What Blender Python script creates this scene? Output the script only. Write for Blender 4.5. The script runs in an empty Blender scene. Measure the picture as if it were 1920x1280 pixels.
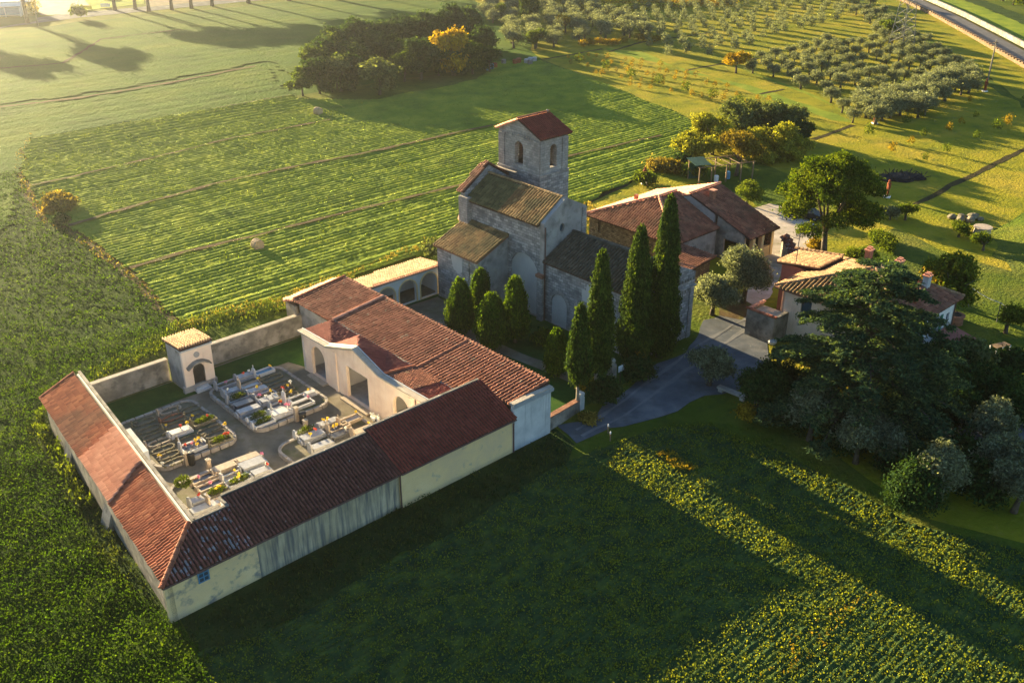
import bpy, math, random
import numpy as np
from mathutils import Vector, Matrix
from mathutils.geometry import tessellate_polygon

random.seed(7)
RNG = np.random.default_rng(7)
scene = bpy.context.scene
COL = scene.collection

# ------------------------------------------------------------------ camera
F_PX, PITCH, CAM_H = 1855.0, math.radians(26.9), 40.0
cam_data = bpy.data.cameras.new('camera')
cam_data.sensor_width = 36.0
cam_data.lens = F_PX / 1920.0 * 36.0
cam_data.clip_start = 1.0
cam_data.clip_end = 6000.0
cam = bpy.data.objects.new('camera', cam_data)
COL.objects.link(cam)
cam.location = (0, 0, CAM_H)
cam.rotation_euler = (math.pi / 2 - PITCH, 0, 0)
scene.camera = cam

# ------------------------------------------------------------------ sun, sky, exposure
SUN_EL = math.radians(10.0)
SUN_AZ = math.radians(-40.3)          # measured from +Y towards +X
world = bpy.data.worlds.new('World')
scene.world = world
world.use_nodes = True
wn = world.node_tree.nodes
wl = world.node_tree.links
wn.clear()
sky = wn.new('ShaderNodeTexSky')
sky.sky_type = 'NISHITA'
sky.sun_disc = False
sky.sun_elevation = SUN_EL
sky.sun_rotation = SUN_AZ
sky.air_density = 1.0
sky.dust_density = 0.6
sky.ozone_density = 2.6
bg = wn.new('ShaderNodeBackground')
bg.inputs['Strength'].default_value = 0.05
wo = wn.new('ShaderNodeOutputWorld')
wl.new(sky.outputs[0], bg.inputs['Color'])
wl.new(bg.outputs[0], wo.inputs['Surface'])

sun_data = bpy.data.lights.new('sun', 'SUN')
sun_data.energy = 5.0
sun_data.angle = math.radians(0.5)
sun_data.color = (1.0, 0.79, 0.44)
sun = bpy.data.objects.new('sun', sun_data)
COL.objects.link(sun)
sd = Vector((math.sin(SUN_AZ) * math.cos(SUN_EL), math.cos(SUN_AZ) * math.cos(SUN_EL), math.sin(SUN_EL)))
sun.rotation_euler = sd.to_track_quat('Z', 'Y').to_euler()
sun.location = sd * 300

vs = scene.view_settings
vs.view_transform = 'Standard'
vs.look = 'None'
vs.exposure = 2.68
vs.gamma = 1.0
vs.use_curve_mapping = False
scene.cycles.max_bounces = 6
scene.cycles.transparent_max_bounces = 6
scene.cycles.volume_bounces = 0

# ------------------------------------------------------------------ frames of the place
GA = math.radians(47.5)               # the buildings' long axis, seen from above
AX = (math.sin(GA), math.cos(GA))
BX = (-math.cos(GA), math.sin(GA))
ROT = math.radians(42.5)


def W(a, b):
    return (a * AX[0] + b * BX[0], a * AX[1] + b * BX[1])


def at(x, y, z=0.0):
    """ground point (or point at height z) that a surveyed position of the photograph stands for"""
    u = (x - 960) / F_PX
    v = -(y - 640) / F_PX
    dy = math.cos(PITCH) + v * math.sin(PITCH)
    dz = -math.sin(PITCH) + v * math.cos(PITCH)
    t = (z - CAM_H) / dz
    return (u * t, dy * t, z)


def ab(x, y, z=0.0):
    p = at(x, y, z)
    return (p[0] * AX[0] + p[1] * AX[1], p[0] * BX[0] + p[1] * BX[1])


# ------------------------------------------------------------------ value noise for the shapes
def _hash(ix, iy, iz, seed):
    h = (ix.astype(np.int64) * 374761393 + iy.astype(np.int64) * 668265263 + iz.astype(np.int64) * 2147483647 + seed * 1274126177) & 0xffffffff
    h = ((h ^ (h >> 13)) * 1274126177) & 0xffffffff
    return ((h ^ (h >> 16)) & 0xffff) / 65535.0


def vnoise(x, y, z=None, seed=0):
    x = np.asarray(x, float)
    y = np.asarray(y, float)
    z = np.zeros_like(x) if z is None else np.asarray(z, float)
    ix, iy, iz = np.floor(x), np.floor(y), np.floor(z)
    fx, fy, fz = x - ix, y - iy, z - iz
    fx, fy, fz = [f * f * (3 - 2 * f) for f in (fx, fy, fz)]
    r = 0
    for dx in (0, 1):
        for dy in (0, 1):
            for dz in (0, 1):
                w = (fx if dx else 1 - fx) * (fy if dy else 1 - fy) * (fz if dz else 1 - fz)
                r = r + w * _hash(ix + dx, iy + dy, iz + dz, seed)
    return r


# ------------------------------------------------------------------ materials
MATS = {}


def mk(name, stops, scale=1.0, detail=4, rough=0.9, bump=0.0, bscale=None, bdist=0.05, island=0.0, trans=0.0,
       stretch=(1, 1, 1), blot=None, bricks=None, spec=0.2, streak=None, metallic=0.0, transcol=None, islhue=0.0):
    m = bpy.data.materials.new(name)
    m.use_nodes = True
    N, L = m.node_tree.nodes, m.node_tree.links
    N.clear()
    out = N.new('ShaderNodeOutputMaterial')
    bs = N.new('ShaderNodeBsdfPrincipled')
    bs.inputs['Roughness'].default_value = rough
    bs.inputs['Specular IOR Level'].default_value = spec
    bs.inputs['Metallic'].default_value = metallic
    if name.split('_')[0] in ('grass', 'lawn', 'rough', 'court', 'crop', 'soil', 'ditch', 'leaf', 'gravel', 'path', 'pale') and 'metal' not in name:
        bs.inputs['Specular IOR Level'].default_value = 0.03
        bs.inputs['Roughness'].default_value = 1.0
    tc = N.new('ShaderNodeTexCoord')
    mp = N.new('ShaderNodeMapping')
    mp.inputs['Scale'].default_value = stretch
    L.new(tc.outputs['Object'], mp.inputs['Vector'])
    vec = mp.outputs[0]

    def noise(sc, det=4, v=None, rgh=0.6):
        n = N.new('ShaderNodeTexNoise')
        n.inputs['Scale'].default_value = sc
        n.inputs['Detail'].default_value = det
        n.inputs['Roughness'].default_value = rgh
        L.new(v or vec, n.inputs['Vector'])
        return n.outputs['Fac']

    def mix(fac, c1, c2, mode='MIX'):
        x = N.new('ShaderNodeMix')
        x.data_type = 'RGBA'
        x.blend_type = mode
        for s, i in ((fac, 0), (c1, 6), (c2, 7)):
            if isinstance(s, (int, float)):
                x.inputs[i].default_value = s
            elif isinstance(s, tuple):
                x.inputs[i].default_value = (*s[:3], 1)
            else:
                L.new(s, x.inputs[i])
        return x.outputs[2]

    def band(src, lo, hi, a=0.0, b=1.0):
        r = N.new('ShaderNodeMapRange')
        r.inputs['From Min'].default_value = lo
        r.inputs['From Max'].default_value = hi
        r.inputs['To Min'].default_value = a
        r.inputs['To Max'].default_value = b
        L.new(src, r.inputs['Value'])
        return r.outputs[0]

    ramp = N.new('ShaderNodeValToRGB')
    el = ramp.color_ramp.elements
    while len(el) > 1:
        el.remove(el[-1])
    el[0].position = stops[0][0]
    el[0].color = (*stops[0][1], 1)
    for p, c in stops[1:]:
        e = el.new(p)
        e.color = (*c, 1)
    src = band(noise(scale, detail), 0.3, 0.7)
    geo = None
    if island or islhue:
        geo = N.new('ShaderNodeNewGeometry')
    if islhue:
        mx = N.new('ShaderNodeMath')
        mx.operation = 'MULTIPLY_ADD'
        mx.inputs[1].default_value = 1 - islhue
        sub = N.new('ShaderNodeMath')
        sub.operation = 'MULTIPLY'
        sub.inputs[1].default_value = islhue
        L.new(geo.outputs['Random Per Island'], sub.inputs[0])
        L.new(src, mx.inputs[0])
        L.new(sub.outputs[0], mx.inputs[2])
        src = mx.outputs[0]
    L.new(src, ramp.inputs['Fac'])
    colr = ramp.outputs['Color']
    hsrc = None
    if bricks:
        # bricks = (width, height, mortar colour, joint size, random amount)
        sep = N.new('ShaderNodeSeparateXYZ')
        L.new(tc.outputs['Object'], sep.inputs[0])
        add = N.new('ShaderNodeMath')
        add.operation = 'ADD'
        L.new(sep.outputs[0], add.inputs[0])
        L.new(sep.outputs[1], add.inputs[1])
        cb = N.new('ShaderNodeCombineXYZ')
        L.new(add.outputs[0], cb.inputs[0])
        L.new(sep.outputs[2], cb.inputs[1])
        dist = N.new('ShaderNodeVectorMath')
        dist.operation = 'ADD'
        nz = N.new('ShaderNodeTexNoise')
        nz.inputs['Scale'].default_value = 2.5
        L.new(tc.outputs['Object'], nz.inputs['Vector'])
        sc2 = N.new('ShaderNodeVectorMath')
        sc2.operation = 'SCALE'
        sc2.inputs['Scale'].default_value = 0.12
        L.new(nz.outputs['Color'], sc2.inputs[0])
        L.new(cb.outputs[0], dist.inputs[0])
        L.new(sc2.outputs[0], dist.inputs[1])
        br = N.new('ShaderNodeTexBrick')
        br.inputs['Scale'].default_value = 1.0
        br.inputs['Brick Width'].default_value = bricks[0]
        br.inputs['Row Height'].default_value = bricks[1]
        br.inputs['Mortar Size'].default_value = bricks[3]
        br.inputs['Mortar Smooth'].default_value = 0.4
        br.inputs['Color1'].default_value = (1 - bricks[4], 1 - bricks[4], 1 - bricks[4], 1)
        br.inputs['Color2'].default_value = (1 + bricks[4] * 0.6, 1 + bricks[4] * 0.55, 1 + bricks[4] * 0.5, 1)
        br.inputs['Mortar'].default_value = (*bricks[2], 1)
        L.new(dist.outputs[0], br.inputs['Vector'])
        colr = mix(1.0, colr, br.outputs['Color'], 'MULTIPLY')
        hsrc = br.outputs['Fac']
    if blot:
        for (bc, bs_, lo, hi, amt) in blot:
            f = band(noise(bs_, 5), lo, hi, 0, amt)
            colr = mix(f, colr, bc)
    if streak:
        # rain streaks down a wall: streak = (colour, lo, hi, amount)
        m2 = N.new('ShaderNodeMapping')
        m2.inputs['Scale'].default_value = (3.0, 3.0, 0.22)
        L.new(tc.outputs['Object'], m2.inputs['Vector'])
        f = band(noise(1.2, 5, m2.outputs[0]), streak[1], streak[2], 0, streak[3])
        colr = mix(f, colr, streak[0])
    if island:
        mr = band(geo.outputs['Random Per Island'], 0, 1, 1 - island, 1 + island)
        cmb = N.new('ShaderNodeCombineColor')
        for i in range(3):
            L.new(mr, cmb.inputs[i])
        colr = mix(1.0, colr, cmb.outputs[0], 'MULTIPLY')
    L.new(colr, bs.inputs['Base Color'])
    if bump:
        b = N.new('ShaderNodeBump')
        b.inputs['Strength'].default_value = bump
        b.inputs['Distance'].default_value = bdist
        h = noise(bscale or scale * 6, 4)
        if hsrc is not None:
            mm = N.new('ShaderNodeMath')
            mm.operation = 'MULTIPLY_ADD'
            mm.inputs[1].default_value = -0.8
            L.new(hsrc, mm.inputs[0])
            L.new(h, mm.inputs[2])
            h = mm.outputs[0]
        L.new(h, b.inputs['Height'])
        L.new(b.outputs[0], bs.inputs['Normal'])
    if trans:
        tr = N.new('ShaderNodeBsdfTranslucent')
        tcol = mix(1.0, colr, transcol or (1.5, 1.45, 0.55), 'MULTIPLY')
        L.new(tcol, tr.inputs['Color'])
        ms = N.new('ShaderNodeMixShader')
        ms.inputs[0].default_value = trans
        L.new(bs.outputs[0], ms.inputs[1])
        L.new(tr.outputs[0], ms.inputs[2])
        L.new(ms.outputs[0], out.inputs['Surface'])
    else:
        L.new(bs.outputs[0], out.inputs['Surface'])
    MATS[name] = m
    return m


# ground cover
mk('grass', [(0, (.045, .075, .010)), (.5, (.085, .120, .014)), (1, (.16, .165, .024))], .12, 6, bump=.9, bscale=3.2, bdist=.25, blot=[((.17, .14, .05), .05, .5, .7, .55), ((.035, .065, .018), .9, .5, .7, .6)])
mk('lawn', [(0, (.14, .165, .012)), (.5, (.25, .23, .018)), (1, (.36, .27, .035))], .10, 6, bump=.8, bscale=2.6, bdist=.2, blot=[((.065, .10, .02), .35, .5, .68, .6), ((.24, .19, .07), 1.6, .55, .75, .4)])
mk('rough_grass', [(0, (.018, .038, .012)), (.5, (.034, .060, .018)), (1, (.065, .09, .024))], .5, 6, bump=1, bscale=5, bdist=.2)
mk('court_grass', [(0, (.02, .06, .014)), (.6, (.034, .085, .018)), (1, (.055, .105, .02))], .7, 6, bump=.5, bscale=8, bdist=.05)
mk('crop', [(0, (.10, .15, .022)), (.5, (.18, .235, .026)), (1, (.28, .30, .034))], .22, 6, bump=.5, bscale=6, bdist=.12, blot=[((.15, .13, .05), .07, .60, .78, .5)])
mk('crop_pale', [(0, (.034, .082, .010)), (.5, (.058, .112, .012)), (1, (.095, .135, .016))], .07, 6, bump=.8, bscale=1.6, bdist=.3, stretch=(1, 1, 1), blot=[((.06, .085, .02), .25, .5, .7, .5)])
mk('crop_dark', [(0, (.008, .030, .020)), (.5, (.016, .048, .026)), (1, (.035, .07, .03))], .3, 6, bump=.8, bscale=4, bdist=.2)
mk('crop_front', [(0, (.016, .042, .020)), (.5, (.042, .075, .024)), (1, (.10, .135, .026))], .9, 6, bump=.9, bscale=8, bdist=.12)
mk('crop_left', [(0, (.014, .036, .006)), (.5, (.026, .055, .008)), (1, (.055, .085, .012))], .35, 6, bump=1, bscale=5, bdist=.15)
mk('track_gravel', [(0, (.12, .125, .135)), (1, (.20, .20, .205))], .8, 6, bump=.5, bscale=10)
mk('soil', [(0, (.07, .05, .028)), (.5, (.12, .085, .045)), (1, (.19, .14, .07))], .8, 6, bump=.7, bscale=6, bdist=.08, blot=[((.07, .09, .02), .8, .5, .65, .7)])
mk('ditch', [(0, (.03, .028, .014)), (1, (.075, .06, .028))], 1.2, 5, bump=.8, bscale=5, bdist=.1)
mk('gravel', [(0, (.075, .085, .10)), (.5, (.115, .125, .14)), (1, (.19, .19, .195))], .4, 7, bump=.5, bscale=14, bdist=.04, blot=[((.07, .07, .065), .5, .5, .7, .6)])
mk('pale_gravel', [(0, (.34, .28, .22)), (1, (.58, .5, .42))], .5, 7, bump=.5, bscale=12, bdist=.05, blot=[((.14, .15, .05), .6, .55, .72, .7)])
mk('path_gravel', [(0, (.14, .12, .09)), (.5, (.20, .17, .125)), (1, (.27, .235, .18))], .6, 7, bump=.35, bscale=18, bdist=.03, blot=[((.10, .10, .035), .5, .52, .7, .55)])
mk('asphalt', [(0, (.07, .068, .07)), (1, (.12, .115, .12))], .4, 5, bump=.2, bscale=10, bdist=.02)
mk('plot_earth', [(0, (.11, .095, .065)), (.5, (.155, .135, .09)), (1, (.21, .18, .13))], .9, 6, bump=.5, bscale=14, bdist=.04, blot=[((.09, .10, .03), .7, .5, .65, .7)])
# walls
mk('plaster_cream', [(0, (.68, .50, .29)), (.6, (.80, .58, .28)), (1, (.84, .63, .33))], .5, 5, bump=.12, bscale=12, blot=[((.30, .29, .26), 1.1, .60, .72, .7)])
mk('plaster_peeling', [(0, (.64, .48, .29)), (.6, (.78, .57, .28)), (1, (.82, .62, .33))], .6, 5, bump=.25, bscale=8, blot=[((.20, .20, .19), 1.3, .52, .66, .9)])
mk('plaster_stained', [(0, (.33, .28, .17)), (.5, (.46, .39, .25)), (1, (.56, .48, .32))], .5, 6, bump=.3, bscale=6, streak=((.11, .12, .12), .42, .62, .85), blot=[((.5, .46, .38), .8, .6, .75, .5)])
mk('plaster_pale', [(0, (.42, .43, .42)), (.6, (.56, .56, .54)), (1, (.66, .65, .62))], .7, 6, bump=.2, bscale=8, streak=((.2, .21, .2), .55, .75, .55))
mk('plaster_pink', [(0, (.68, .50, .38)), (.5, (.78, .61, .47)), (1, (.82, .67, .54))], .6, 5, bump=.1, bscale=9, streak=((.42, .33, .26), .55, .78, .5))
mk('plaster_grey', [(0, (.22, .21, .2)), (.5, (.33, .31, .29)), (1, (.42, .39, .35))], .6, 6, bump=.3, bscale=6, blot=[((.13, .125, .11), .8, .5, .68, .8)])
mk('plaster_white', [(0, (.66, .63, .59)), (1, (.80, .77, .73))], .5, 4, bump=.1, bscale=8, streak=((.45, .44, .42), .6, .8, .4))
mk('stone_church', [(0, (.22, .215, .215)), (.5, (.32, .31, .305)), (1, (.43, .41, .39))], 1.2, 6, bump=.6, bscale=6, bdist=.06, bricks=(.55, .27, (.50, .49, .49), .026, .42), blot=[((.44, .43, .42), .5, .58, .72, .5), ((.13, .14, .14), .9, .56, .74, .7)])
mk('stone_tower', [(0, (.25, .235, .22)), (.5, (.34, .32, .30)), (1, (.42, .395, .36))], 1.0, 6, bump=.5, bscale=7, bdist=.05, bricks=(.45, .24, (.6, .58, .56), .018, .22), blot=[((.15, .155, .16), .8, .55, .75, .6)])
mk('rubble', [(0, (.14, .085, .05)), (.5, (.26, .17, .10)), (1, (.38, .27, .17))], 3.5, 4, bump=.9, bscale=5, bdist=.1, bricks=(.42, .2, (.5, .45, .4), .03, .4))
mk('brick_wall', [(0, (.26, .12, .075)), (1, (.38, .19, .12))], 2.0, 4, bump=.4, bscale=6, bricks=(.26, .09, (.8, .75, .7), .012, .25))
mk('red_render', [(0, (.30, .10, .075)), (1, (.40, .16, .12))], .8, 4, bump=.1)
mk('wall_old', [(0, (.12, .105, .09)), (.5, (.22, .195, .16)), (1, (.34, .30, .25))], .9, 6, bump=.5, bscale=6, blot=[((.42, .37, .31), .7, .5, .65, .7), ((.07, .07, .06), 1.1, .55, .7, .7)])
mk('coping', [(0, (.32, .27, .21)), (1, (.48, .41, .33))], 1.5, 5, bump=.4, bscale=8)
mk('render_patch', [(0, (.42, .40, .38)), (1, (.52, .50, .47))], .6, 4, bump=.1)
# roofs
def roofmat(n, cols, blot=None, isl=.3):
    return mk(n, [(0, cols[0]), (.5, cols[1]), (1, cols[2])], .9, 5, bump=.3, bscale=9, island=isl * .6, islhue=.35, blot=blot)


mk('pan_tile_shade', [(0, (.05, .026, .02)), (1, (.10, .05, .035))], 1.5, 4, bump=.3)  # dark pans: shade between the ribs is put into the colour
roofmat('tile_orange', ((.19, .05, .03), (.33, .095, .048), (.47, .17, .085)), [((.13, .07, .05), .22, .52, .62, .55)])
roofmat('tile_salmon', ((.50, .20, .125), (.60, .27, .17), (.68, .35, .23)), isl=.12)  # own colour on the left wing; stands in for sunlight on sun-facing slopes
roofmat('tile_mottled', ((.13, .045, .036), (.19, .065, .05), (.25, .10, .08)), [((.26, .27, .30), 1.9, .55, .60, .75)])
roofmat('tile_brown', ((.095, .036, .03), (.14, .05, .04), (.19, .075, .058)), [((.26, .25, .24), 2.6, .68, .72, .7)], .2)
roofmat('tile_red', ((.17, .036, .026), (.215, .048, .034), (.27, .065, .045)), isl=.14)
roofmat('tile_main', ((.16, .06, .04), (.24, .09, .055), (.34, .14, .085)), [((.34, .29, .2), 1.6, .62, .68, .5)])
roofmat('tile_flat_red', ((.19, .045, .032), (.24, .06, .042), (.29, .08, .055)), isl=.12)
roofmat('tile_church', ((.17, .10, .05), (.26, .16, .07), (.37, .24, .11)), [((.07, .075, .04), .35, .48, .6, .7)])
roofmat('tile_olive', ((.075, .07, .035), (.12, .11, .05), (.17, .145, .07)), isl=.25)
roofmat('tile_nave', ((.055, .05, .04), (.085, .075, .055), (.12, .10, .075)), [((.22, .23, .2), 2.2, .62, .68, .6)])
roofmat('tile_farm', ((.17, .07, .045), (.26, .11, .07), (.36, .17, .10)), [((.14, .10, .07), .5, .5, .65, .5)])
roofmat('tile_lichen', ((.15, .08, .045), (.22, .125, .065), (.30, .19, .105)), [((.30, .24, .12), 1.2, .55, .68, .4)])
# foliage
def leafmat(n, c, tr=.35, tcol=(1.6, 1.5, .5), isl=.35):
    return mk(n, [(0, c[0]), (.5, c[1]), (1, c[2])], .35, 3, rough=.75, island=isl, islhue=.5, trans=tr, transcol=tcol, spec=.25)


leafmat('leaf_cypress', ((.016, .038, .008), (.036, .068, .011), (.085, .115, .016)), .3, (2.0, 1.8, .5))
leafmat('leaf_thuja', ((.022, .052, .005), (.05, .095, .007), (.12, .16, .010)), .35, (2.0, 1.8, .4))
leafmat('leaf_cedar', ((.018, .045, .028), (.05, .09, .042), (.15, .18, .055)), .35, (2.2, 2.0, .6))
leafmat('leaf_pine', ((.022, .052, .006), (.055, .09, .008), (.14, .16, .014)), .35, (2.0, 1.8, .4))
leafmat('leaf_olive', ((.085, .105, .06), (.15, .17, .10), (.25, .26, .165)), .4, (1.5, 1.45, .8))
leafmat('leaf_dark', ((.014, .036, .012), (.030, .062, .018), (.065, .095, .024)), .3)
leafmat('leaf_mid', ((.04, .07, .010), (.08, .115, .014), (.15, .17, .022)), .4)
leafmat('leaf_yellow', ((.14, .12, .014), (.28, .20, .018), (.42, .29, .025)), .4, (1.3, 1.15, .5))
leafmat('leaf_gold', ((.22, .15, .010), (.40, .27, .012), (.55, .38, .016)), .35, (1.2, 1.1, .5))
leafmat('leaf_willow', ((.06, .085, .03), (.10, .125, .05), (.15, .17, .07)), .35)
leafmat('leaf_cane', ((.13, .15, .02), (.22, .225, .03), (.33, .31, .05)), .4)
leafmat('leaf_copse', ((.026, .05, .010), (.055, .09, .014), (.11, .14, .022)), .35)
leafmat('leaf_rust', ((.085, .07, .018), (.16, .125, .022), (.25, .19, .03)), .35)
leafmat('leaf_crop', ((.022, .055, .006), (.042, .085, .008), (.08, .12, .010)), .4, (1.5, 1.45, .4), .15)
leafmat('leaf_field', ((.12, .17, .02), (.18, .235, .022), (.26, .29, .026)), .3, (1.3, 1.25, .5), .18)
leafmat('leaf_front', ((.065, .10, .024), (.12, .16, .026), (.21, .235, .03)), .4, (2.2, 1.8, .3), .15)
leafmat('leaf_weed', ((.022, .042, .012), (.042, .066, .016), (.085, .10, .024)), .35)
leafmat('leaf_straw', ((.16, .13, .03), (.26, .20, .04), (.36, .28, .07)), .4, (1.3, 1.2, .6))
mk('bark', [(0, (.06, .045, .032)), (1, (.14, .11, .08))], 3, 5, bump=.8, bscale=8, bdist=.05)
mk('bark_pale', [(0, (.16, .13, .10)), (1, (.30, .26, .21))], 3, 5, bump=.8, bscale=8, bdist=.05)
# small things
mk('marble', [(0, (.46, .45, .44)), (1, (.62, .61, .60))], 2, 5, rough=.45, spec=.4)
mk('marble_grey', [(0, (.26, .26, .27)), (1, (.40, .40, .41))], 3, 5, rough=.4, spec=.4)
mk('granite_dark', [(0, (.05, .05, .055)), (1, (.10, .10, .11))], 6, 5, rough=.3, spec=.5)
mk('travertine', [(0, (.34, .27, .20)), (1, (.48, .39, .30))], 2.5, 5, rough=.7, bump=.2)
mk('grave_stone', [(0, (.13, .115, .08)), (1, (.25, .21, .145))], 2.5, 5, bump=.4, blot=[((.14, .14, .05), 2, .5, .65, .7)])
mk('kerb_stone', [(0, (.26, .23, .20)), (.5, (.35, .31, .27)), (1, (.46, .41, .36))], 1.6, 6, bump=.3, bscale=8)
mk('metal_dark', [(0, (.03, .03, .032)), (1, (.05, .05, .052))], 2, 3, rough=.5, metallic=.4)
mk('copper_pipe', [(0, (.10, .055, .045)), (1, (.16, .09, .07))], 2, 3, rough=.5)
mk('zinc', [(0, (.30, .32, .34)), (1, (.42, .44, .46))], 2, 3, rough=.5, metallic=.3)
mk('dark_inside', [(0, (.02, .018, .016)), (1, (.035, .03, .028))], 2, 3)
mk('glass', [(0, (.03, .06, .08)), (1, (.05, .09, .12))], 1, 2, rough=.12, spec=.6)
mk('blue_paint', [(0, (.07, .20, .32)), (1, (.10, .26, .40))], 2, 3, rough=.5)
mk('green_paint', [(0, (.02, .12, .08)), (1, (.03, .16, .11))], 2, 3, rough=.5)
mk('wood', [(0, (.14, .09, .055)), (1, (.26, .18, .11))], 3, 4, bump=.3, stretch=(1, 1, .2))
mk('wood_dark', [(0, (.04, .03, .025)), (1, (.08, .055, .04))], 3, 4, bump=.3)
mk('rust', [(0, (.20, .05, .02)), (1, (.34, .09, .04))], 4, 5, bump=.3)
mk('white_paint', [(0, (.72, .72, .72)), (1, (.80, .80, .80))], 2, 3, rough=.5)
mk('pale_metal', [(0, (.14, .13, .12)), (1, (.22, .21, .19))], 2, 3, rough=.7)
mk('hay', [(0, (.30, .20, .11)), (.5, (.44, .31, .18)), (1, (.58, .43, .27))], 5, 6, bump=.8, bscale=14, bdist=.05, stretch=(1, .4, 1))
mk('red_flower', [(0, (.5, .03, .02)), (1, (.7, .10, .05))], 8, 3, island=.3)
mk('pink_flower', [(0, (.6, .12, .2)), (1, (.75, .3, .38))], 8, 3, island=.3)
mk('yellow_flower', [(0, (.7, .42, .02)), (1, (.85, .6, .05))], 8, 3, island=.3)
mk('white_flower', [(0, (.7, .66, .5)), (1, (.8, .78, .7))], 8, 3, island=.2)
mk('tarp_green', [(0, (.015, .06, .045)), (1, (.03, .10, .075))], 1, 3)
mk('burnt', [(0, (.01, .01, .012)), (1, (.035, .03, .03))], 2, 5, bump=1, bscale=4, bdist=.2)
mk('loculus', [(0, (.40, .36, .33)), (1, (.6, .56, .52))], 3, 3, rough=.5, island=.25)


# ------------------------------------------------------------------ objects
def tag(o, label=None, cat=None, group=None, kind=None):
    if label: o['label'] = label
    if cat: o['category'] = cat
    if group: o['group'] = group
    if kind: o['kind'] = kind
    return o


def empty(name, loc, rz=0.0, label=None, cat=None, group=None, scale=None):
    o = bpy.data.objects.new(name, None)
    o.empty_display_size = .3
    COL.objects.link(o)
    o.location = loc
    o.rotation_euler = (0, 0, rz)
    if scale: o.scale = scale if isinstance(scale, tuple) else (scale,) * 3
    return tag(o, label, cat, group)


def copy_tree(o, parent=None):
    c = o.copy()
    COL.objects.link(c)
    if parent: c.parent = parent
    for ch in list(o.children):
        copy_tree(ch, c)
    return c


def np_mesh(name, verts, quads, mat, smooth=False):
    """verts (n,3), quads (m,4) or (m,3) -> mesh data"""
    me = bpy.data.meshes.new(name)
    verts = np.ascontiguousarray(verts, dtype=np.float32)
    quads = np.ascontiguousarray(quads, dtype=np.int32)
    k = quads.shape[1]
    me.vertices.add(len(verts))
    me.vertices.foreach_set('co', verts.ravel())
    me.loops.add(quads.size)
    me.loops.foreach_set('vertex_index', quads.ravel())
    me.polygons.add(len(quads))
    me.polygons.foreach_set('loop_start', np.arange(0, quads.size, k, dtype=np.int32))
    me.polygons.foreach_set('loop_total', np.full(len(quads), k, dtype=np.int32))
    if smooth:
        me.polygons.foreach_set('use_smooth', np.ones(len(quads), dtype=bool))
    me.update(calc_edges=True)
    me.materials.append(MATS[mat])
    return me


def link(name, me, parent=None, loc=None, rz=None):
    o = bpy.data.objects.new(name, me)
    COL.objects.link(o)
    if parent: o.parent = parent
    if loc: o.location = loc
    if rz is not None: o.rotation_euler = (0, 0, rz)
    return o


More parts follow.
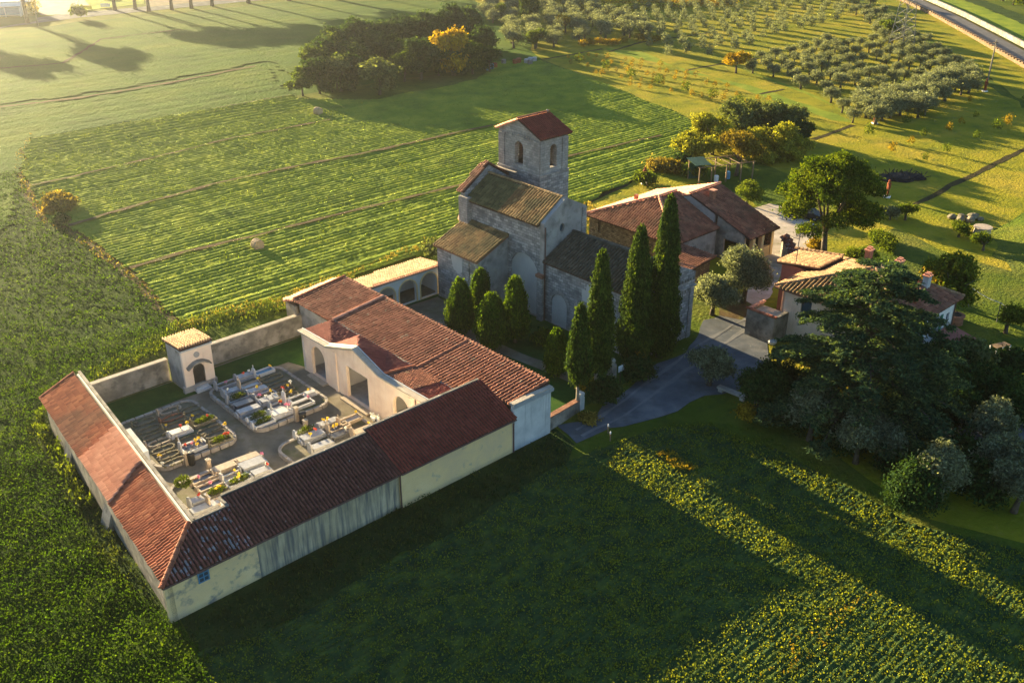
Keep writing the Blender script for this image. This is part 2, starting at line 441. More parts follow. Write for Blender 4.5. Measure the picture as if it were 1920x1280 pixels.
class MB:
    """collects shapes given in building coordinates (a, b, z) into one mesh"""

    def __init__(self, o=(0, 0, 0)):
        self.o = o
        self.v, self.f = [], []

    def add(self, vs_, fs):
        n = len(self.v)
        self.v += [(p[0] - self.o[0], p[1] - self.o[1], p[2] - self.o[2]) for p in vs_]
        self.f += [tuple(i + n for i in f) for f in fs]
        return self

    def box(self, a0, a1, b0, b1, z0, z1):
        return self.add([(a0, b0, z0), (a1, b0, z0), (a1, b1, z0), (a0, b1, z0), (a0, b0, z1), (a1, b0, z1), (a1, b1, z1), (a0, b1, z1)],
                        [(0, 3, 2, 1), (4, 5, 6, 7), (0, 1, 5, 4), (1, 2, 6, 5), (2, 3, 7, 6), (3, 0, 4, 7)])

    def prism(self, poly, z0, z1):
        """vertical prism; z0/z1 numbers or lists per corner"""
        n = len(poly)
        zb = z0 if isinstance(z0, (list, tuple)) else [z0] * n
        zt = z1 if isinstance(z1, (list, tuple)) else [z1] * n
        vs_ = [(p[0], p[1], zb[i]) for i, p in enumerate(poly)] + [(p[0], p[1], zt[i]) for i, p in enumerate(poly)]
        ar = sum(poly[i][0] * poly[(i + 1) % n][1] - poly[(i + 1) % n][0] * poly[i][1] for i in range(n))
        fs = [tuple(range(n))[::-1], tuple(range(n, 2 * n))] + [(i, (i + 1) % n, n + (i + 1) % n, n + i) for i in range(n)]
        if ar < 0: fs = [f[::-1] for f in fs]
        return self.add(vs_, fs)

    def slab(self, poly3, th):
        """roof slab: 3-D polygon with a thickness straight down"""
        n = len(poly3)
        ar = sum(poly3[i][0] * poly3[(i + 1) % n][1] - poly3[(i + 1) % n][0] * poly3[i][1] for i in range(n))
        if ar < 0: poly3 = poly3[::-1]
        vs_ = [(p[0], p[1], p[2] - th) for p in poly3] + list(poly3)
        return self.add(vs_, [tuple(range(n))[::-1], tuple(range(n, 2 * n))] + [(i, (i + 1) % n, n + (i + 1) % n, n + i) for i in range(n)])

    def wall(self, plane, w0, w1, outer, holes=()):
        """a wall in the plane a=const ('a') or b=const ('b') from w0 to w1, outline in (along, z), with holes"""
        loops = [list(outer)] + [list(h) for h in holes]
        flat = [p for l in loops for p in l]
        tris = tessellate_polygon([[Vector((p[0], p[1], 0)) for p in l] for l in loops])
        n = len(flat)

        def P(p, w):
            return (w, p[0], p[1]) if plane == 'a' else (p[0], w, p[1])
        vs_ = [P(p, w0) for p in flat] + [P(p, w1) for p in flat]
        fs = [tuple(t) for t in tris] + [tuple(i + n for i in t)[::-1] for t in tris]
        k = 0
        for l in loops:
            m = len(l)
            for i in range(m):
                fs.append((k + i, k + (i + 1) % m, n + k + (i + 1) % m, n + k + i))
            k += m
        return self.add(vs_, fs)

    def tube(self, pts, rad, n=8, cap=True):
        rings = []
        vs_ = []
        for i, p in enumerate(pts):
            p = Vector(p)
            d = (Vector(pts[min(i + 1, len(pts) - 1)]) - Vector(pts[max(i - 1, 0)])).normalized()
            q = d.orthogonal().normalized() if abs(d.z) < .99 else Vector((1, 0, 0))
            if i and (q.dot(pq) < 0): q = -q
            pq = q
            r_ = d.cross(q)
            rr = rad[i] if isinstance(rad, (list, tuple)) else rad
            rings.append(len(vs_))
            vs_ += [tuple(p + (q * math.cos(t) + r_ * math.sin(t)) * rr) for t in [2 * math.pi * k / n for k in range(n)]]
        fs = []
        for i in range(len(pts) - 1):
            a, b = rings[i], rings[i + 1]
            fs += [(a + k, a + (k + 1) % n, b + (k + 1) % n, b + k) for k in range(n)]
        if cap: fs += [tuple(range(n))[::-1], tuple(rings[-1] + k for k in range(n))]
        return self.add(vs_, fs)

    def lathe(self, cx, cy, prof, n=12):
        vs_, fs = [], []
        for (r, z) in prof:
            vs_ += [(cx + r * math.cos(2 * math.pi * k / n), cy + r * math.sin(2 * math.pi * k / n), z) for k in range(n)]
        for i in range(len(prof) - 1):
            fs += [(i * n + k, i * n + (k + 1) % n, (i + 1) * n + (k + 1) % n, (i + 1) * n + k) for k in range(n)]
        fs += [tuple(range(n))[::-1], tuple((len(prof) - 1) * n + k for k in range(n))]
        return self.add(vs_, fs)

    def blob(self, c, r, n=7, seed=0, squash=1.0):
        rr = random.Random(seed)
        vs_, fs = [], []
        m = max(4, n // 2 + 1)
        for i in range(1, m):
            th = math.pi * i / m
            for k in range(n):
                q = r * (1 + rr.uniform(-.18, .18))
                ph = 2 * math.pi * (k + .5 * (i % 2)) / n
                vs_.append((c[0] + q * math.sin(th) * math.cos(ph), c[1] + q * math.sin(th) * math.sin(ph), c[2] + q * math.cos(th) * squash))
        vs_ += [(c[0], c[1], c[2] + r * squash), (c[0], c[1], c[2] - r * squash)]
        for i in range(m - 2):
            fs += [(i * n + k, (i + 1) * n + k, (i + 1) * n + (k + 1) % n, i * n + (k + 1) % n) for k in range(n)]
        t, b = len(vs_) - 2, len(vs_) - 1
        fs += [(t, k, (k + 1) % n) for k in range(n)]
        fs += [(b, (m - 2) * n + (k + 1) % n, (m - 2) * n + k) for k in range(n)]
        return self.add(vs_, fs)

    def mesh(self, name, mat, smooth=False):
        me = bpy.data.meshes.new(name)
        me.from_pydata(self.v, [], self.f)
        me.materials.append(MATS[mat])
        if smooth:
            for p in me.polygons: p.use_smooth = True
        return me

    def build(self, name, mat, parent=None, label=None, kind=None, smooth=False):
        return tag(link(name, self.mesh(name, mat, smooth), parent), label, kind=kind)


def thing(name, a, b, label, cat, group=None, z=0.0, rz=0.0):
    """an Empty in the buildings' frame at (a, b)"""
    p = W(a, b)
    t = empty(name, (p[0], p[1], z), ROT + rz, label, cat, group)
    return t, (a, b, z)


def arch(u0, u1, z0, z1, n=12):
    """round-headed opening outline"""
    r = (u1 - u0) / 2
    c = (u0 + u1) / 2
    zs = z1 - r
    return [(u0, z0), (u1, z0), (u1, zs)] + [(c + r * math.cos(t), zs + r * math.sin(t)) for t in [math.pi * k / n for k in range(1, n)]] + [(u0, zs)]


def rect(u0, u1, z0, z1):
    return [(u0, z0), (u1, z0), (u1, z1), (u0, z1)]


def inside(px, py, poly):
    r = np.zeros(px.shape, bool)
    n = len(poly)
    for i in range(n):
        x1, y1 = poly[i]
        x2, y2 = poly[(i + 1) % n]
        if y1 == y2: continue
        c = ((y1 > py) != (y2 > py)) & (px < (x2 - x1) * (py - y1) / (y2 - y1) + x1)
        r ^= c
    return r


def tiles(poly3, org, mat, parent, w=.25, l=.42, label=None, seed=0, flat=False, drop=0.0):
    """cover tiles of one roof slope, real half-round tiles joined into one part"""
    rng = np.random.default_rng(seed + 11)
    P = np.array(poly3, float)
    c = P.mean(0)
    nrm = np.zeros(3)
    for i in range(len(P)):
        nrm += np.cross(P[i] - c, P[(i + 1) % len(P)] - c)
    nrm /= np.linalg.norm(nrm)
    if nrm[2] < 0: nrm = -nrm
    s = np.array([nrm[0], nrm[1], 0.0])
    s /= np.linalg.norm(s)
    s = s - nrm * s.dot(nrm)
    s /= np.linalg.norm(s)                      # down the slope
    t = np.cross(nrm, s)
    T = (P - c) @ t
    S = (P - c) @ s
    tt = np.arange(T.min() + w / 2, T.max(), w)
    ss = np.arange(S.max() - l * .42, S.min(), -l)
    gt, gs = np.meshgrid(tt, ss)
    gt, gs = gt.ravel(), gs.ravel()
    ok = inside(gt, gs, list(zip(T, S)))
    if drop: ok &= rng.random(len(gt)) > drop
    gt, gs = gt[ok], gs[ok]
    n = len(gt)
    gt = gt + rng.normal(0, .008, n)
    gs = gs + rng.normal(0, .018, n)
    if flat:
        prof = [(-.48, .02), (-.30, .045), (.30, .02), (.48, .03)]
    else:
        prof = [(-.31, -.05), (-.18, .46), (.18, .46), (.31, -.05)]
    sag = .07 * (vnoise(gt * .45, gs * .45, seed=seed + 2) - .5)
    V = np.zeros((n, 8, 3))
    tw = rng.normal(0, .03, n)
    for e, (ds, rs, up) in enumerate(((l * .54, 1.0, .035), (-l * .54, .82, .0))):
        for k, (x, y) in enumerate(prof):
            lt = gt + x * w * rs + tw * ds
            hh = y * w * rs + up + .012 if not flat else y + up * .6
            V[:, e * 4 + k] = c + np.outer(lt, t) + np.outer(gs + ds, s) + np.outer(np.full(n, 1.0) * hh + np.maximum(sag, -.01) + rng.normal(0, .006, n), nrm)
    V -= np.array(org)
    base = (np.arange(n) * 8)[:, None, None]
    q = np.array([[0, 1, 5, 4], [1, 2, 6, 5], [2, 3, 7, 6]])[None]
    Q = (base + q).reshape(-1, 4)
    if not flat:
        Q = np.concatenate([Q, (np.arange(n) * 8)[:, None] + np.array([[3, 2, 1, 0]])])
    me = np_mesh('roof_tile', V.reshape(-1, 3), Q, mat)
    return tag(link('roof_tile', me, parent), label, kind='stuff')


def ridge(p0, p1, org, mat, parent, r=.13, l=.42, name='ridge_tile', seed=0):
    """a row of half-round ridge tiles from p0 to p1"""
    rr = random.Random(seed)
    a, b = Vector(p0), Vector(p1)
    L_ = (b - a).length
    d = (b - a) / L_
    side = d.cross(Vector((0, 0, 1))).normalized()
    up = side.cross(d)
    n = max(1, int(L_ / l))
    m = MB(org)
    for i in range(n):
        q0 = a + d * (i * L_ / n) + up * rr.uniform(0, .02)
        q1 = a + d * ((i + 1.12) * L_ / n)
        vs_ = []
        for q, rad in ((q0, r), (q1, r * .86)):
            for k in range(6):
                th = math.pi * k / 5
                vs_.append(tuple(q + side * math.cos(th) * rad * 1.2 + up * (math.sin(th) * rad + .03)))
        m.add(vs_, [(k, k + 1, 7 + k, 6 + k) for k in range(5)] + [(5, 4, 3, 2, 1, 0)])
    return m.build(name, mat, parent, kind='stuff')


def slope(poly3, org, mat, parent, th=.14, base=None, label=None, tw=.25, tl=.42, seed=0, flat=False, name='roof', drop=0.0):
    """roof slab with its tiles"""
    r = MB(org).slab(poly3, th).build(name, base or ('pan_tile_shade' if mat != 'tile_salmon' else mat), parent, label)
    tiles(poly3, org, mat, r, tw, tl, seed=seed, flat=flat, drop=drop)
    return r


# ------------------------------------------------------------------ leaves
def cards(pos, size, normal=None, spread=1.0, aspect=.55, seed=0, lift=None):
    """diamond leaves at pos; normals are spread around a direction"""
    rng = np.random.default_rng(seed)
    n = len(pos)
    pos = np.asarray(pos, float)
    nr = rng.normal(0, spread, (n, 3))
    if normal is not None: nr = nr + normal
    nr /= np.linalg.norm(nr, axis=1, keepdims=True) + 1e-9
    ref = rng.normal(0, 1, (n, 3))
    if lift is not None: ref = ref * .5 + np.array(lift)
    u = ref - nr * (ref * nr).sum(1, keepdims=True)
    u /= np.linalg.norm(u, axis=1, keepdims=True) + 1e-9
    v = np.cross(nr, u)
    s = np.broadcast_to(np.asarray(size, float), (n,))[:, None] * rng.uniform(.65, 1.3, (n, 1))
    V = np.stack([pos - u * s, pos - v * s * aspect, pos + u * s, pos + v * s * aspect], 1)
    return V.reshape(-1, 3), np.arange(n * 4).reshape(-1, 4)


def crown_points(blobs, nclump, nleaf, sigma, seed=0, shell=(.72, 1.05), low=-.5):
    """blobs: (x, y, z, rx, ry, rz); leaves gather in clumps near the blobs' surfaces"""
    rng = np.random.default_rng(seed)
    B = np.array(blobs, float)
    wgt = (B[:, 3] * B[:, 4] + B[:, 4] * B[:, 5] + B[:, 3] * B[:, 5])
    k = rng.choice(len(B), nclump * 2, p=wgt / wgt.sum())
    d = rng.normal(0, 1, (nclump * 2, 3))
    d /= np.linalg.norm(d, axis=1, keepdims=True)
    ok = d[:, 2] > low
    k, d = k[ok][:nclump], d[ok][:nclump]
    rad = rng.uniform(shell[0], shell[1], (len(k), 1))
    C = B[k, :3] + d * B[k, 3:] * rad
    idx = np.repeat(np.arange(len(k)), nleaf)
    sg = sigma * rng.uniform(.6, 1.4, (len(k), 1))
    P = C[idx] + rng.normal(0, 1, (len(idx), 3)) * sg[idx] * np.array([1, 1, .7])
    return P, d[idx], C


def crown_mesh(name, blobs, nclump, nleaf, sigma, lsize, mat, seed=0, low=-.5, aspect=.55, shell=(.72, 1.05), spread=.8, lift=None):
    P, D, _ = crown_points(blobs, nclump, nleaf, sigma, seed, shell, low)
    V, Q = cards(P, lsize, D, spread, aspect, seed + 5, lift)
    return np_mesh(name, V, Q, mat)


def trunk_mesh(h, r, seed=0, forks=3, spread=.9, mat='bark', fork_at=.45, lean=.06):
    rr = random.Random(seed)
    m = MB()
    lx, ly = rr.uniform(-lean, lean) * h, rr.uniform(-lean, lean) * h
    top = (lx, ly, h * fork_at)
    m.tube([(0, 0, -.15), (lx * .3, ly * .3, h * fork_at * .4), top], [r * 1.35, r, r * .8], 7)
    for i in range(forks):
        t = 2 * math.pi * (i + rr.random() * .6) / max(1, forks)
        e = (lx + math.cos(t) * spread * rr.uniform(.6, 1), ly + math.sin(t) * spread * rr.uniform(.6, 1), h * rr.uniform(.8, 1))
        mid = tuple((top[j] * .55 + e[j] * .45) + (rr.uniform(-.1, .1) * spread) for j in range(3))
        m.tube([top, mid, e], [r * .6, r * .35, r * .12], 5)
    return m.mesh('trunk', mat, True)


def tree(name, loc, crown, trunk, label, cat, group=None, scale=1.0, rz=None, crown_name='crown'):
    t = empty(name, (loc[0], loc[1], loc[2] if len(loc) > 2 else 0), random.uniform(0, 6.28) if rz is None else rz, label, cat, group, scale)
    link(crown_name, crown, t)
    if trunk: link('trunk', trunk, t)
    return t


# ------------------------------------------------------------------ the ground and the fields
def jag(poly, amp=.5, step=2.5, seed=1):
    """an uneven outline through the given corners"""
    out = []
    n = len(poly)
    for i in range(n):
        x1, y1 = poly[i][:2]
        x2, y2 = poly[(i + 1) % n][:2]
        L_ = math.hypot(x2 - x1, y2 - y1)
        k = max(1, min(60, int(L_ / step)))
        for j in range(k):
            t = j / k
            x, y = x1 + (x2 - x1) * t, y1 + (y2 - y1) * t
            dx = (float(vnoise([x * .35], [y * .35], seed=seed)[0]) - .5) * 2 * amp
            dy = (float(vnoise([x * .35], [y * .35], seed=seed + 9)[0]) - .5) * 2 * amp
            out.append((x + dx, y + dy))
    return out


def patch(name, px, z, mat, amp=.35, step=2.0, kind='structure', label=None, world_pts=None, seed=1):
    pts = [at(x, y)[:2] for x, y in px] if world_pts is None else world_pts
    if amp: pts = jag(pts, amp, step, seed)
    tris = tessellate_polygon([[Vector((p[0], p[1], 0)) for p in pts]])
    me = bpy.data.meshes.new(name)
    fs = []
    for t in tris:
        a, b, c = [pts[i] for i in t]
        ar = (b[0] - a[0]) * (c[1] - a[1]) - (b[1] - a[1]) * (c[0] - a[0])
        fs.append(t if ar > 0 else t[::-1])
    me.from_pydata([(p[0], p[1], z) for p in pts], [], fs)
    me.materials.append(MATS[mat])
    return tag(link(name, me), label, kind=kind)


def strip(name, px, width, z, mat, amp=.25, label=None, kind='structure', world_pts=None, seed=3):
    """a band of ground along a line of positions"""
    P = [Vector(at(x, y)[:2]) for x, y in px] if world_pts is None else [Vector(p) for p in world_pts]
    Q = []
    for i in range(len(P) - 1):
        k = max(1, int((P[i + 1] - P[i]).length / 1.5))
        Q += [P[i].lerp(P[i + 1], j / k) for j in range(k)]
    Q.append(P[-1])
    vs_ = []
    for i, q in enumerate(Q):
        d = (Q[min(i + 1, len(Q) - 1)] - Q[max(i - 1, 0)]).normalized()
        nn = Vector((-d.y, d.x))
        for sgn in (1, -1):
            o = width / 2 + (float(vnoise([q.x * .6 + sgn * 50], [q.y * .6], seed=seed)[0]) - .5) * 2 * amp
            vs_.append((q.x + nn.x * o * sgn, q.y + nn.y * o * sgn, z))
    fs = [(2 * i, 2 * i + 1, 2 * i + 3, 2 * i + 2) for i in range(len(Q) - 1)]
    me = bpy.data.meshes.new(name)
    me.from_pydata(vs_, [], fs)
    me.materials.append(MATS[mat])
    return tag(link(name, me), label, kind=kind)


def field(name, px, da, db, hfun, mat, kind='stuff', label=None, amp=.5, seed=1, ang=GA):
    """a crop as a surface with its own ridges: cells da along the rows and db across them"""
    ax = (math.sin(ang), math.cos(ang))
    bx = (-ax[1], ax[0])
    pts = jag([at(x, y)[:2] for x, y in px], amp, 2.0, seed)
    pa = [(p[0] * ax[0] + p[1] * ax[1], p[0] * bx[0] + p[1] * bx[1]) for p in pts]
    a0, a1 = min(p[0] for p in pa), max(p[0] for p in pa)
    b0, b1 = min(p[1] for p in pa), max(p[1] for p in pa)
    na, nb = int((a1 - a0) / da) + 2, int((b1 - b0) / db) + 2
    A, B = np.meshgrid(a0 + np.arange(na) * da, b0 + np.arange(nb) * db)
    ok = inside((A[:-1, :-1] + da / 2).ravel(), (B[:-1, :-1] + db / 2).ravel(), pa)
    i0 = (np.arange(nb - 1)[:, None] * na + np.arange(na - 1)[None]).ravel()[ok]
    Q = np.stack([i0, i0 + 1, i0 + na + 1, i0 + na], 1)
    rng = np.random.default_rng(seed)
    Aj = A + rng.normal(0, da * .18, A.shape)
    Bj = B + rng.normal(0, db * .12, B.shape)
    H = hfun(A, B, rng)
    used, inv = np.unique(Q, return_inverse=True)
    V = np.stack([(Aj * ax[0] + Bj * bx[0]).ravel(), (Aj * ax[1] + Bj * bx[1]).ravel(), H.ravel()], 1)[used]
    me = np_mesh(name, V, inv.reshape(-1, 4), mat)
    return tag(link(name, me), label, kind=kind)


# one big sheet to beyond the horizon
m = MB()
m.add([(-2900, -600, 0), (2900, -600, 0), (2900, 5200, 0), (-2900, 5200, 0)], [(0, 1, 2, 3)])
m.build('ground', 'grass', kind='structure')

LEFT_EDGE = [(60, 262), (45, 287), (41, 320), (52, 350), (82, 402), (140, 432), (190, 470), (250, 512), (300, 562), (345, 612)]
MAIN_FIELD = LEFT_EDGE + [(400, 600), (545, 582), (640, 528), (820, 468), (960, 440), (1100, 380), (1200, 335), (1285, 290), (1312, 232), (1150, 165), (1010, 115), (930, 118), (900, 150), (700, 190), (560, 186), (545, 181)]
patch('far_field', [(-400, 340), (-300, 140), (0, 62), (140, 42), (330, 25), (520, 5), (700, -12), (860, -20), (900, 8), (985, 60), (1010, 112), (930, 122), (545, 181), (60, 262), (41, 320), (-10, 560), (-300, 700)], .010, 'crop_pale', 1.2, 5)
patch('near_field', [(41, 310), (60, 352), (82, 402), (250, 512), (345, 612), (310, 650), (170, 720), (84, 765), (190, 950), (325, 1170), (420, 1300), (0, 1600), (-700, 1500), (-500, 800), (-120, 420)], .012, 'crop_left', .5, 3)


def main_h(A, B, rng):
    Bw = B + .5 * (vnoise(A * .03, B * .02, seed=2) - .5)
    fine = .05 * np.sin(2 * math.pi * Bw / .78)
    row = np.floor(Bw / 1.56)
    deep = _hash(row, row * 0, row * 0, 5)
    u = np.abs(Bw / 1.56 - row - .5) * 2
    furrow = -(.05 + .24 * np.clip((deep - .45) * 3, 0, 1)) * np.clip((u - .62) * 4, 0, 1) * (.5 + .8 * vnoise(A * .10, row * .7, seed=8))
    n1 = .035 * vnoise(A * 2.1, B * 2.6, seed=5) + .03 * vnoise(A * .3, B * .4, seed=6)
    return .21 + fine + furrow + n1 + rng.normal(0, .022, A.shape)


field('crop_field', MAIN_FIELD, .34, .195, main_h, 'crop', amp=.6)


def far_h(A, B, rng):
    row = np.floor(B / 4.2)
    u = np.abs(B / 4.2 - row - .5) * 2
    deep = _hash(row, row * 0, row * 0, 17)
    return .10 + .05 * vnoise(A * .5, B * .8, seed=15) - .07 * (u > .72) * (deep > .35) * (.3 + .7 * vnoise(A * .05, row, seed=3)) + rng.normal(0, .02, A.shape)


field('young_crop', [(-160, 290), (0, 205), (240, 172), (500, 122), (545, 181), (60, 262), (41, 320), (20, 420), (-80, 500)], 1.1, .7, far_h, 'crop_pale', amp=.8)
field('young_crop', [(-200, 200), (0, 75), (140, 52), (330, 33), (500, 18), (640, 0), (860, -10), (980, 70), (930, 110), (560, 150), (500, 115), (240, 165), (0, 198), (-160, 280)], 1.5, 1.0, far_h, 'crop_pale', amp=.8, seed=2)

# earth lines, ditches and tracks between the strips of crop
for i, (pts, wd, mt) in enumerate([
        ([(60, 262), (200, 243), (330, 222), (470, 195), (548, 181)], 1.5, 'ditch'),
        ([(0, 203), (150, 185), (330, 155), (480, 125)], 1.0, 'soil'),
        ([(0, 130), (120, 120), (190, 75), (340, 57)], .7, 'ditch'),
        (LEFT_EDGE, 1.7, 'soil'),
        ([(60, 352), (140, 335), (330, 290), (440, 262), (560, 240), (620, 228)], .8, 'soil'),
        ([(130, 428), (250, 392), (400, 350), (560, 315), (700, 288), (925, 238)], 1.1, 'soil'),
        ([(245, 508), (330, 482), (480, 446), (640, 405), (860, 352), (1060, 298), (1240, 258)], .9, 'soil')]):
    z = (.19 if i < 3 else .02) if i < 4 else .40
    if i < 4:
        strip('ditch' if mt == 'ditch' else 'earth_track', pts, wd, z, mt, .4, seed=i)
    else:
        strip('earth_furrow', pts, wd * .55, .37, mt, .3, seed=i)

# orchard and lawns on the right
patch('orchard_lawn', [(1010, 112), (1150, 165), (1312, 232), (1285, 290), (1100, 382), (1110, 420), (1300, 480), (1440, 640), (1500, 800), (1620, 905), (1760, 980), (2100, 1040), (2600, 700), (2300, 250), (1925, 205), (1560, -20), (1200, -60), (870, -30), (900, 8), (985, 60)], .014, 'lawn', 1.0, 5)
patch('green_strip', [(1130, 90), (1210, 100), (1300, 140), (1405, 160), (1570, 215), (1600, 232), (1560, 225), (1440, 185), (1290, 130), (1200, 112)], .028, 'crop', .6, 3)
patch('green_strip', [(1360, 118), (1480, 165), (1600, 215), (1620, 232), (1530, 180), (1450, 150), (1380, 125)], .030, 'crop', .6, 3)
patch('green_lawn', [(1600, 470), (1680, 430), (1760, 470), (1930, 520), (2100, 640), (2000, 800), (1860, 760), (1700, 700), (1640, 560)], .024, 'grass', .8, 3)
patch('green_lawn', [(1300, 330), (1420, 300), (1480, 330), (1560, 480), (1500, 470), (1420, 380), (1340, 360)], .024, 'grass', .8, 3)
for i, pts in enumerate([[(1700, 392), (1800, 340), (1925, 278)], [(1145, 97), (1200, 80), (1330, 62)], [(1015, 112), (1060, 105), (1130, 92)], [(1285, 133), (1330, 124), (1420, 110)], [(1425, 177), (1470, 168)], [(1525, 262), (1600, 235)],
                         [(1100, 378), (1200, 330), (1290, 288)]]):
    strip('ditch', pts, .8 if i < 6 else 1.5, .034, 'ditch', .25, seed=20 + i)

# drive, yard and paths
patch('drive', [(1040, 800), (1110, 770), (1160, 738), (1200, 700), (1250, 665), (1290, 635), (1310, 600), (1380, 575), (1440, 600), (1440, 690), (1400, 730), (1330, 745), (1290, 760), (1240, 790), (1150, 800), (1070, 835)], .036, 'gravel', .9, 1.2)
for k_, d_ in enumerate((-.8, .8)):
    strip('wheel_track', [(1085 + d_ * 8, 812 + d_ * 8), (1160 + d_ * 10, 772 + d_ * 8), (1230 + d_ * 12, 722 + d_ * 8), (1300 + d_ * 14, 668 + d_ * 8), (1370 + d_ * 14, 625 + d_ * 6), (1420 + d_ * 16, 592 + d_ * 4)], .34, .048, 'track_gravel', .22, seed=70 + k_)
patch('yard', [(1420, 392), (1450, 384), (1500, 400), (1530, 430), (1520, 470), (1480, 500), (1440, 560), (1420, 575), (1385, 570), (1420, 500), (1440, 450)], .040, 'pale_gravel', .6, 1.5)
patch('dirt_track', [(1350, 575), (1400, 565), (1440, 590), (1436, 612), (1390, 600), (1345, 590)], .044, 'soil', .4, 1.5)
patch('gravel_bank', [(1740, 800), (1800, 770), (1930, 740), (2050, 820), (1980, 880), (1900, 930), (1850, 900), (1800, 850)], .036, 'gravel', .5, 1.5)
patch('church_garden', None, .020, 'court_grass', .0, world_pts=[W(45.2, 45.5), W(58.4, 46.5), W(58.4, 71), W(45.2, 71)])
patch('garden_path', None, .032, 'path_gravel', .15, 1.0, world_pts=[W(47.2, 69.6), W(49.6, 67.5), W(50.6, 62), W(51.2, 54), W(52.0, 47), W(53.4, 47), W(52.4, 55), W(52.0, 62), W(54.4, 68), W(54.4, 70.2), W(47.2, 70.4)])
# the burial court inside the walls
patch('court_ground', None, .020, 'path_gravel', .0, world_pts=[W(15.5, 45.8), W(41, 45.8), W(41, 71.8), W(18, 71.8)])
patch('court_lawn', None, .034, 'court_grass', .15, 1.0, world_pts=[W(19.8, 71.6), W(20.4, 67.8), W(27.0, 68.6), W(30.5, 68.5), W(36.4, 68.2), W(37.0, 66.0), W(40.6, 66.2), W(40.6, 71.6)])
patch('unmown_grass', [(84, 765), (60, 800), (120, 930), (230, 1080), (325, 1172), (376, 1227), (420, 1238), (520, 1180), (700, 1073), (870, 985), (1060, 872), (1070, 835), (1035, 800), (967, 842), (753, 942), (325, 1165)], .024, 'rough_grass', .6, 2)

# front crop field
FRONT_FIELD = [(376, 1227), (520, 1180), (700, 1073), (870, 985), (1060, 870), (1240, 805), (1330, 800), (1470, 850), (1600, 925), (1700, 985), (1960, 1040), (2200, 1150), (2200, 1500), (420, 1500)]


def front_h(A, B, rng):
    return .05 + .045 * np.sin(2 * math.pi * B / .42) + .06 * vnoise(A * 2.2, B * 2.4, seed=31) + rng.normal(0, .022, A.shape)


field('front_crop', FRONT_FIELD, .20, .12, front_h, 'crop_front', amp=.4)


def scatter(px, dens, seed, rows=None, jit=.06, ang=GA, amp=.3, falloff=None):
    pts = jag([at(x, y)[:2] for x, y in px], amp, 2.0, seed)
    xs = [p[0] for p in pts]
    ys = [p[1] for p in pts]
    rng = np.random.default_rng(seed)
    n = int((max(xs) - min(xs)) * (max(ys) - min(ys)) * dens)
    X = rng.uniform(min(xs), max(xs), n)
    Y = rng.uniform(min(ys), max(ys), n)
    if rows:
        ax = (math.sin(ang), math.cos(ang))
        A = X * ax[0] + Y * ax[1]
        B = -X * ax[1] + Y * ax[0]
        B = np.round(B / rows) * rows + rng.normal(0, jit, n)
        X, Y = A * ax[0] - B * ax[1], A * ax[1] + B * ax[0]
    ok = inside(X, Y, pts)
    X, Y = X[ok], Y[ok]
    if falloff is not None:
        k = falloff(X, Y, rng)
        X, Y = X[k], Y[k]
    return X, Y


def leafy(name, px, dens, mat, size, h, seed, rows=None, nper=3, label=None, falloff=None, lift=(0, 0, .9), aspect=.55, jit=.06, up=1.0, sp=.13, zfun=None):
    X, Y = scatter(px, dens, seed, rows, jit, falloff=falloff)
    k_ = np.random.default_rng(seed + 7).random(len(X)) < .45 + .95 * vnoise(X * .16, Y * .16, seed=seed + 3)
    X, Y = X[k_], Y[k_]
    if zfun is not None:
        A_ = X * AX[0] + Y * AX[1]
        B_ = X * BX[0] + Y * BX[1]
        z_ = zfun(A_, B_, np.random.default_rng(0))
        k = z_ > .13
        X, Y, z_ = X[k], Y[k], z_[k]
    rng = np.random.default_rng(seed + 1)
    n = len(X) * nper
    hh = h * (.45 + vnoise(X * .7, Y * .7, seed=seed))
    P = np.stack([np.repeat(X, nper) + rng.normal(0, sp, n), np.repeat(Y, nper) + rng.normal(0, sp, n), np.repeat(hh, nper) * rng.uniform(.4, 1.15, n)], 1)
    if zfun is not None: P[:, 2] += np.repeat(z_, nper) - .04
    V, Q = cards(P, size, np.array([0, 0, up]), .8, aspect, seed + 2, lift)
    return tag(link(name, np_mesh(name, V, Q, mat)), label, kind='stuff')


leafy('front_crop_leaves', [p if p[1] < 1400 else (p[0], 1330) for p in FRONT_FIELD], 24, 'leaf_front', .078, .20, 51, rows=.42, nper=3, lift=(0, 0, .8), jit=.09, up=.15)
nf2 = lambda X, Y, rng: rng.random(len(X)) < np.clip(2.4 - np.hypot(X, Y) / 46., .16, 1)
nf = lambda X, Y, rng: rng.random(len(X)) < np.clip(2.2 - np.hypot(X, Y) / 52., .12, 1)
leafy('near_crop_leaves', [(-40, 560), (150, 640), (330, 600), (310, 650), (170, 720), (84, 765), (60, 800), (120, 930), (230, 1080), (325, 1172), (376, 1227), (410, 1320), (-60, 1320)], 34, 'leaf_crop', .085, .26, 52, rows=.5, nper=3, falloff=nf2, lift=(0, 0, .6), jit=.11, up=.3)
leafy('far_crop_leaves', [(-60, 330), (41, 320), (52, 350), (82, 402), (140, 432), (250, 512), (340, 610), (150, 640), (-40, 560)], 9, 'leaf_crop', .12, .22, 53, nper=2, lift=(0, 0, .4))
leafy('weeds', [(84, 765), (40, 800), (110, 930), (215, 1080), (325, 1172), (376, 1227), (420, 1238), (520, 1180), (700, 1073), (870, 985), (1060, 872), (1070, 845), (1042, 812), (971, 856), (758, 956), (338, 1186), (200, 992)], 15, 'leaf_weed', .13, .34, 54, nper=3, aspect=.3, lift=(0, 0, 1.3), up=.3)
leafy('wall_weeds', [(84, 765), (62, 790), (100, 880), (160, 960), (180, 950), (120, 860), (92, 800)], 18, 'leaf_mid', .2, .8, 55, nper=4, aspect=.35, lift=(0, 0, 1.4), up=.3)
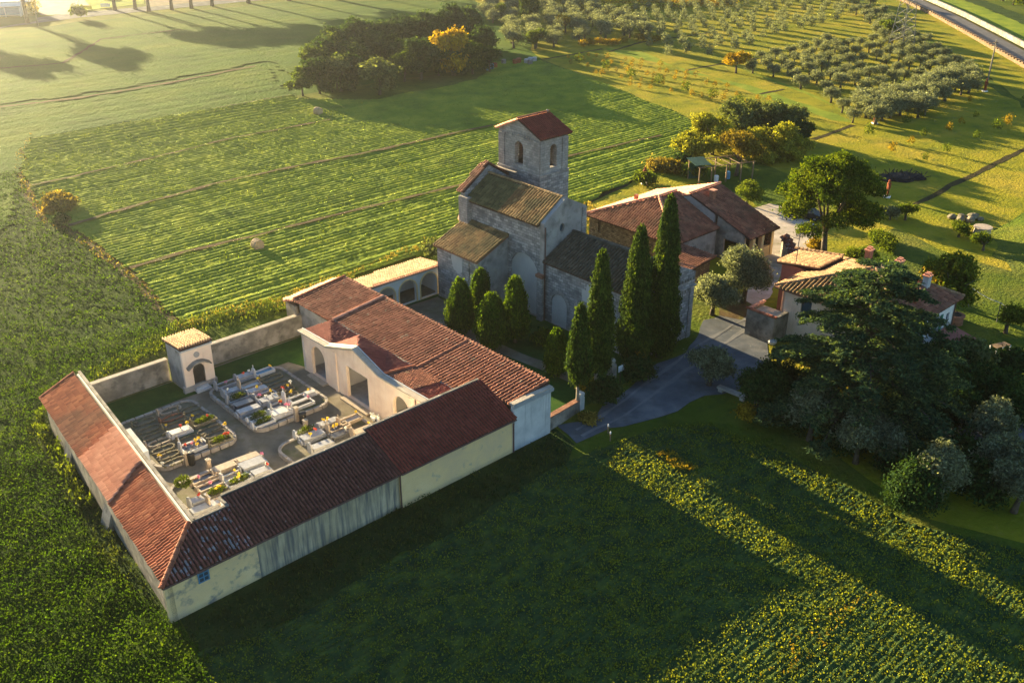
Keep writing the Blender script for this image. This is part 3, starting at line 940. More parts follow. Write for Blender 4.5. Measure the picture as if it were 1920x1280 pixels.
leafy('yellow_weeds', [(170, 722), (300, 665), (395, 625), (545, 585), (540, 560), (480, 575), (400, 590), (330, 610), (255, 655), (170, 700)], 14, 'leaf_mid', .14, .5, 56, nper=4, aspect=.3, lift=(0, 0, 1.6), up=.2)
leafy('yellow_weeds', [(330, 632), (395, 605), (545, 578), (545, 562), (480, 572), (400, 588), (340, 612)], 9, 'leaf_straw', .12, .55, 64, nper=3, aspect=.3, lift=(0, 0, 1.6), up=.2)
leafy('yellow_weeds', [(545, 562), (650, 530), (700, 500), (820, 466), (815, 450), (740, 478), (640, 520), (545, 548)], 9, 'leaf_straw', .13, .55, 57, nper=4, aspect=.3, lift=(0, 0, 1.6), up=.2)
leafy('yellow_weeds', [(1065, 400), (1110, 380), (1110, 455), (1090, 455), (1085, 420)], 10, 'leaf_straw', .18, .5, 58, nper=4, aspect=.3, lift=(0, 0, 1.6), up=.2)
leafy('crop_field_leaves', MAIN_FIELD, 6, 'leaf_field', .075, .09, 63, nper=2, lift=(0, 0, .7), sp=.15, zfun=main_h, up=.3)
leafy('track_weeds', [(60, 250), (30, 290), (28, 330), (45, 365), (75, 412), (130, 442), (240, 522), (320, 595), (350, 612), (262, 515), (200, 470), (150, 428), (92, 395), (62, 345), (52, 300)], 4, 'leaf_straw', .13, .2, 59, nper=3, aspect=.35, lift=(0, 0, 1.2), up=.4)
leafy('front_yellow_weeds', [(1240, 850), (1262, 848), (1310, 880), (1295, 892), (1250, 872)], 22, 'leaf_yellow', .1, .3, 60, nper=4)
leafy('front_yellow_weeds', [(1500, 1185), (1560, 1150), (1640, 1095), (1650, 1110), (1590, 1160), (1540, 1215), (1440, 1280), (1410, 1270)], 5, 'leaf_yellow', .09, .32, 61, nper=3)
leafy('lawn_tufts', [(1260, 790), (1400, 800), (1620, 905), (1700, 985), (1560, 930), (1400, 850), (1250, 800)], 14, 'leaf_mid', .10, .16, 62, nper=3, aspect=.3, lift=(0, 0, 1.2))

# gentle banks on the right: a grassy mound and the road embankment
def mound(name, c, rx, ry, h, mat, rz=0, n=40):
    vs_, fs = [], []
    for i in range(n + 1):
        for j in range(n + 1):
            x, y = (i / n * 2 - 1), (j / n * 2 - 1)
            r = math.hypot(x, y)
            z = h * max(0, math.cos(min(1, r) * math.pi / 2)) ** 1.3
            z += .15 * h * (float(vnoise([x * 4 + 9], [y * 4], seed=77)[0]) - .5) * (r < 1)
            X, Y = x * rx, y * ry
            vs_.append((c[0] + X * math.cos(rz) - Y * math.sin(rz), c[1] + X * math.sin(rz) + Y * math.cos(rz), z - .02))
    for i in range(n):
        for j in range(n):
            k = i * (n + 1) + j
            fs.append((k, k + n + 1, k + n + 2, k + 1))
    me = bpy.data.meshes.new(name)
    me.from_pydata(vs_, [], fs)
    for p in me.polygons: p.use_smooth = True
    me.materials.append(MATS[mat])
    return tag(link(name, me), kind='structure')


c = at(1925, 440)
mound('grass_mound', (c[0] + 7, c[1] - 2), 10, 18, 1.3, 'grass', -.75)


# ================================================================== THE BURIAL ENCLOSURE
# --- front wing, along the field
t, o = thing('burial_wing', 28, 46.4, 'long front wing along the crop field, cream and stained grey wall under dark red roof', 'building')
MB(o).box(14.8, 20.6, 45.0, 45.3, 0, 2.93).build('wall', 'plaster_peeling', t, 'cream plaster wall with a small blue window, peeling near the ground').location = (0, 0, 0)
MB(o).box(20.6, 26.2, 45.03, 45.3, 0, 2.93).build('wall', 'plaster_stained', t, 'grey plaster wall with dark vertical rain streaks')
MB(o).box(26.2, 31.1, 45.01, 45.3, 0, 2.93).build('wall', 'plaster_stained', t, 'weathered grey plaster wall')
MB(o).box(31.1, 41.15, 44.86, 45.3, 0, 2.98).build('wall', 'plaster_cream', t, 'clean cream plaster wall')
MB(o).box(18.0, 20.3, 47.35, 47.6, 0, 4.05).box(20.3, 31, 48.2, 48.45, 0, 4.3).box(31, 41.2, 48.4, 48.65, 0, 4.45).box(20.15, 20.4, 47.6, 48.2, 0, 4.2).build('inner_wall', 'plaster_white', t)
MB(o).box(18.1, 20.4, 47.5, 47.68, 4.06, 4.22).box(20.16, 20.34, 47.68, 48.5, 4.1, 4.32).box(20.34, 31, 48.36, 48.54, 4.31, 4.46).box(31, 41.2, 48.58, 48.76, 4.46, 4.62).build('coping', 'wall_old', t)
slope([(14.55, 44.7, 2.93), (20.3, 44.7, 2.93), (20.3, 47.45, 4.15), (17.7, 47.45, 4.15)], o, 'tile_mottled', t, seed=1, label='mottled slope with pale lichen')
slope([(20.3, 44.7, 2.93), (31.0, 44.7, 2.93), (31.0, 48.3, 4.4), (20.3, 48.3, 4.4)], o, 'tile_brown', t, seed=2, label='dark brown slope')
slope([(31.0, 44.55, 3.02), (41.25, 44.55, 3.02), (41.25, 48.5, 4.56), (31.0, 48.5, 4.56)], o, 'tile_red', t, seed=3, label='newer bright red slope', tw=.24)
ridge((14.5, 44.6, 2.98), (17.75, 47.5, 4.2), o, 'tile_orange', t, .15, name='hip_tile')
MB(o).box(41.12, 41.3, 44.55, 48.6, 2.6, 2.98).prism([(41.15, 44.86), (41.3, 44.86), (41.3, 48.5), (41.15, 48.5)], 0, [3.0, 3.0, 4.5, 4.5]).build('end_wall', 'plaster_pale', t)
win = MB(o).box(16.78, 17.42, 44.95, 45.02, 1.85, 2.75).build('window', 'glass', t, 'small blue framed window of six panes')
fr = MB(o)
for x in (16.76, 17.08, 17.38): fr.box(x, x + .06, 44.90, 44.97, 1.85, 2.75)
for z in (1.82, 2.13, 2.43, 2.71): fr.box(16.74, 17.46, 44.915, 44.962, z, z + .06)
fr.build('frame', 'blue_paint', win)
for x in (31.05, 41.2):
    MB(o).tube([(x, 44.78, .05), (x, 44.78, 2.8)], .055, 8).box(x - .1, x + .1, 44.72, 44.84, 2.75, 2.95).build('downpipe', 'copper_pipe', t)
g = MB(o)
g.tube([(14.6, 44.62, 2.86), (31, 44.62, 2.86)], .06, 6).tube([(31, 44.47, 2.95), (41.2, 44.47, 2.95)], .06, 6)
g.build('gutter', 'copper_pipe', t)

# --- left wing
t, o = thing('burial_wing', 17.5, 58, 'left lean-to wing with sunlit orange roof in three patches and overgrown old outer wall', 'building')
OL = lambda b, z: (14.75 + (b - 45) * .094, b, z)
IL = lambda b, z, d=0: (17.72 + d + (b - 47.5) * .094, b, z)
MB(o).prism([(14.95, 45.0), (15.25, 45.0), (17.65, 70.4), (17.35, 70.4)], 0, 2.9).build('wall', 'wall_old', t, 'old crumbling outer wall')
MB(o).prism([(17.85, 47.6), (18.1, 47.6), (20.25, 70.4), (20.0, 70.4)], 0, 4.05).build('inner_wall', 'plaster_white', t)
MB(o).prism([(17.98, 47.5), (18.18, 47.5), (20.33, 70.5), (20.13, 70.5)], 4.05, 4.22).build('coping', 'wall_old', t)
MB(o).prism([(17.35, 70.15), (20.05, 70.15), (20.05, 70.45), (17.35, 70.45)], 0, [2.8, 4.0, 4.0, 2.8]).build('end_wall', 'wall_old', t)
slope([OL(44.7, 2.95), OL(54.2, 2.95), IL(55.6, 4.15), IL(47.5, 4.15)], o, 'tile_orange', t, seed=4, label='brownish orange slope', base='tile_orange')
slope([OL(54.2, 3.12), OL(60.4, 3.12), IL(60.8, 4.30), IL(55.6, 4.30)], o, 'tile_salmon', t, seed=5, tw=.2, label='raised salmon pink slope', th=.3)
slope([OL(60.4, 2.95), OL(70.5, 2.95), IL(70.5, 4.15), IL(60.8, 4.15)], o, 'tile_orange', t, seed=6, label='uneven old orange slope')
ridge(IL(70.5, 4.2), OL(70.6, 3.0), o, 'tile_orange', t, .12, seed=3)
MB(o).prism([(19.0, 57.6), (19.75, 57.6), (20.05, 61.2), (19.3, 61.2)], 0, 3.5).build('wall', 'plaster_pale', t, 'pale buttress block on the court side')
# stone buttresses against the outer wall
for b in (56.2, 65):
    x = OL(b, 0)[0]
    MB(o).prism([(x - .25, b - .6), (x + .35, b - .6), (x + .35, b + .6), (x - .25, b + .6)], 0, [.2, 1.9, 1.9, .2]).build('buttress', 'wall_old', t)

# --- back boundary walls, the mortuary kiosk between them
t, o = thing('boundary_wall', 23.8, 72.2, 'weathered plaster wall between the left wing and the small kiosk with bright roof', 'wall')
MB(o).box(20.0, 27.6, 72.0, 72.35, 0, 1.9).build('wall_face', 'wall_old', t)
MB(o).box(20.0, 27.6, 71.94, 72.41, 1.9, 2.0).build('coping', 'coping', t)
t, o = thing('boundary_wall', 35.2, 72.2, 'weathered plaster wall between the kiosk and the long tiled hall', 'wall')
MB(o).box(30.1, 40.4, 72.0, 72.35, 0, 1.9).build('wall_face', 'wall_old', t)
MB(o).box(30.1, 40.4, 71.94, 72.41, 1.9, 2.0).build('coping', 'coping', t)

t, o = thing('mortuary_kiosk', 28.85, 70.4, 'small square plastered kiosk with dark arched door under curved canopy in the court corner', 'kiosk')
MB(o).wall('b', 69.0, 69.3, rect(27.6, 30.15, 0, 3.85), [arch(28.35, 29.35, .32, 2.3, 8)]).build('front_wall', 'plaster_pink', t)
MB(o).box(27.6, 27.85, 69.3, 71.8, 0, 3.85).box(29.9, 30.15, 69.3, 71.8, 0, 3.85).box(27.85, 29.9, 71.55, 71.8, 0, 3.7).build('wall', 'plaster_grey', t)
d = MB(o).wall('b', 69.16, 69.22, arch(28.36, 29.34, .32, 2.29, 8)).build('door', 'metal_dark', t)
bars = MB(o)
for x in np.arange(28.45, 29.3, .12): bars.box(x, x + .03, 69.12, 69.15, .35, 1.9)
bars.build('bars', 'metal_dark', d)
cn = MB(o)
pts = [(-1.0, 2.22), (-.75, 2.4), (-.4, 2.58), (0, 2.64), (.4, 2.58), (.75, 2.4), (1.0, 2.22)]
for (x0, z0), (x1, z1) in zip(pts[:-1], pts[1:]):
    cn.add([(28.85 + x0, 68.55, z0), (28.85 + x1, 68.55, z1), (28.85 + x1, 69, z1 + .05), (28.85 + x0, 69, z0 + .05),
            (28.85 + x0, 68.55, z0 - .12), (28.85 + x1, 68.55, z1 - .12), (28.85 + x1, 69, z1 - .12), (28.85 + x0, 69, z0 - .12)],
           [(0, 1, 2, 3), (7, 6, 5, 4), (0, 4, 5, 1), (1, 5, 6, 2), (3, 7, 4, 0)])
cn.build('canopy', 'wall_old', t)
r = MB(o)
r.wall('b', 68.93, 69.0, [(28.85 + .24 * math.cos(k * math.pi / 8), 3.14 + .24 * math.sin(k * math.pi / 8)) for k in range(16)])
r.build('roundel', 'plaster_grey', t)
MB(o).box(28.2, 29.5, 68.4, 69.0, 0, .16).box(28.3, 29.4, 68.65, 69.0, .16, .3).build('step', 'marble', t)
MB(o).box(27.5, 30.25, 68.9, 71.9, 3.72, 3.85).build('cornice', 'zinc', t)
slope([(27.45, 68.85, 4.12), (30.3, 68.85, 4.12), (30.3, 71.95, 3.86), (27.45, 71.95, 3.86)], o, 'tile_lichen', t, th=.16, seed=7, tw=.22, tl=.34)
wbk = MB(o).box(27.4, 30.3, 68.96, 69.3, 0, .55).build('plinth', 'plaster_grey', t)

# --- the long hall with its arcaded front
t, o = thing('cemetery_hall', 41, 58, 'long hall with ribbed tile roof and pink arched front facing the graves', 'building')
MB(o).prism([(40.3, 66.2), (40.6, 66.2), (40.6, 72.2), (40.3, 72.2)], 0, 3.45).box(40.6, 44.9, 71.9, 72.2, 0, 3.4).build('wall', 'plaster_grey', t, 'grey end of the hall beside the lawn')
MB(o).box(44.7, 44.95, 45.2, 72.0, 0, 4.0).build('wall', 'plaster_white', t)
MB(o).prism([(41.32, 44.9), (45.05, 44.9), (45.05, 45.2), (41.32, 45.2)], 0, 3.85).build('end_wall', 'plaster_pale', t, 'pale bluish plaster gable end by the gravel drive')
MB(o).box(41.25, 45.2, 44.84, 45.3, 3.85, 4.02).build('coping', 'coping', t)
MB(o).box(41.2, 45.25, 44.78, 44.84, 3.66, 3.92).build('gutter', 'zinc', t)
B0, BM, BE = 45.25, 51.6, 66.0
HZ0, HZ1 = 3.55, 4.15
HS = lambda a_: HZ0 + (HZ1 - HZ0) * (a_ - 39.95) / 5.2
slope([(41.32, B0, HS(41.32)), (45.15, B0, HZ1), (45.15, 54.5, HZ1), (39.95, 54.5, HZ0), (39.95, 48.85, HZ0), (41.32, 48.85, HS(41.32))], o, 'tile_main', t, seed=8, tw=.34, tl=.5, label='ribbed slope at the drive end')
slope([(39.95, 54.5, HZ0), (45.15, 54.5, HZ1), (45.15, 66.0, HZ1), (39.95, 66.0, HZ0)], o, 'tile_main', t, seed=9, tw=.34, tl=.5, label='ribbed middle slope')
slope([(39.75, 66.0, HZ0 - .02), (45.15, 66.0, HZ1 - .02), (45.15, 72.0, HZ1), (39.75, 72.0, HZ0)], o, 'tile_main', t, seed=10, tw=.34, tl=.5, label='ribbed slope at the field end')
slope([(39.7, 72.0, HZ0 + .02), (45.15, 72.0, HZ1 + .02), (45.3, 74.0, 3.3), (39.7, 74.0, 2.9)], o, 'tile_salmon', t, seed=11, tw=.3, label='narrow sunlit slope over the back wall')  # pale tile colour carries the sunlight on this slope
MB(o).box(39.9, 45.0, 73.6, 73.85, 0, 2.85).box(39.9, 40.15, 72.2, 73.6, 0, 2.8).build('back_wall', 'wall_old', t)
ridge((39.9, 66.0, HZ0 + .12), (45.15, 66.0, HZ1 + .12), o, 'tile_salmon', t, .16)
ridge((39.9, 54.5, HZ0 + .1), (45.15, 54.5, HZ1 + .1), o, 'tile_main', t, .11, seed=2)
ridge((45.15, 45.3, HZ1 + .05), (45.15, 72, HZ1 + .05), o, 'tile_main', t, .13, seed=3)
ridge((39.75, 72.02, HZ0 + .1), (45.2, 72.02, HZ1 + .1), o, 'tile_orange', t, .15, seed=4)
MB(o).box(39.78, 39.98, 48.85, 66.0, 3.35, 3.72).build('parapet', 'wall_old', t)
# the front
FO = [(48.3, 0), (66.1, 0), (66.1, 3.62), (62.1, 3.72), (58.1, 5.0), (54.7, 3.95), (48.3, 4.05)]
hl = [arch(62.75, 64.75, .16, 3.0), rect(56.65, 59.6, .16, 3.0), arch(51.4, 53.4, .2, 3.15)]
MB(o).wall('a', 36.8, 37.08, FO, hl).build('facade', 'plaster_pink', t)
MB(o).box(36.8, 40.2, 65.8, 66.08, 0, 3.5).build('side_wall', 'plaster_white', t)
ins = MB(o)
for h_ in hl:
    pass
MB(o).box(37.08, 40.2, 48.6, 65.8, .1, .17).build('floor', 'marble_grey', t)
lo = MB(o)
bk = MB(o).box(40.0, 40.3, 48.5, 66.0, 0, 3.5).build('back_wall', 'plaster_white', t)
rl = random.Random(3)
for i in range(24):
    for j in range(4):
        b0 = 49.2 + i * .68
        lo.box(39.93, 40.0, b0, b0 + .6, .35 + j * .72, .95 + j * .72)
lo.build('memorial_panel', 'loculus', bk, kind='stuff')
for y_ in (60.9, 55.0):
    MB(o).box(37.08, 40.0, y_, y_ + .2, 0, 3.3).build('partition', 'plaster_white', t)
cn = MB(o)
prof = [(48.2, 4.05), (54.7, 3.95), (58.1, 5.0), (62.1, 3.72), (66.25, 3.62)]
for (b0, z0), (b1, z1) in zip(prof[:-1], prof[1:]):
    for (w, dz0, dz1) in ((.16, -.12, .02), (.30, .02, .14)):
        cn.add([(36.8 - w, b0, z0 + dz0), (36.8 - w, b1, z1 + dz0), (37.08, b1, z1 + dz0), (37.08, b0, z0 + dz0), (36.8 - w, b0, z0 + dz1), (36.8 - w, b1, z1 + dz1), (37.0, b1, z1 + dz1), (37.0, b0, z0 + dz1)],
               [(0, 3, 2, 1), (4, 5, 6, 7), (0, 1, 5, 4), (1, 2, 6, 5), (2, 3, 7, 6), (3, 0, 4, 7)][::1])
cn.build('cornice', 'coping', t)
gt = MB(o)
for (b0, z0), (b1, z1) in zip(prof[:-1], prof[1:]):
    gt.tube([(37.06, b0, z0 + .16), (37.06, b1, z1 + .16)], .05, 6)
gt.build('gutter', 'zinc', t)
# flat-tiled roof behind the front, following its gable
RZ = 3.60
pr_ = [(48.6, 4.02, 'tile_flat_red'), (51.4, 3.98, 'tile_main'), (54.7, 3.94, 'tile_flat_red'), (58.1, 4.98, 'tile_flat_red'), (62.1, 3.72, 'tile_flat_red'), (66.05, 3.64, None)]
for k, ((b0, z0, mt), (b1, z1, _)) in enumerate(zip(pr_[:-1], pr_[1:])):
    zz = RZ if z0 < 4.5 and z1 < 4.5 else RZ
    q0 = 3.62 if abs(z0 - 4.98) > .1 else 3.66
    q1 = 3.62 if abs(z1 - 4.98) > .1 else 3.66
    base = 'tile_red' if k == 0 else mt
    P4 = [(37.04, b0, z0 + .04), (37.04, b1, z1 + .04), (39.85, b1, q1 + .06), (39.85, b0, q0 + .06)]
    MB(o).slab([P4[0], P4[1], P4[2]], .1).slab([P4[0], P4[2], P4[3]], .1).build('roof', base, t)
    rf = t.children[-1]
    # tile courses laid down each part
    for tri in ((P4[0], P4[1], P4[2]), (P4[0], P4[2], P4[3])):
        tiles(list(tri), o, base, rf, .2, .3, seed=40 + k, flat=(mt == 'tile_flat_red'))
ridge((37.1, 54.7, 4.1), (39.9, 54.7, 3.75), o, 'tile_orange', t, .12, seed=5)
st = MB(o)
st.box(36.2, 36.8, 56.3, 59.9, 0, .15)
st.build('step', 'travertine', t)
st = MB(o).box(36.3, 36.8, 62.5, 65.0, 0, .14).build('step', 'travertine', t)
for b in (51.0, 60.9):
    MB(o).box(36.72, 36.8, b, b + .35, 0, 3.6).build('pilaster', 'plaster_pink', t)
MB(o).tube([(36.68, 50.4, .1), (36.68, 50.4, 3.9)], .05, 8).build('downpipe', 'copper_pipe', t)
MB(o).box(36.74, 36.8, 48.4, 66.1, 0, .5).build('plinth', 'plaster_grey', t) if False else None

# --- walls and arcade of the church garden
t, o = thing('garden_wall', 48.4, 64.4, 'short free-standing plastered wall right behind the long hall roof', 'wall')
MB(o).box(47.9, 48.25, 60.6, 68.2, 0, 1.7).build('wall_face', 'plaster_grey', t)
MB(o).box(47.84, 48.31, 60.55, 68.25, 1.7, 1.82).build('coping', 'coping', t)

t, o = thing('garden_arcade', 50.3, 72, 'low white porch of three arches with sunlit tile roof joining the hall to the church', 'building')
holes = [arch(47.75, 49.7, .08, 2.45), arch(50.25, 52.25, .08, 2.5), arch(52.8, 54.8, .08, 2.55)]
MB(o).wall('b', 70.7, 71.0, rect(45.1, 55.3, 0, 2.95), holes).build('arcade_wall', 'plaster_white', t)
MB(o).box(45.1, 55.3, 73.4, 73.7, 0, 2.55).box(55.0, 55.3, 71.0, 73.4, 0, 2.7).build('back_wall', 'plaster_white', t)
tr = MB(o)
for h_ in holes:
    u0, u1, zt = h_[0][0], h_[1][0], max(p[1] for p in h_)
    out = arch(u0 - .14, u1 + .14, .08, zt + .14)
    tr.wall('b', 70.64, 70.7, out[:2] + out[2:], [arch(u0, u1, .081, zt)])
tr.build('arch_trim', 'plaster_cream', t)
slope([(45.1, 70.35, 3.22), (55.4, 70.35, 3.12), (55.4, 74.0, 2.62), (45.1, 74.0, 2.62)], o, 'tile_lichen', t, th=.14, seed=12, base='tile_salmon')
MB(o).box(45.1, 55.35, 70.42, 70.72, 2.95, 3.08).build('cornice', 'wall_old', t)
MB(o).box(45.3, 55, 71, 73.4, .04, .1).build('floor', 'path_gravel', t)

t, o = thing('gate_wall', 49.2, 46, 'low ruined wall with brick coping between the hall end and the cypress trunks', 'wall')
MB(o).prism([(45.15, 45.1), (48.9, 45.6), (48.9, 45.95), (45.15, 45.45)], 0, [1.15, .95, .95, 1.15]).build('wall_face', 'wall_old', t)
MB(o).prism([(45.15, 45.05), (48.9, 45.55), (48.9, 46.0), (45.15, 45.5)], [1.15, .95, .95, 1.15], [1.27, 1.05, 1.05, 1.27]).build('coping', 'brick_wall', t)
MB(o).box(49.0, 49.5, 45.6, 46.1, 0, 1.5).build('pier', 'plaster_pale', t)

t, o = thing('gate_pillar', 53.7, 46.6, 'round-topped stone gate pillar beside the white notice board', 'pillar')
MB(o).box(53.42, 53.98, 46.32, 46.88, 0, 2.0).build('shaft', 'wall_old', t)
MB(o).lathe(53.7, 46.6, [(.36, 2.0), (.38, 2.08), (.26, 2.16), (.24, 2.3), (.3, 2.42), (.22, 2.58), (.05, 2.66)], 12).build('cap', 'wall_old', t)
t, o = thing('notice_board', 54.9, 46.7, 'small white notice board on a post beside the gate pillar', 'sign')
MB(o).box(54.87, 54.93, 46.67, 46.73, 0, 1.3).build('post', 'metal_dark', t)
MB(o).box(54.55, 55.25, 46.60, 46.64, 1.0, 1.55).build('panel', 'white_paint', t)

# ================================================================== THE CHURCH
t, o = thing('stone_church', 61, 59, 'old grey stone church with low nave, tall gabled transept and mossy tile roofs', 'church')
# tall block
MB(o).wall('a', 58.4, 58.95, rect(59.9, 70.0, 0, 9.25), [arch(60.15, 64.05, .02, 5.9, 16)]).build('wall', 'stone_church', t, 'tall stone wall with a big blocked arch')
MB(o).wall('a', 58.66, 58.72, arch(60.1, 64.1, .0, 5.95, 16)).build('arch_infill', 'render_patch', t, 'smooth plaster filling of the big arch')
MB(o).wall('b', 59.45, 59.92, [(58.35, 0), (63.7, 0), (63.7, 10.0), (61.1, 11.3), (58.35, 9.45)], [[(60.66 + .30 * math.cos(k * math.pi / 8), 8.55 + .42 * math.sin(k * math.pi / 8)) for k in range(16)]]).build('gable_wall', 'plaster_grey', t, 'grey plastered gable with a small round window')
MB(o).wall('b', 59.70, 59.74, [(60.66 + .30 * math.cos(k * math.pi / 8), 8.55 + .42 * math.sin(k * math.pi / 8)) for k in range(16)]).build('round_window', 'glass', t)
MB(o).box(63.2, 63.75, 59.35, 59.5, 0, 9.9).build('pilaster', 'stone_tower', t)
MB(o).wall('b', 70.0, 70.6, [(58.0, 0), (64.2, 0), (64.2, 10.0), (61.1, 12.0), (58.0, 9.85)]).build('gable_wall', 'stone_church', t, 'raised east gable with tiled coping')
MB(o).box(63.5, 64.0, 59.9, 70.0, 0, 9.3).build('wall', 'stone_church', t)
MB(o).box(57.75, 58.4, 69.4, 70.65, 0, 9.5).build('buttress', 'stone_tower', t)
slope([(58.05, 59.95, 9.22), (58.05, 65.3, 9.22), (61.1, 65.3, 11.15), (61.1, 59.95, 11.15)], o, 'tile_church', t, seed=13, tw=.34, tl=.5, label='golden brown half of the transept slope')
slope([(58.05, 65.3, 9.2), (58.05, 70.0, 9.2), (61.1, 70.0, 11.13), (61.1, 65.3, 11.13)], o, 'tile_olive', t, seed=14, tw=.34, tl=.5, label='mossy dark half of the transept slope')
slope([(61.1, 59.95, 11.15), (61.1, 70.0, 11.15), (64.2, 70.0, 9.2), (64.2, 59.95, 9.2)], o, 'tile_church', t, seed=15, tw=.34, tl=.5)
ridge((61.1, 59.9, 11.2), (61.1, 70, 11.2), o, 'tile_church', t, .15)
slope([(57.85, 69.95, 9.98), (61.1, 69.95, 12.16), (61.1, 70.95, 12.1), (57.85, 70.95, 9.9)], o, 'tile_farm', t, seed=16, th=.1, tw=.3, label='tiled coping of the east gable')
slope([(61.1, 69.95, 12.16), (64.3, 69.95, 10.1), (64.3, 70.95, 10.05), (61.1, 70.95, 12.1)], o, 'tile_farm', t, seed=17, th=.1, tw=.3)
# apse
ap = MB(o)
n = 10
ring = [(61.1 + 2.5 * math.cos(math.pi * k / n), 70.6 + 2.5 * math.sin(math.pi * k / n)) for k in range(n + 1)]
ap.prism(ring, 0, 6.6)
ap.build('apse', 'stone_church', t, 'half-round apse')
rr_ = MB(o)
ring = [(61.1 + 2.75 * math.cos(math.pi * k / n), 70.6 + 2.75 * math.sin(math.pi * k / n), 6.55) for k in range(n + 1)]
for k in range(n):
    rr_.slab([ring[k], ring[k + 1], (61.1, 70.62, 8.3)], .1)
rr_.build('apse_roof', 'tile_farm', t)
# side chapel (lean-to towards the garden)
MB(o).wall('a', 54.7, 55.15, rect(64.75, 69.95, 0, 5.45), [rect(65.55, 65.68, 3.2, 4.9)]).build('wall', 'stone_church', t, 'side chapel wall with a narrow slit')
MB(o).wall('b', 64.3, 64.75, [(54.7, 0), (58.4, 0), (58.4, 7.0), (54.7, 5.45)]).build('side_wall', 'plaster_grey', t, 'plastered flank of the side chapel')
MB(o).wall('b', 69.95, 70.35, [(54.7, 0), (58.0, 0), (58.0, 6.9), (54.7, 5.45)]).build('side_wall', 'stone_church', t)
MB(o).wall('a', 54.66, 54.7, [(66.6, 3.6), (67.2, 3.3), (67.9, 3.7), (68.2, 4.6), (68.1, 5.3), (66.5, 5.3)]).build('plaster_patch', 'render_patch', t)
slope([(54.4, 64.15, 5.38), (54.4, 70.5, 5.38), (58.38, 70.5, 7.08), (58.38, 64.15, 7.08)], o, 'tile_church', t, seed=18, tw=.34, tl=.5, base='tile_farm', label='tile lean-to of the side chapel')
ridge((58.3, 64.2, 7.15), (58.3, 70.4, 7.15), o, 'tile_church', t, .1)
MB(o).box(55.1, 55.6, 64.1, 64.3, 0, 4.7).build('quoin', 'stone_church', t)
MB(o).box(58.0, 58.4, 59.3, 59.95, 0, 4.3).build('buttress', 'stone_tower', t, 'slim half column beside the big arch')
MB(o).box(57.95, 58.4, 59.25, 60.1, 4.3, 4.6).build('capital', 'brick_wall', t)
MB(o).tube([(58.3, 59.2, .1), (58.3, 59.2, 9.2)], .06, 8).build('downpipe', 'copper_pipe', t)
# nave
nh = [arch(56.5, 58.5, .02, 3.15), arch(53.45, 55.4, .02, 3.15), arch(50.3, 52.3, .02, 3.15)]
MB(o).wall('a', 58.5, 58.95, rect(48.7, 59.45, 0, 5.95), nh).build('wall', 'stone_church', t, 'nave wall with three blocked arches')
for h_ in nh:
    u0, u1 = h_[0][0], h_[1][0]
    MB(o).wall('a', 58.58, 58.62, arch(u0 - .05, u1 + .05, 0, 3.2)).build('arch_infill', 'render_patch', t)
    vs_ = MB(o)
    c_, r_, zs = (u0 + u1) / 2, (u1 - u0) / 2, 3.15 - (u1 - u0) / 2
    for k in range(13):
        th0, th1 = math.pi * (k + .06) / 13, math.pi * (k + .94) / 13
        q = [(c_ + rad * math.cos(th), zs + rad * math.sin(th)) for rad, th in ((r_ + .02, th0), (r_ + .40, th0), (r_ + .40, th1), (r_ + .02, th1))]
        vs_.wall('a', 58.45, 58.5, q)
    vs_.build('arch_stone', 'stone_tower', t, kind='stuff')
vs_ = MB(o)
for k in range(22):
    th0, th1 = math.pi * (k + .06) / 22, math.pi * (k + .94) / 22
    if k < 1: continue
    q = [(62.1 + rad * math.cos(th), 3.95 + rad * math.sin(th)) for rad, th in ((1.98, th0), (2.38, th0), (2.38, th1), (1.98, th1))]
    if max(p[0] for p in q) > 64.25: continue
    vs_.wall('a', 58.35, 58.4, q)
vs_.build('arch_stone', 'stone_church', t, kind='stuff')
MB(o).wall('a', 58.46, 58.5, [(53.0, 3.5), (54.6, 3.6), (54.7, 4.6), (54.2, 4.7), (54.1, 5.3), (53.6, 5.2), (53.5, 4.7), (53.0, 4.6)]).build('plaster_patch', 'render_patch', t)
MB(o).box(65.4, 65.8, 48.7, 59.45, 0, 5.95).build('wall', 'stone_church', t)
MB(o).wall('b', 48.15, 48.7, [(58.3, 0), (65.95, 0), (65.95, 6.3), (65.5, 6.5), (62.1, 8.1), (58.7, 6.5), (58.3, 6.3)], [arch(61.2, 63.0, .02, 3.4)]).build('front_wall', 'stone_church', t, 'narrow front of the nave facing the drive')
MB(o).wall('b', 48.4, 48.46, arch(61.2, 63.0, .02, 3.4)).build('door', 'wood_dark', t)
MB(o).box(58.2, 66.05, 48.0, 48.15, 5.0, 5.12).build('cornice', 'stone_tower', t)
for x in (58.35, 60.4, 63.5, 65.3):
    MB(o).box(x, x + .45, 48.05, 48.15, 0, 5.0).build('pilaster', 'stone_tower', t)
cb = MB(o)
for i in range(20): cb.box(58.4 + i * .38, 58.55 + i * .38, 48.04, 48.15, 5.62, 5.85)
for i in range(18): cb.box(58.6 + i * .4, 58.72 + i * .4, 48.06, 48.15, 4.6, 4.85)
cb.build('corbel', 'wall_old', t, kind='stuff')
slope([(58.2, 48.5, 5.92), (58.2, 59.45, 5.92), (62.1, 59.45, 7.8), (62.1, 48.5, 7.8)], o, 'tile_nave', t, seed=19, tw=.34, tl=.5, label='dark mossy nave slope')
slope([(62.1, 48.5, 7.8), (62.1, 59.45, 7.8), (66.1, 59.45, 5.92), (66.1, 48.5, 5.92)], o, 'tile_nave', t, seed=20, tw=.34, tl=.5)
ridge((62.1, 48.4, 7.87), (62.1, 59.4, 7.87), o, 'tile_nave', t, .15)
ridge((58.2, 48.35, 6.5), (62.1, 48.35, 8.18), o, 'tile_farm', t, .13, seed=3)
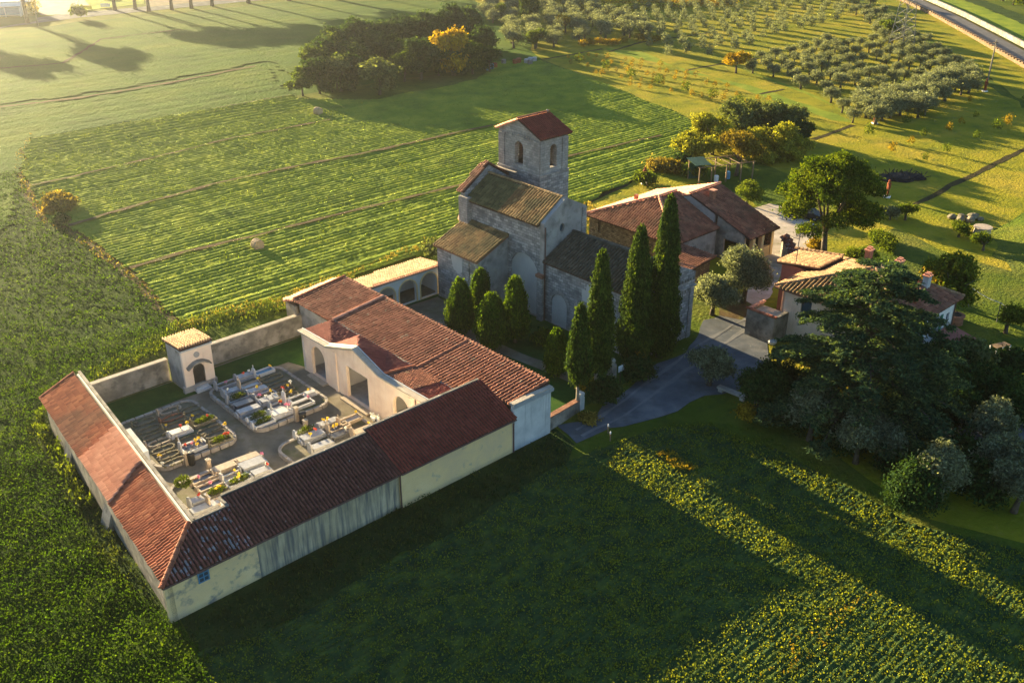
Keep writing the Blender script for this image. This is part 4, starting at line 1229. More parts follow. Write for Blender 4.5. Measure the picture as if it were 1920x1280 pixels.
ridge((62.1, 48.35, 8.18), (66.05, 48.35, 6.5), o, 'tile_farm', t, .13, seed=4)

# bell tower
t, o = thing('bell_tower', 65.6, 68.6, 'square stone bell tower with arched openings and low red gabled roof', 'tower')
A0, A1, C0, C1 = 63.8, 67.5, 65.7, 71.5
MB(o).box(A0 - .12, A1 + .12, C0 - .12, C1 + .12, 0, 11.2).build('lower_shaft', 'stone_church', t)
MB(o).box(A0 - .18, A1 + .18, C0 - .18, C1 + .18, 11.2, 11.32).build('string_course', 'stone_tower', t)
gab = lambda z: [(C0, 11.32), (C1, 11.32), (C1, 14.95), ((C0 + C1) / 2, 16.15), (C0, 14.95)]
MB(o).wall('a', A0, A0 + .5, gab(0), [arch(68.05, 69.25, 11.75, 14.05, 10)]).build('wall', 'stone_tower', t, 'bell stage wall facing the garden')
MB(o).wall('a', A1 - .5, A1, gab(0), [arch(68.05, 69.25, 11.75, 14.05, 10)]).build('wall', 'stone_tower', t)
MB(o).wall('b', C0, C0 + .5, rect(A0 + .5, A1 - .5, 11.32, 14.95), [arch(65.15, 66.05, 11.8, 14.05, 10)]).build('wall', 'stone_tower', t)
MB(o).wall('b', C1 - .5, C1, rect(A0 + .5, A1 - .5, 11.32, 14.95), [arch(65.15, 66.05, 11.8, 14.05, 10)]).build('wall', 'stone_tower', t)
for (x0, x1, y0, y1) in ((A0 - .09, A0, C0 - .09, C0 + .8), (A0 - .09, A0, C1 - .8, C1 + .0), (A0 - .09, A0 + .55, C0 - .09, C0), (A1 - .75, A1 + .02, C0 - .09, C0)):
    MB(o).box(x0, x1, y0, y1, 11.32, 14.5 if y1 > C0 + .1 or x1 < A0 + .6 else 14.5).build('corner_strip', 'stone_tower', t)
cb = MB(o)
for i in range(15): cb.box(A0 - .07, A0, C0 + .45 + i * .34, C0 + .6 + i * .34, 14.35 + .2 * math.sin(math.pi * i / 14), 14.6 + .25 * math.sin(math.pi * i / 14))
for i in range(9): cb.box(A0 + .3 + i * .36, A0 + .45 + i * .36, C0 - .07, C0, 14.6, 14.8)
cb.build('corbel', 'stone_tower', t, kind='stuff')
MB(o).box(A0 + .5, A1 - .5, C0 + .5, C1 - .5, 11.2, 11.4).build('bell_floor', 'wood_dark', t)
bl = MB(o).lathe(65.6, 68.6, [(.42, 12.55), (.36, 12.7), (.28, 12.95), (.24, 13.2), (.12, 13.32), (.02, 13.36)], 14).build('bell', 'rust', t)
MB(o).box(65.5, 65.7, C0 + .45, C1 - .45, 13.35, 13.5).build('beam', 'wood_dark', t)
bm = (C0 + C1) / 2
slope([(A0 - .22, C0 - .3, 14.85), (A1 + .25, C0 - .3, 14.85), (A1 + .25, bm, 16.25), (A0 - .22, bm, 16.25)], o, 'tile_red', t, th=.12, seed=21, label='dark red slope')
slope([(A0 - .22, bm, 16.25), (A1 + .25, bm, 16.25), (A1 + .25, C1 + .3, 14.85), (A0 - .22, C1 + .3, 14.85)], o, 'tile_salmon', t, th=.12, seed=22, label='sunlit slope')  # paler tiles than the other slope: sunlight painted into the colour
ridge((A0 - .25, bm, 16.3), (A1 + .25, bm, 16.3), o, 'tile_orange', t, .14)
MB(o).lathe(67.5, bm, [(.14, 16.3), (.15, 16.42), (.08, 16.5), (.03, 16.56)], 8).build('finial', 'coping', t)
MB(o).box(A0 - .45, A0 - .15, C1 - 2.8, C1 + .3, 10.95, 11.05).build('ledge', 'coping', t)

# ================================================================== THE FARMHOUSE BEHIND THE CHURCH
t, o = thing('farmhouse', 81, 63, 'rambling stone farmhouse with broad stepped red brown tile roofs behind the church', 'house')
MB(o).wall('a', 76.0, 76.4, rect(58.8, 70.3, 0, 3.3), [rect(68.6, 69.0, 1.6, 3.2), rect(63.2, 64.0, 1.4, 2.3)]).build('wall', 'rubble', t, 'rubble stone wall facing the church')
MB(o).box(76.1, 76.2, 63.2, 64.0, 1.4, 2.3).build('window', 'glass', t)
MB(o).box(76.2, 76.3, 68.6, 69.0, 1.6, 3.2).build('window', 'wood', t)
MB(o).wall('b', 58.4, 58.8, rect(76, 83, 0, 3.4), [rect(78.6, 79.6, 0, 2.1)]).build('wall', 'plaster_grey', t, 'faded plaster wall in the yard')
MB(o).box(78.6, 79.6, 58.6, 58.66, 0, 2.1).build('door', 'wood_dark', t)
MB(o).box(76.4, 88, 70.0, 70.3, 0, 3.2).build('wall', 'rubble', t)
MB(o).wall('a', 87.6, 88.0, [(54.6, 0), (70.0, 0), (70, 3.3), (62.2, 5.9), (54.6, 3.4)]).build('wall', 'rubble', t)
MB(o).wall('a', 83.0, 83.35, [(58.8, 0), (69.9, 0), (69.9, 3.2), (62.2, 5.8), (58.8, 4.6)]).build('wall', 'plaster_grey', t)
MB(o).wall('a', 83.0, 83.3, [(54.8, 0), (58.4, 0), (58.4, 4.6), (54.8, 3.3)], [rect(55.4, 57.4, 0, 2.3)]).build('wall', 'wall_old', t)
MB(o).box(83.3, 88.0, 54.6, 54.9, 0, 1.2).build('wall', 'plaster_cream', t)
for x in (84.4, 86.0, 87.8):
    MB(o).box(x - .2, x + .2, 54.5, 54.95, 0, 3.4).build('porch_post', 'plaster_cream', t)
E1 = 3.25
slope([(75.6, 70.8, E1), (75.6, 58.1, E1), (80.3, 64.3, 5.8)], o, 'tile_farm', t, seed=23, tw=.33, tl=.5, label='hipped end slope')
slope([(75.6, 58.1, E1), (83.4, 58.1, E1), (83.4, 64.3, 5.8), (80.3, 64.3, 5.8)], o, 'tile_farm', t, seed=24, tw=.33, tl=.5)
slope([(80.3, 64.3, 5.8), (83.4, 64.3, 5.8), (83.4, 70.8, E1), (75.6, 70.8, E1)], o, 'tile_salmon', t, seed=25, tw=.33, tl=.5, label='sunlit slope towards the field')  # sun side of the hipped roof lightened by tile colour, standing in for light
slope([(83.0, 54.1, 3.1), (88.4, 54.1, 3.1), (88.4, 62.3, 6.0), (83.0, 62.3, 6.0)], o, 'tile_farm', t, seed=26, tw=.33, tl=.5)
slope([(83.0, 62.3, 6.0), (88.4, 62.3, 6.0), (88.4, 70.9, 3.15), (83.0, 70.9, 3.15)], o, 'tile_salmon', t, seed=27, tw=.33, tl=.5)  # paler than the yard slope, sunlight put into the tile colour
ridge((75.6, 58.1, E1 + .08), (80.3, 64.3, 5.9), o, 'tile_salmon', t, .16, name='hip_tile')
ridge((75.6, 70.8, E1 + .08), (80.3, 64.3, 5.9), o, 'tile_salmon', t, .16, name='hip_tile', seed=2)
ridge((80.3, 64.3, 5.88), (83.2, 64.3, 5.88), o, 'tile_salmon', t, .15, seed=3)
ridge((83.0, 62.3, 6.08), (88.4, 62.3, 6.08), o, 'tile_salmon', t, .15, seed=4)
ch = MB(o).box(84.6, 85.1, 60.4, 60.9, 5.1, 6.4).build('chimney', 'brick_wall', t)
MB(o).box(84.5, 85.2, 60.3, 61.0, 6.4, 6.5).build('cap', 'tile_salmon', ch)
ch = MB(o).box(80.4, 80.75, 67.5, 67.85, 4.2, 5.2).build('chimney', 'brick_wall', t)
t, o = thing('farm_annex', 74.8, 56, 'small brick outbuilding with a red brown tile lean-to between church front and farmhouse', 'shed')
MB(o).prism([(73.0, 54.3), (76.6, 54.3), (76.6, 58.2), (73.0, 58.2)], 0, [2.5, 2.9, 2.9, 2.5]).build('wall', 'rubble', t)
MB(o).box(73.6, 75.0, 54.22, 54.3, 0, 2.0).build('door', 'wood', t)
slope([(72.5, 53.9, 2.5), (76.9, 53.9, 2.95), (76.9, 58.3, 2.95), (72.5, 58.3, 2.5)], o, 'tile_farm', t, seed=28, tw=.28)
t, o = thing('tiled_garden_wall', 86.8, 51.3, 'sloping old garden wall with tiled coping at the farmyard corner', 'wall')
MB(o).prism([(84.5, 48.6), (84.9, 48.6), (88.6, 53.6), (88.2, 53.6)], 0, [.9, .9, 2.3, 2.3]).build('wall_face', 'wall_old', t)
slope([(84.2, 48.5, .85), (84.75, 48.4, 1.05), (88.5, 53.5, 2.45), (88.0, 53.7, 2.25)], o, 'tile_mottled', t, seed=29, th=.08, tw=.24)
slope([(84.75, 48.4, 1.05), (85.3, 48.3, .85), (89.0, 53.3, 2.25), (88.5, 53.5, 2.45)], o, 'tile_mottled', t, seed=30, th=.08, tw=.24)

# ================================================================== THE HOUSE UNDER THE CEDAR
t, o = thing('country_house', 77, 37.5, 'two-storey house with hipped mossy tile roof mostly hidden behind the big cedar', 'house')
MB(o).wall('a', 72.0, 72.35, rect(31.8, 43.0, 0, 4.75), [rect(40.0, 41.0, 2.9, 4.1), rect(37, 38, 2.9, 4.1), rect(34, 35, 2.9, 4.1)]).build('wall', 'plaster_pink', t, 'garden side wall in faded plaster')
MB(o).wall('b', 31.5, 31.8, rect(72.0, 81.0, 0, 4.75), [rect(77.6, 78.4, 2.4, 3.8), rect(74.4, 75.2, 2.4, 3.8), rect(79.6, 80.2, 2.6, 3.6)]).build('wall', 'plaster_white', t, 'white plaster wall on the right hand side')
MB(o).box(72, 81, 42.7, 43.0, 0, 4.7).box(80.7, 81, 31.8, 42.7, 0, 4.7).build('wall', 'plaster_pink', t)
for x in (77.6, 74.4):
    w_ = MB(o).box(x, x + .8, 31.62, 31.66, 2.4, 3.8).build('window', 'glass', t)
    MB(o).box(x - .42, x - .02, 31.42, 31.48, 2.35, 3.85).build('shutter', 'green_paint', w_)
    MB(o).box(x + .82, x + 1.22, 31.42, 31.48, 2.35, 3.85).build('shutter', 'green_paint', w_)
MB(o).box(79.6, 80.2, 31.62, 31.66, 2.6, 3.6).build('window', 'glass', t)
for y in (40, 37, 34): MB(o).box(72.12, 72.16, y, y + 1, 2.9, 4.1).build('window', 'glass', t)
MB(o).tube([(80.9, 31.42, .1), (80.9, 31.42, 4.6)], .06, 8).build('downpipe', 'copper_pipe', t)
EH, RH = 4.72, 6.75
x0, x1, y0, y1 = 71.4, 81.5, 31.1, 43.5
my = 37.3
slope([(x0, y1, EH), (x0, y0, EH), (x0 + 5.6, my, RH)], o, 'tile_church', t, seed=31, tw=.36, tl=.5, base='tile_farm', label='ribbed brown slope above the garden side')
slope([(x0, y0, EH), (x1, y0, EH), (x1 - 4, my, RH), (x0 + 5.6, my, RH)], o, 'tile_farm', t, seed=32, tw=.33, tl=.5, label='dark red slope')
slope([(x0 + 5.6, my, RH), (x1 - 4, my, RH), (x1, y1, EH), (x0, y1, EH)], o, 'tile_lichen', t, seed=33, tw=.33, tl=.5, label='sunlit mossy slope')
slope([(x1, y0, EH), (x1, y1, EH), (x1 - 4, my, RH)], o, 'tile_farm', t, seed=34, tw=.33, tl=.5)
for p in (((x0, y1), (x0 + 5.6, my)), ((x0, y0), (x0 + 5.6, my)), ((x1, y0), (x1 - 4, my)), ((x1, y1), (x1 - 4, my))):
    ridge((*p[0], EH + .08), (*p[1], RH + .08), o, 'tile_lichen', t, .15, name='hip_tile')
ridge((x0 + 5.6, my, RH + .07), (x1 - 4, my, RH + .07), o, 'tile_farm', t, .15)
# raised part at the back with the red wall
MB(o).box(76.3, 79.6, 42.9, 46.0, 0, 4.9).build('wall', 'red_render', t, 'bright red rendered wall')
slope([(76.0, 42.0, 5.6), (80.0, 42.0, 5.6), (80.0, 46.4, 4.9), (76.0, 46.4, 4.9)], o, 'tile_lichen', t, seed=35, tw=.33, tl=.5)
ridge((80.0, 42.0, 5.7), (80.0, 47, 5.0), o, 'tile_lichen', t, .16, seed=6)
for (x, y, z0, z1, mt) in ((79.2, 33.6, 4.6, 6.6, 'plaster_pale'), (76.0, 32.9, 4.6, 6.3, 'tile_orange'), (80.0, 39.6, 5.3, 7.0, 'brick_wall'), (78.6, 36.0, 5.9, 7.4, 'brick_wall')):
    ch = MB(o).box(x - .3, x + .3, y - .25, y + .25, z0, z1).build('chimney', mt, t)
    MB(o).box(x - .38, x + .38, y - .33, y + .33, z1, z1 + .1).box(x - .25, x - .1, y - .2, y + .2, z1 + .1, z1 + .3).box(x + .1, x + .25, y - .2, y + .2, z1 + .1, z1 + .3).build('cap', 'tile_salmon', ch)
# low terrace room in front
MB(o).wall('a', 69.8, 70.1, rect(42.1, 45.0, 0, 2.5)).box(70.1, 72.0, 44.7, 45.0, 0, 2.5).box(70.1, 72.0, 42.1, 42.4, 0, 2.5).build('terrace_wall', 'wall_old', t)
MB(o).box(70.1, 72.0, 42.4, 44.7, 2.2, 2.3).build('terrace_floor', 'travertine', t)
ridge((69.95, 42.0, 2.52), (69.95, 45.1, 2.52), o, 'tile_orange', t, .16, seed=8, name='coping_tile')
ridge((69.9, 44.85, 2.55), (72.2, 44.85, 2.55), o, 'tile_salmon', t, .18, seed=9, name='coping_tile')
MB(o).tube([(76.3, 44.6, 5.2), (76.3, 44.6, 8.2)], .04, 5).tube([(75.7, 44.6, 8.0), (76.9, 44.6, 8.0)], .03, 4).tube([(75.8, 44.2, 7.8), (75.8, 45.0, 7.8)], .025, 4).tube([(76.7, 44.2, 7.8), (76.7, 45.0, 7.8)], .025, 4).build('aerial', 'pale_metal', t)

t, o = thing('garden_shed', 79.0, 30.0, 'small shed with dull red sheet roof against the white wall of the cedar house', 'shed')
MB(o).box(78.0, 80.2, 28.8, 31.0, 0, 1.9).build('wall', 'wood_dark', t)
MB(o).slab([(77.8, 28.5, 1.85), (80.4, 28.5, 1.85), (80.4, 31.3, 2.45), (77.8, 31.3, 2.45)], .06).build('roof', 'red_render', t)
t, o = thing('garden_barbecue', 86.0, 33.2, 'small round brick barbecue with dark mouth on the lawn right of the house', 'barbecue')
MB(o).lathe(86, 33.2, [(.75, 0), (.75, .7), (.85, .75), (.85, .9), (.55, .92)], 14).build('ring', 'brick_wall', t)
MB(o).lathe(86, 33.2, [(.5, .9), (.5, .94)], 12).build('fire_bed', 'burnt', t)


# ================================================================== TREES
def cypress_mesh(h, r, seed, skirt=.16, n=2600, mat='leaf_cypress', blunt=.55, clump=16, ls=.13):
    """dense column: leaf clumps on a tapering, lumpy profile"""
    rng = np.random.default_rng(seed)
    u = rng.random(n) ** .85
    prof = r * np.clip(1 - u, 0, 1) ** blunt * (.55 + .45 * np.clip(u / .18, 0, 1))
    th = rng.uniform(0, 2 * math.pi, n)
    lump = .62 + .52 * vnoise(np.cos(th) * 2.2 + 5, np.sin(th) * 2.2 + 5, u * h * .8, seed=seed) + .26 * vnoise(np.cos(th) * 5 + 5, np.sin(th) * 5 + 5, u * h * 2.2, seed=seed + 3)
    rr = prof * lump * rng.uniform(.80, 1.06, n) * np.where(rng.random(n) < .05, 1.14, 1.0)
    z = h * skirt + u * h * (1 - skirt)
    C = np.stack([np.cos(th) * rr, np.sin(th) * rr, z], 1)
    idx = np.repeat(np.arange(n), clump // 4)
    P = C[idx] + rng.normal(0, .10, (len(idx), 3)) * np.array([1, 1, 1.8])
    D = np.stack([np.cos(th), np.sin(th), np.full(n, .25)], 1)[idx]
    V, Q = cards(P, ls, D, .45, .5, seed + 1, (0, 0, 2.2))
    # a closed inner body so no light leaks through the middle
    k, m_ = 12, 14
    iv, iq = [], []
    for i in range(m_ + 1):
        uu = i / m_
        q = r * max(0.02, (1 - uu)) ** blunt * (.55 + .45 * min(1, uu / .18)) * .60
        for j in range(k):
            iv.append((q * math.cos(2 * math.pi * j / k), q * math.sin(2 * math.pi * j / k), h * skirt + .1 + uu * h * (1 - skirt) * .98))
    for i in range(m_):
        for j in range(k):
            iq.append((i * k + j, i * k + (j + 1) % k, (i + 1) * k + (j + 1) % k, (i + 1) * k + j))
    V = np.concatenate([V, np.array(iv)])
    Q = np.concatenate([Q, np.array(iq) + len(V) - len(iv)])
    return np_mesh('crown', V, Q, mat)


def px_tree(name, base, crown, trunk, label, cat, group=None, scale=1.0, rz=None):
    return tree(name, at(*base), crown, trunk, label, cat, group, scale, rz)


# the four tall cypresses at the gate
px_tree('cypress', (1083, 770), cypress_mesh(8.9, 1.0, 1, .31, 3000, clump=20), trunk_mesh(5, .16, 1, 1, .2, 'bark_pale'), 'smallest of the four gate cypresses, with bare pale trunk by the ruined wall', 'cypress')
px_tree('cypress', (1118, 752), cypress_mesh(12.6, 1.22, 2, .24, 4200, clump=20), trunk_mesh(7, .2, 2, 1, .2, 'bark_pale'), 'second cypress from the left at the gate, slender with a round shrub at its foot', 'cypress')
px_tree('cypress', (1188, 682), cypress_mesh(12.2, 1.75, 3, .06, 5600, blunt=.62, clump=20), trunk_mesh(7, .26, 3, 1, .2), 'broad sunlit cypress in front of the church nave beside the notice board', 'cypress')
px_tree('cypress', (1236, 668), cypress_mesh(14.3, 1.5, 4, .04, 5600, blunt=.5, clump=20), trunk_mesh(8, .26, 4, 1, .2), 'tallest and darkest cypress hiding the front corner of the church', 'cypress')
# clipped round-topped trees in the church garden
for i, (bx, by, h, r, lab) in enumerate([
        (864, 628, 5.2, 1.35, 'leftmost clipped conical tree in the church garden, sunlit on its left'),
        (902, 603, 5.1, 1.15, 'clipped garden tree standing closest to the side chapel wall'),
        (922, 655, 5.1, 1.5, 'wide dark egg-shaped garden tree in front of its neighbours'),
        (966, 642, 6.1, 1.35, 'tallest clipped garden tree in front of the big blocked arch')]):
    px_tree('thuja_tree', (bx, by), cypress_mesh(h, r, 20 + i, .14, 3200, 'leaf_thuja', .42, 16, .12), trunk_mesh(2, .12, 20 + i, 1, .1), lab, 'tree', 'clipped trees in the church garden', rz=i)
px_tree('thuja_tree', (1043, 704), cypress_mesh(4.0, 1.2, 25, .16, 2400, 'leaf_thuja', .4, 16, .12), trunk_mesh(2, .12, 26, 2, .2), 'small egg-shaped tree beside the garden path left of the smallest cypress', 'tree', 'clipped trees in the church garden')


def bush(px, r, h, mat, label, name='bush', nc=260, nl=10, ls=.12, seed=0, sq=1.0, sig=.16, cat='bush', group=None, low=-.3):
    rr = random.Random(seed)
    bl = [(rr.uniform(-.35, .35) * r, rr.uniform(-.35, .35) * r * sq, h * rr.uniform(.38, .55), r * rr.uniform(.6, .8), r * sq * rr.uniform(.6, .8), h * .5) for _ in range(4)]
    p = at(*px)
    me = crown_mesh(name, bl, nc, nl, sig, ls, mat, seed, low, shell=(.45, 1.05))
    o = link(name, me, None, (p[0], p[1], 0))
    return tag(o, label, cat, group)


bush((1025, 645), 1.3, 1.5, 'leaf_thuja', 'low dark rounded shrub in the shade of the church garden', seed=31)
bush((1133, 758), 1.35, 2.5, 'leaf_dark', 'dense dark round shrub under the second cypress at the gate', nc=600, seed=32)
bush((1192, 715), 1.6, 2.0, 'leaf_dark', 'dark shrub behind the notice board with light leaves on top', nc=600, seed=33)
bush((1195, 690), .7, 2.3, 'leaf_yellow', 'tuft of yellow leaves sticking up between gate pillar and broad cypress', nc=60, seed=34, ls=.14)
bush((1096, 742), .7, 1.9, 'leaf_yellow', 'yellow leaved shrub between the two left gate cypresses', nc=90, seed=35, ls=.13)
bush((1102, 790), .75, .55, 'leaf_straw', 'round tuft of dry grass at the foot of the gate cypresses', nc=120, seed=36, ls=.1, name='grass_tuft')
bush((812, 478), 1.6, 1.6, 'leaf_willow', 'pale green shrub behind the garden arcade against the side chapel', nc=240, seed=37, ls=.16)


def olive_meshes(k):
    out = []
    for i in range(k):
        rr = random.Random(100 + i)
        bl = [(rr.uniform(-.8, .8), rr.uniform(-.8, .8), rr.uniform(1.05, 2.25), rr.uniform(.65, 1.0), rr.uniform(.65, 1.0), rr.uniform(.55, .85)) for _ in range(7)]
        out.append((crown_mesh('crown', bl, 260, 11, .17, .12, 'leaf_olive', 100 + i, -.7, .35, shell=(.4, 1.05)), trunk_mesh(2.4, .16, 100 + i, 3, .7)))
    return out


OL_ = olive_meshes(4)
RO = random.Random(5)


def olive(px, s, label, group=None, v=None, name='olive_tree', hs=1.0):
    c_, t_ = OL_[RO.randrange(4) if v is None else v]
    return px_tree(name, px, c_, t_, label, 'olive tree', group, (s, s, s * hs))


def big_olive(px, R, H, seed, label, mat='leaf_olive', n=900, ls=.13, trunk=True, cat='olive tree', name='olive_tree', low=-.6, nb=9, base=.45):
    rr = random.Random(seed)
    bl = [(rr.uniform(-.6, .6) * R, rr.uniform(-.6, .6) * R, H * rr.uniform(base, .84), R * rr.uniform(.32, .5), R * rr.uniform(.32, .5), H * rr.uniform(.14, .22)) for _ in range(nb)]
    cm = crown_mesh('crown', bl, n, 11, .2, ls, mat, seed, low, .4, shell=(.5, 1.08))
    return px_tree(name, px, cm, trunk_mesh(H * .75, .1 + H * .025, seed, 4, R * .5), label, cat)


big_olive((1392, 568), 2.7, 6.2, 201, 'big rounded olive tree between farmhouse yard and drive', n=1700)
big_olive((1335, 590), 2.4, 4.2, 202, 'wide silvery olive tree right of the church front', n=1300)
big_olive((1329, 722), 1.75, 3.4, 203, 'small round olive tree standing alone beside the blue grey drive', n=800)
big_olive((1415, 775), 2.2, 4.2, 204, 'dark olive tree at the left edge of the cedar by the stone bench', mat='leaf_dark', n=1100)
big_olive((1517, 825), 1.9, 4.2, 205, 'left olive tree of the row along the crop field', n=900)
big_olive((1556, 818), 1.5, 3.7, 206, 'narrow olive tree with sunlit top, second in the row along the field', n=700)
big_olive((1604, 868), 1.9, 4.0, 207, 'olive tree with forked pale trunk, third in the row along the field', n=900)
big_olive((1650, 868), 1.7, 3.8, 208, 'fourth olive tree in the row, with a band of sunlit leaves', n=800)
big_olive((1750, 950), 2.2, 4.8, 209, 'largest silvery olive tree at the lower right beside a dark shrub', n=1400)
big_olive((1845, 850), 1.8, 3.6, 210, 'olive tree in front of the blue grey gravel on the far right', n=900)
big_olive((1868, 905), 1.8, 3.6, 211, 'silvery olive tree below the gravel, near the right edge', n=900)
big_olive((1900, 960), 2.0, 4.0, 212, 'olive tree cut by the right edge at the lower right', n=1100)
big_olive((1850, 820), 1.5, 3.2, 213, 'smaller olive tree above the gravel bank on the right', n=700)
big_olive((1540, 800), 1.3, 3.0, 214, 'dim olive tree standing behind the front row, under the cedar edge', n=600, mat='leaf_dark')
bush((1708, 968), 2.0, 4.4, 'leaf_dark', 'tall dark conical shrub left of the largest silvery olive', nc=1100, seed=41, name='conifer_shrub', sig=.2)
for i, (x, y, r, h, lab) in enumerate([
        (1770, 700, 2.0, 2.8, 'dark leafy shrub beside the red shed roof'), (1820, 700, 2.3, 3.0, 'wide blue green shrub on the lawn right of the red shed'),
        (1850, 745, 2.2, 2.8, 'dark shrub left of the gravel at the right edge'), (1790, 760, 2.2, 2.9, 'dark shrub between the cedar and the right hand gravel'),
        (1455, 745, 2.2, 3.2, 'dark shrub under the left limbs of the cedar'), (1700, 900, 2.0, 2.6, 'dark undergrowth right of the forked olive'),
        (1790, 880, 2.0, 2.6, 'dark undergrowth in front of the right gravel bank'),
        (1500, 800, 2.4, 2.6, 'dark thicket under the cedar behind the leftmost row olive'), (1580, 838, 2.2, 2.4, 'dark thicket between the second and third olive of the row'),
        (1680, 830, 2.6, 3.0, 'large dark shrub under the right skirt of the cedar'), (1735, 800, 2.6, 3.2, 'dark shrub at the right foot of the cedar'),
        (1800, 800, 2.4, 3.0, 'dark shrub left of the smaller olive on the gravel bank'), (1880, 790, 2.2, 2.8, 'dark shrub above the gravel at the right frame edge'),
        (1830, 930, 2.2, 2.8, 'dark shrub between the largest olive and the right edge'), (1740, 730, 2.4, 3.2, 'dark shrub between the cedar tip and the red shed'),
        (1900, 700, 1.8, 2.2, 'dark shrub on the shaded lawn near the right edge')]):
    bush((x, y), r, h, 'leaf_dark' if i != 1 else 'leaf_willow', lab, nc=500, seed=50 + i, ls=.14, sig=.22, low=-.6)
bush((1400, 790), .9, 1.5, 'leaf_yellow', 'small yellow leaved shrub at the field corner near the stone bench', nc=110, seed=61, ls=.12)
bush((1428, 792), .6, .7, 'leaf_mid', 'low green shrub right of the small yellow shrub', nc=80, seed=62, ls=.12)


# the cedar: tiers of flat sprays on long limbs
def cedar(px, H, R, seed):
    rng = np.random.default_rng(seed)
    p = at(*px)
    root = empty('cedar_tree', (p[0], p[1], 0), 0, 'huge dark cedar with flat layered branches in front of the country house', 'cedar')
    tk = MB()
    tk.tube([(0, 0, -.2), (.05, .1, H * .35), (-.1, .1, H * .7), (0, 0, H * .97)], [.5, .4, .22, .05], 9)
    tk.build('trunk', 'bark', root, smooth=True)
    lm = MB()
    P, D, S = [], [], []
    nb = 84
    for i in range(nb):
        u = (i + .5) / nb
        z0 = H * (.10 + .86 * u)
        L_ = R * (1.06 - u) ** .62 * rng.uniform(.72, 1.08) * (1 if u > .12 else .8)
        th = i * 2.39996 + rng.normal(0, .25)
        rise = rng.uniform(.0, .10) + .16 * u
        pts = []
        for k in range(6):
            s_ = k / 5
            rr = L_ * s_
            zz = z0 + L_ * (rise * s_ - .26 * s_ ** 2.2)
            pts.append((rr * math.cos(th), rr * math.sin(th), zz))
        lm.tube(pts, [.11 * (1 - .85 * k / 5) * (1.2 - u * .7) + .012 for k in range(6)], 5, False)
        # side twigs carry flat pads of needles
        nt = int(9 + L_ * 5)
        for j in range(nt):
            s_ = rng.uniform(.22, 1.02)
            k = min(4, int(s_ * 5))
            f = s_ * 5 - k
            bx_, by_, bz_ = [pts[k][c] * (1 - f) + pts[k + 1][c] * f for c in range(3)]
            side = rng.choice([-1, 1])
            tl = L_ * .36 * (1.15 - s_) * rng.uniform(.5, 1.2) + .35
            a2 = th + side * rng.uniform(.5, 1.15)
            q = rng.random((36, 1))
            px_ = bx_ + math.cos(a2) * tl * q + rng.normal(0, .13, (36, 1))
            py_ = by_ + math.sin(a2) * tl * q + rng.normal(0, .13, (36, 1))
            pz_ = bz_ - .12 * tl * q ** 2 + rng.normal(.03, .045, (36, 1))
            P.append(np.concatenate([px_, py_, pz_], 1))
    lm.build('limb', 'bark', root, kind='stuff')
    P = np.concatenate(P)
    V, Q = cards(P, .16, np.array([0, 0, 1.6]), .55, .38, seed + 1)
    link('crown', np_mesh('crown', V, Q, 'leaf_cedar'), root)
    return root


cedar((1602, 782), 13.2, 9.9, 3)

# umbrella pine behind the yard
def lobed_tree(px, H, lobes, n, mat, seed, label, cat, name, tr=.3, sig=.22, ls=.15, forks=5, sp=2.5, group=None, low=-.35, bark='bark', shell=(.6, 1.05)):
    cm = crown_mesh('crown', lobes, n, 13, sig, ls, mat, seed, low, .45, shell=shell)
    return px_tree(name, px, cm, trunk_mesh(H * .85, tr, seed, forks, sp, bark, .35), label, cat, group, rz=0)


rr = random.Random(9)
lob = []
for i in range(34):
    th = i * 2.4
    q = math.sqrt((i + .5) / 34)
    lob.append((4.4 * q * math.cos(th), 4.4 * q * math.sin(th), 10.9 - 3.6 * q ** 2 + rr.uniform(-.5, .5), rr.uniform(1.0, 1.45), rr.uniform(1.0, 1.45), rr.uniform(.65, .95)))
for i in range(13):
    th = i * .62 - .4
    lob.append((3.9 * math.cos(th), 3.9 * math.sin(th), 5.6 + rr.uniform(-1.6, .9), 1.3, 1.3, .9))
lobed_tree((1543, 490), 11.0, lob, 3900, 'leaf_pine', 71, 'big umbrella pine with rounded yellow green crown above the gravel yard', 'pine', 'pine_tree', .34, .2, .14)
# the yellowing tree right of the house
rr = random.Random(19)
lob = [(rr.uniform(-1.6, 1.6), rr.uniform(-1.6, 1.6), rr.uniform(2.2, 5.2), 1.2, 1.2, 1.1) for _ in range(9)]
t_ = lobed_tree((1778, 592), 6, lob, 700, 'leaf_mid', 72, 'broad loose tree with yellow and green leaves right of the country house', 'tree', 'broadleaf_tree', .16, .3, .2)
link('yellow_leaves', crown_mesh('yellow_leaves', [(-1.7, .3, 3.1, 1.3, 1.3, 1.5), (-1.0, 1.2, 2.4, 1.2, 1.2, 1.2)], 260, 12, .3, .2, 'leaf_yellow', 73, -.8), t_)

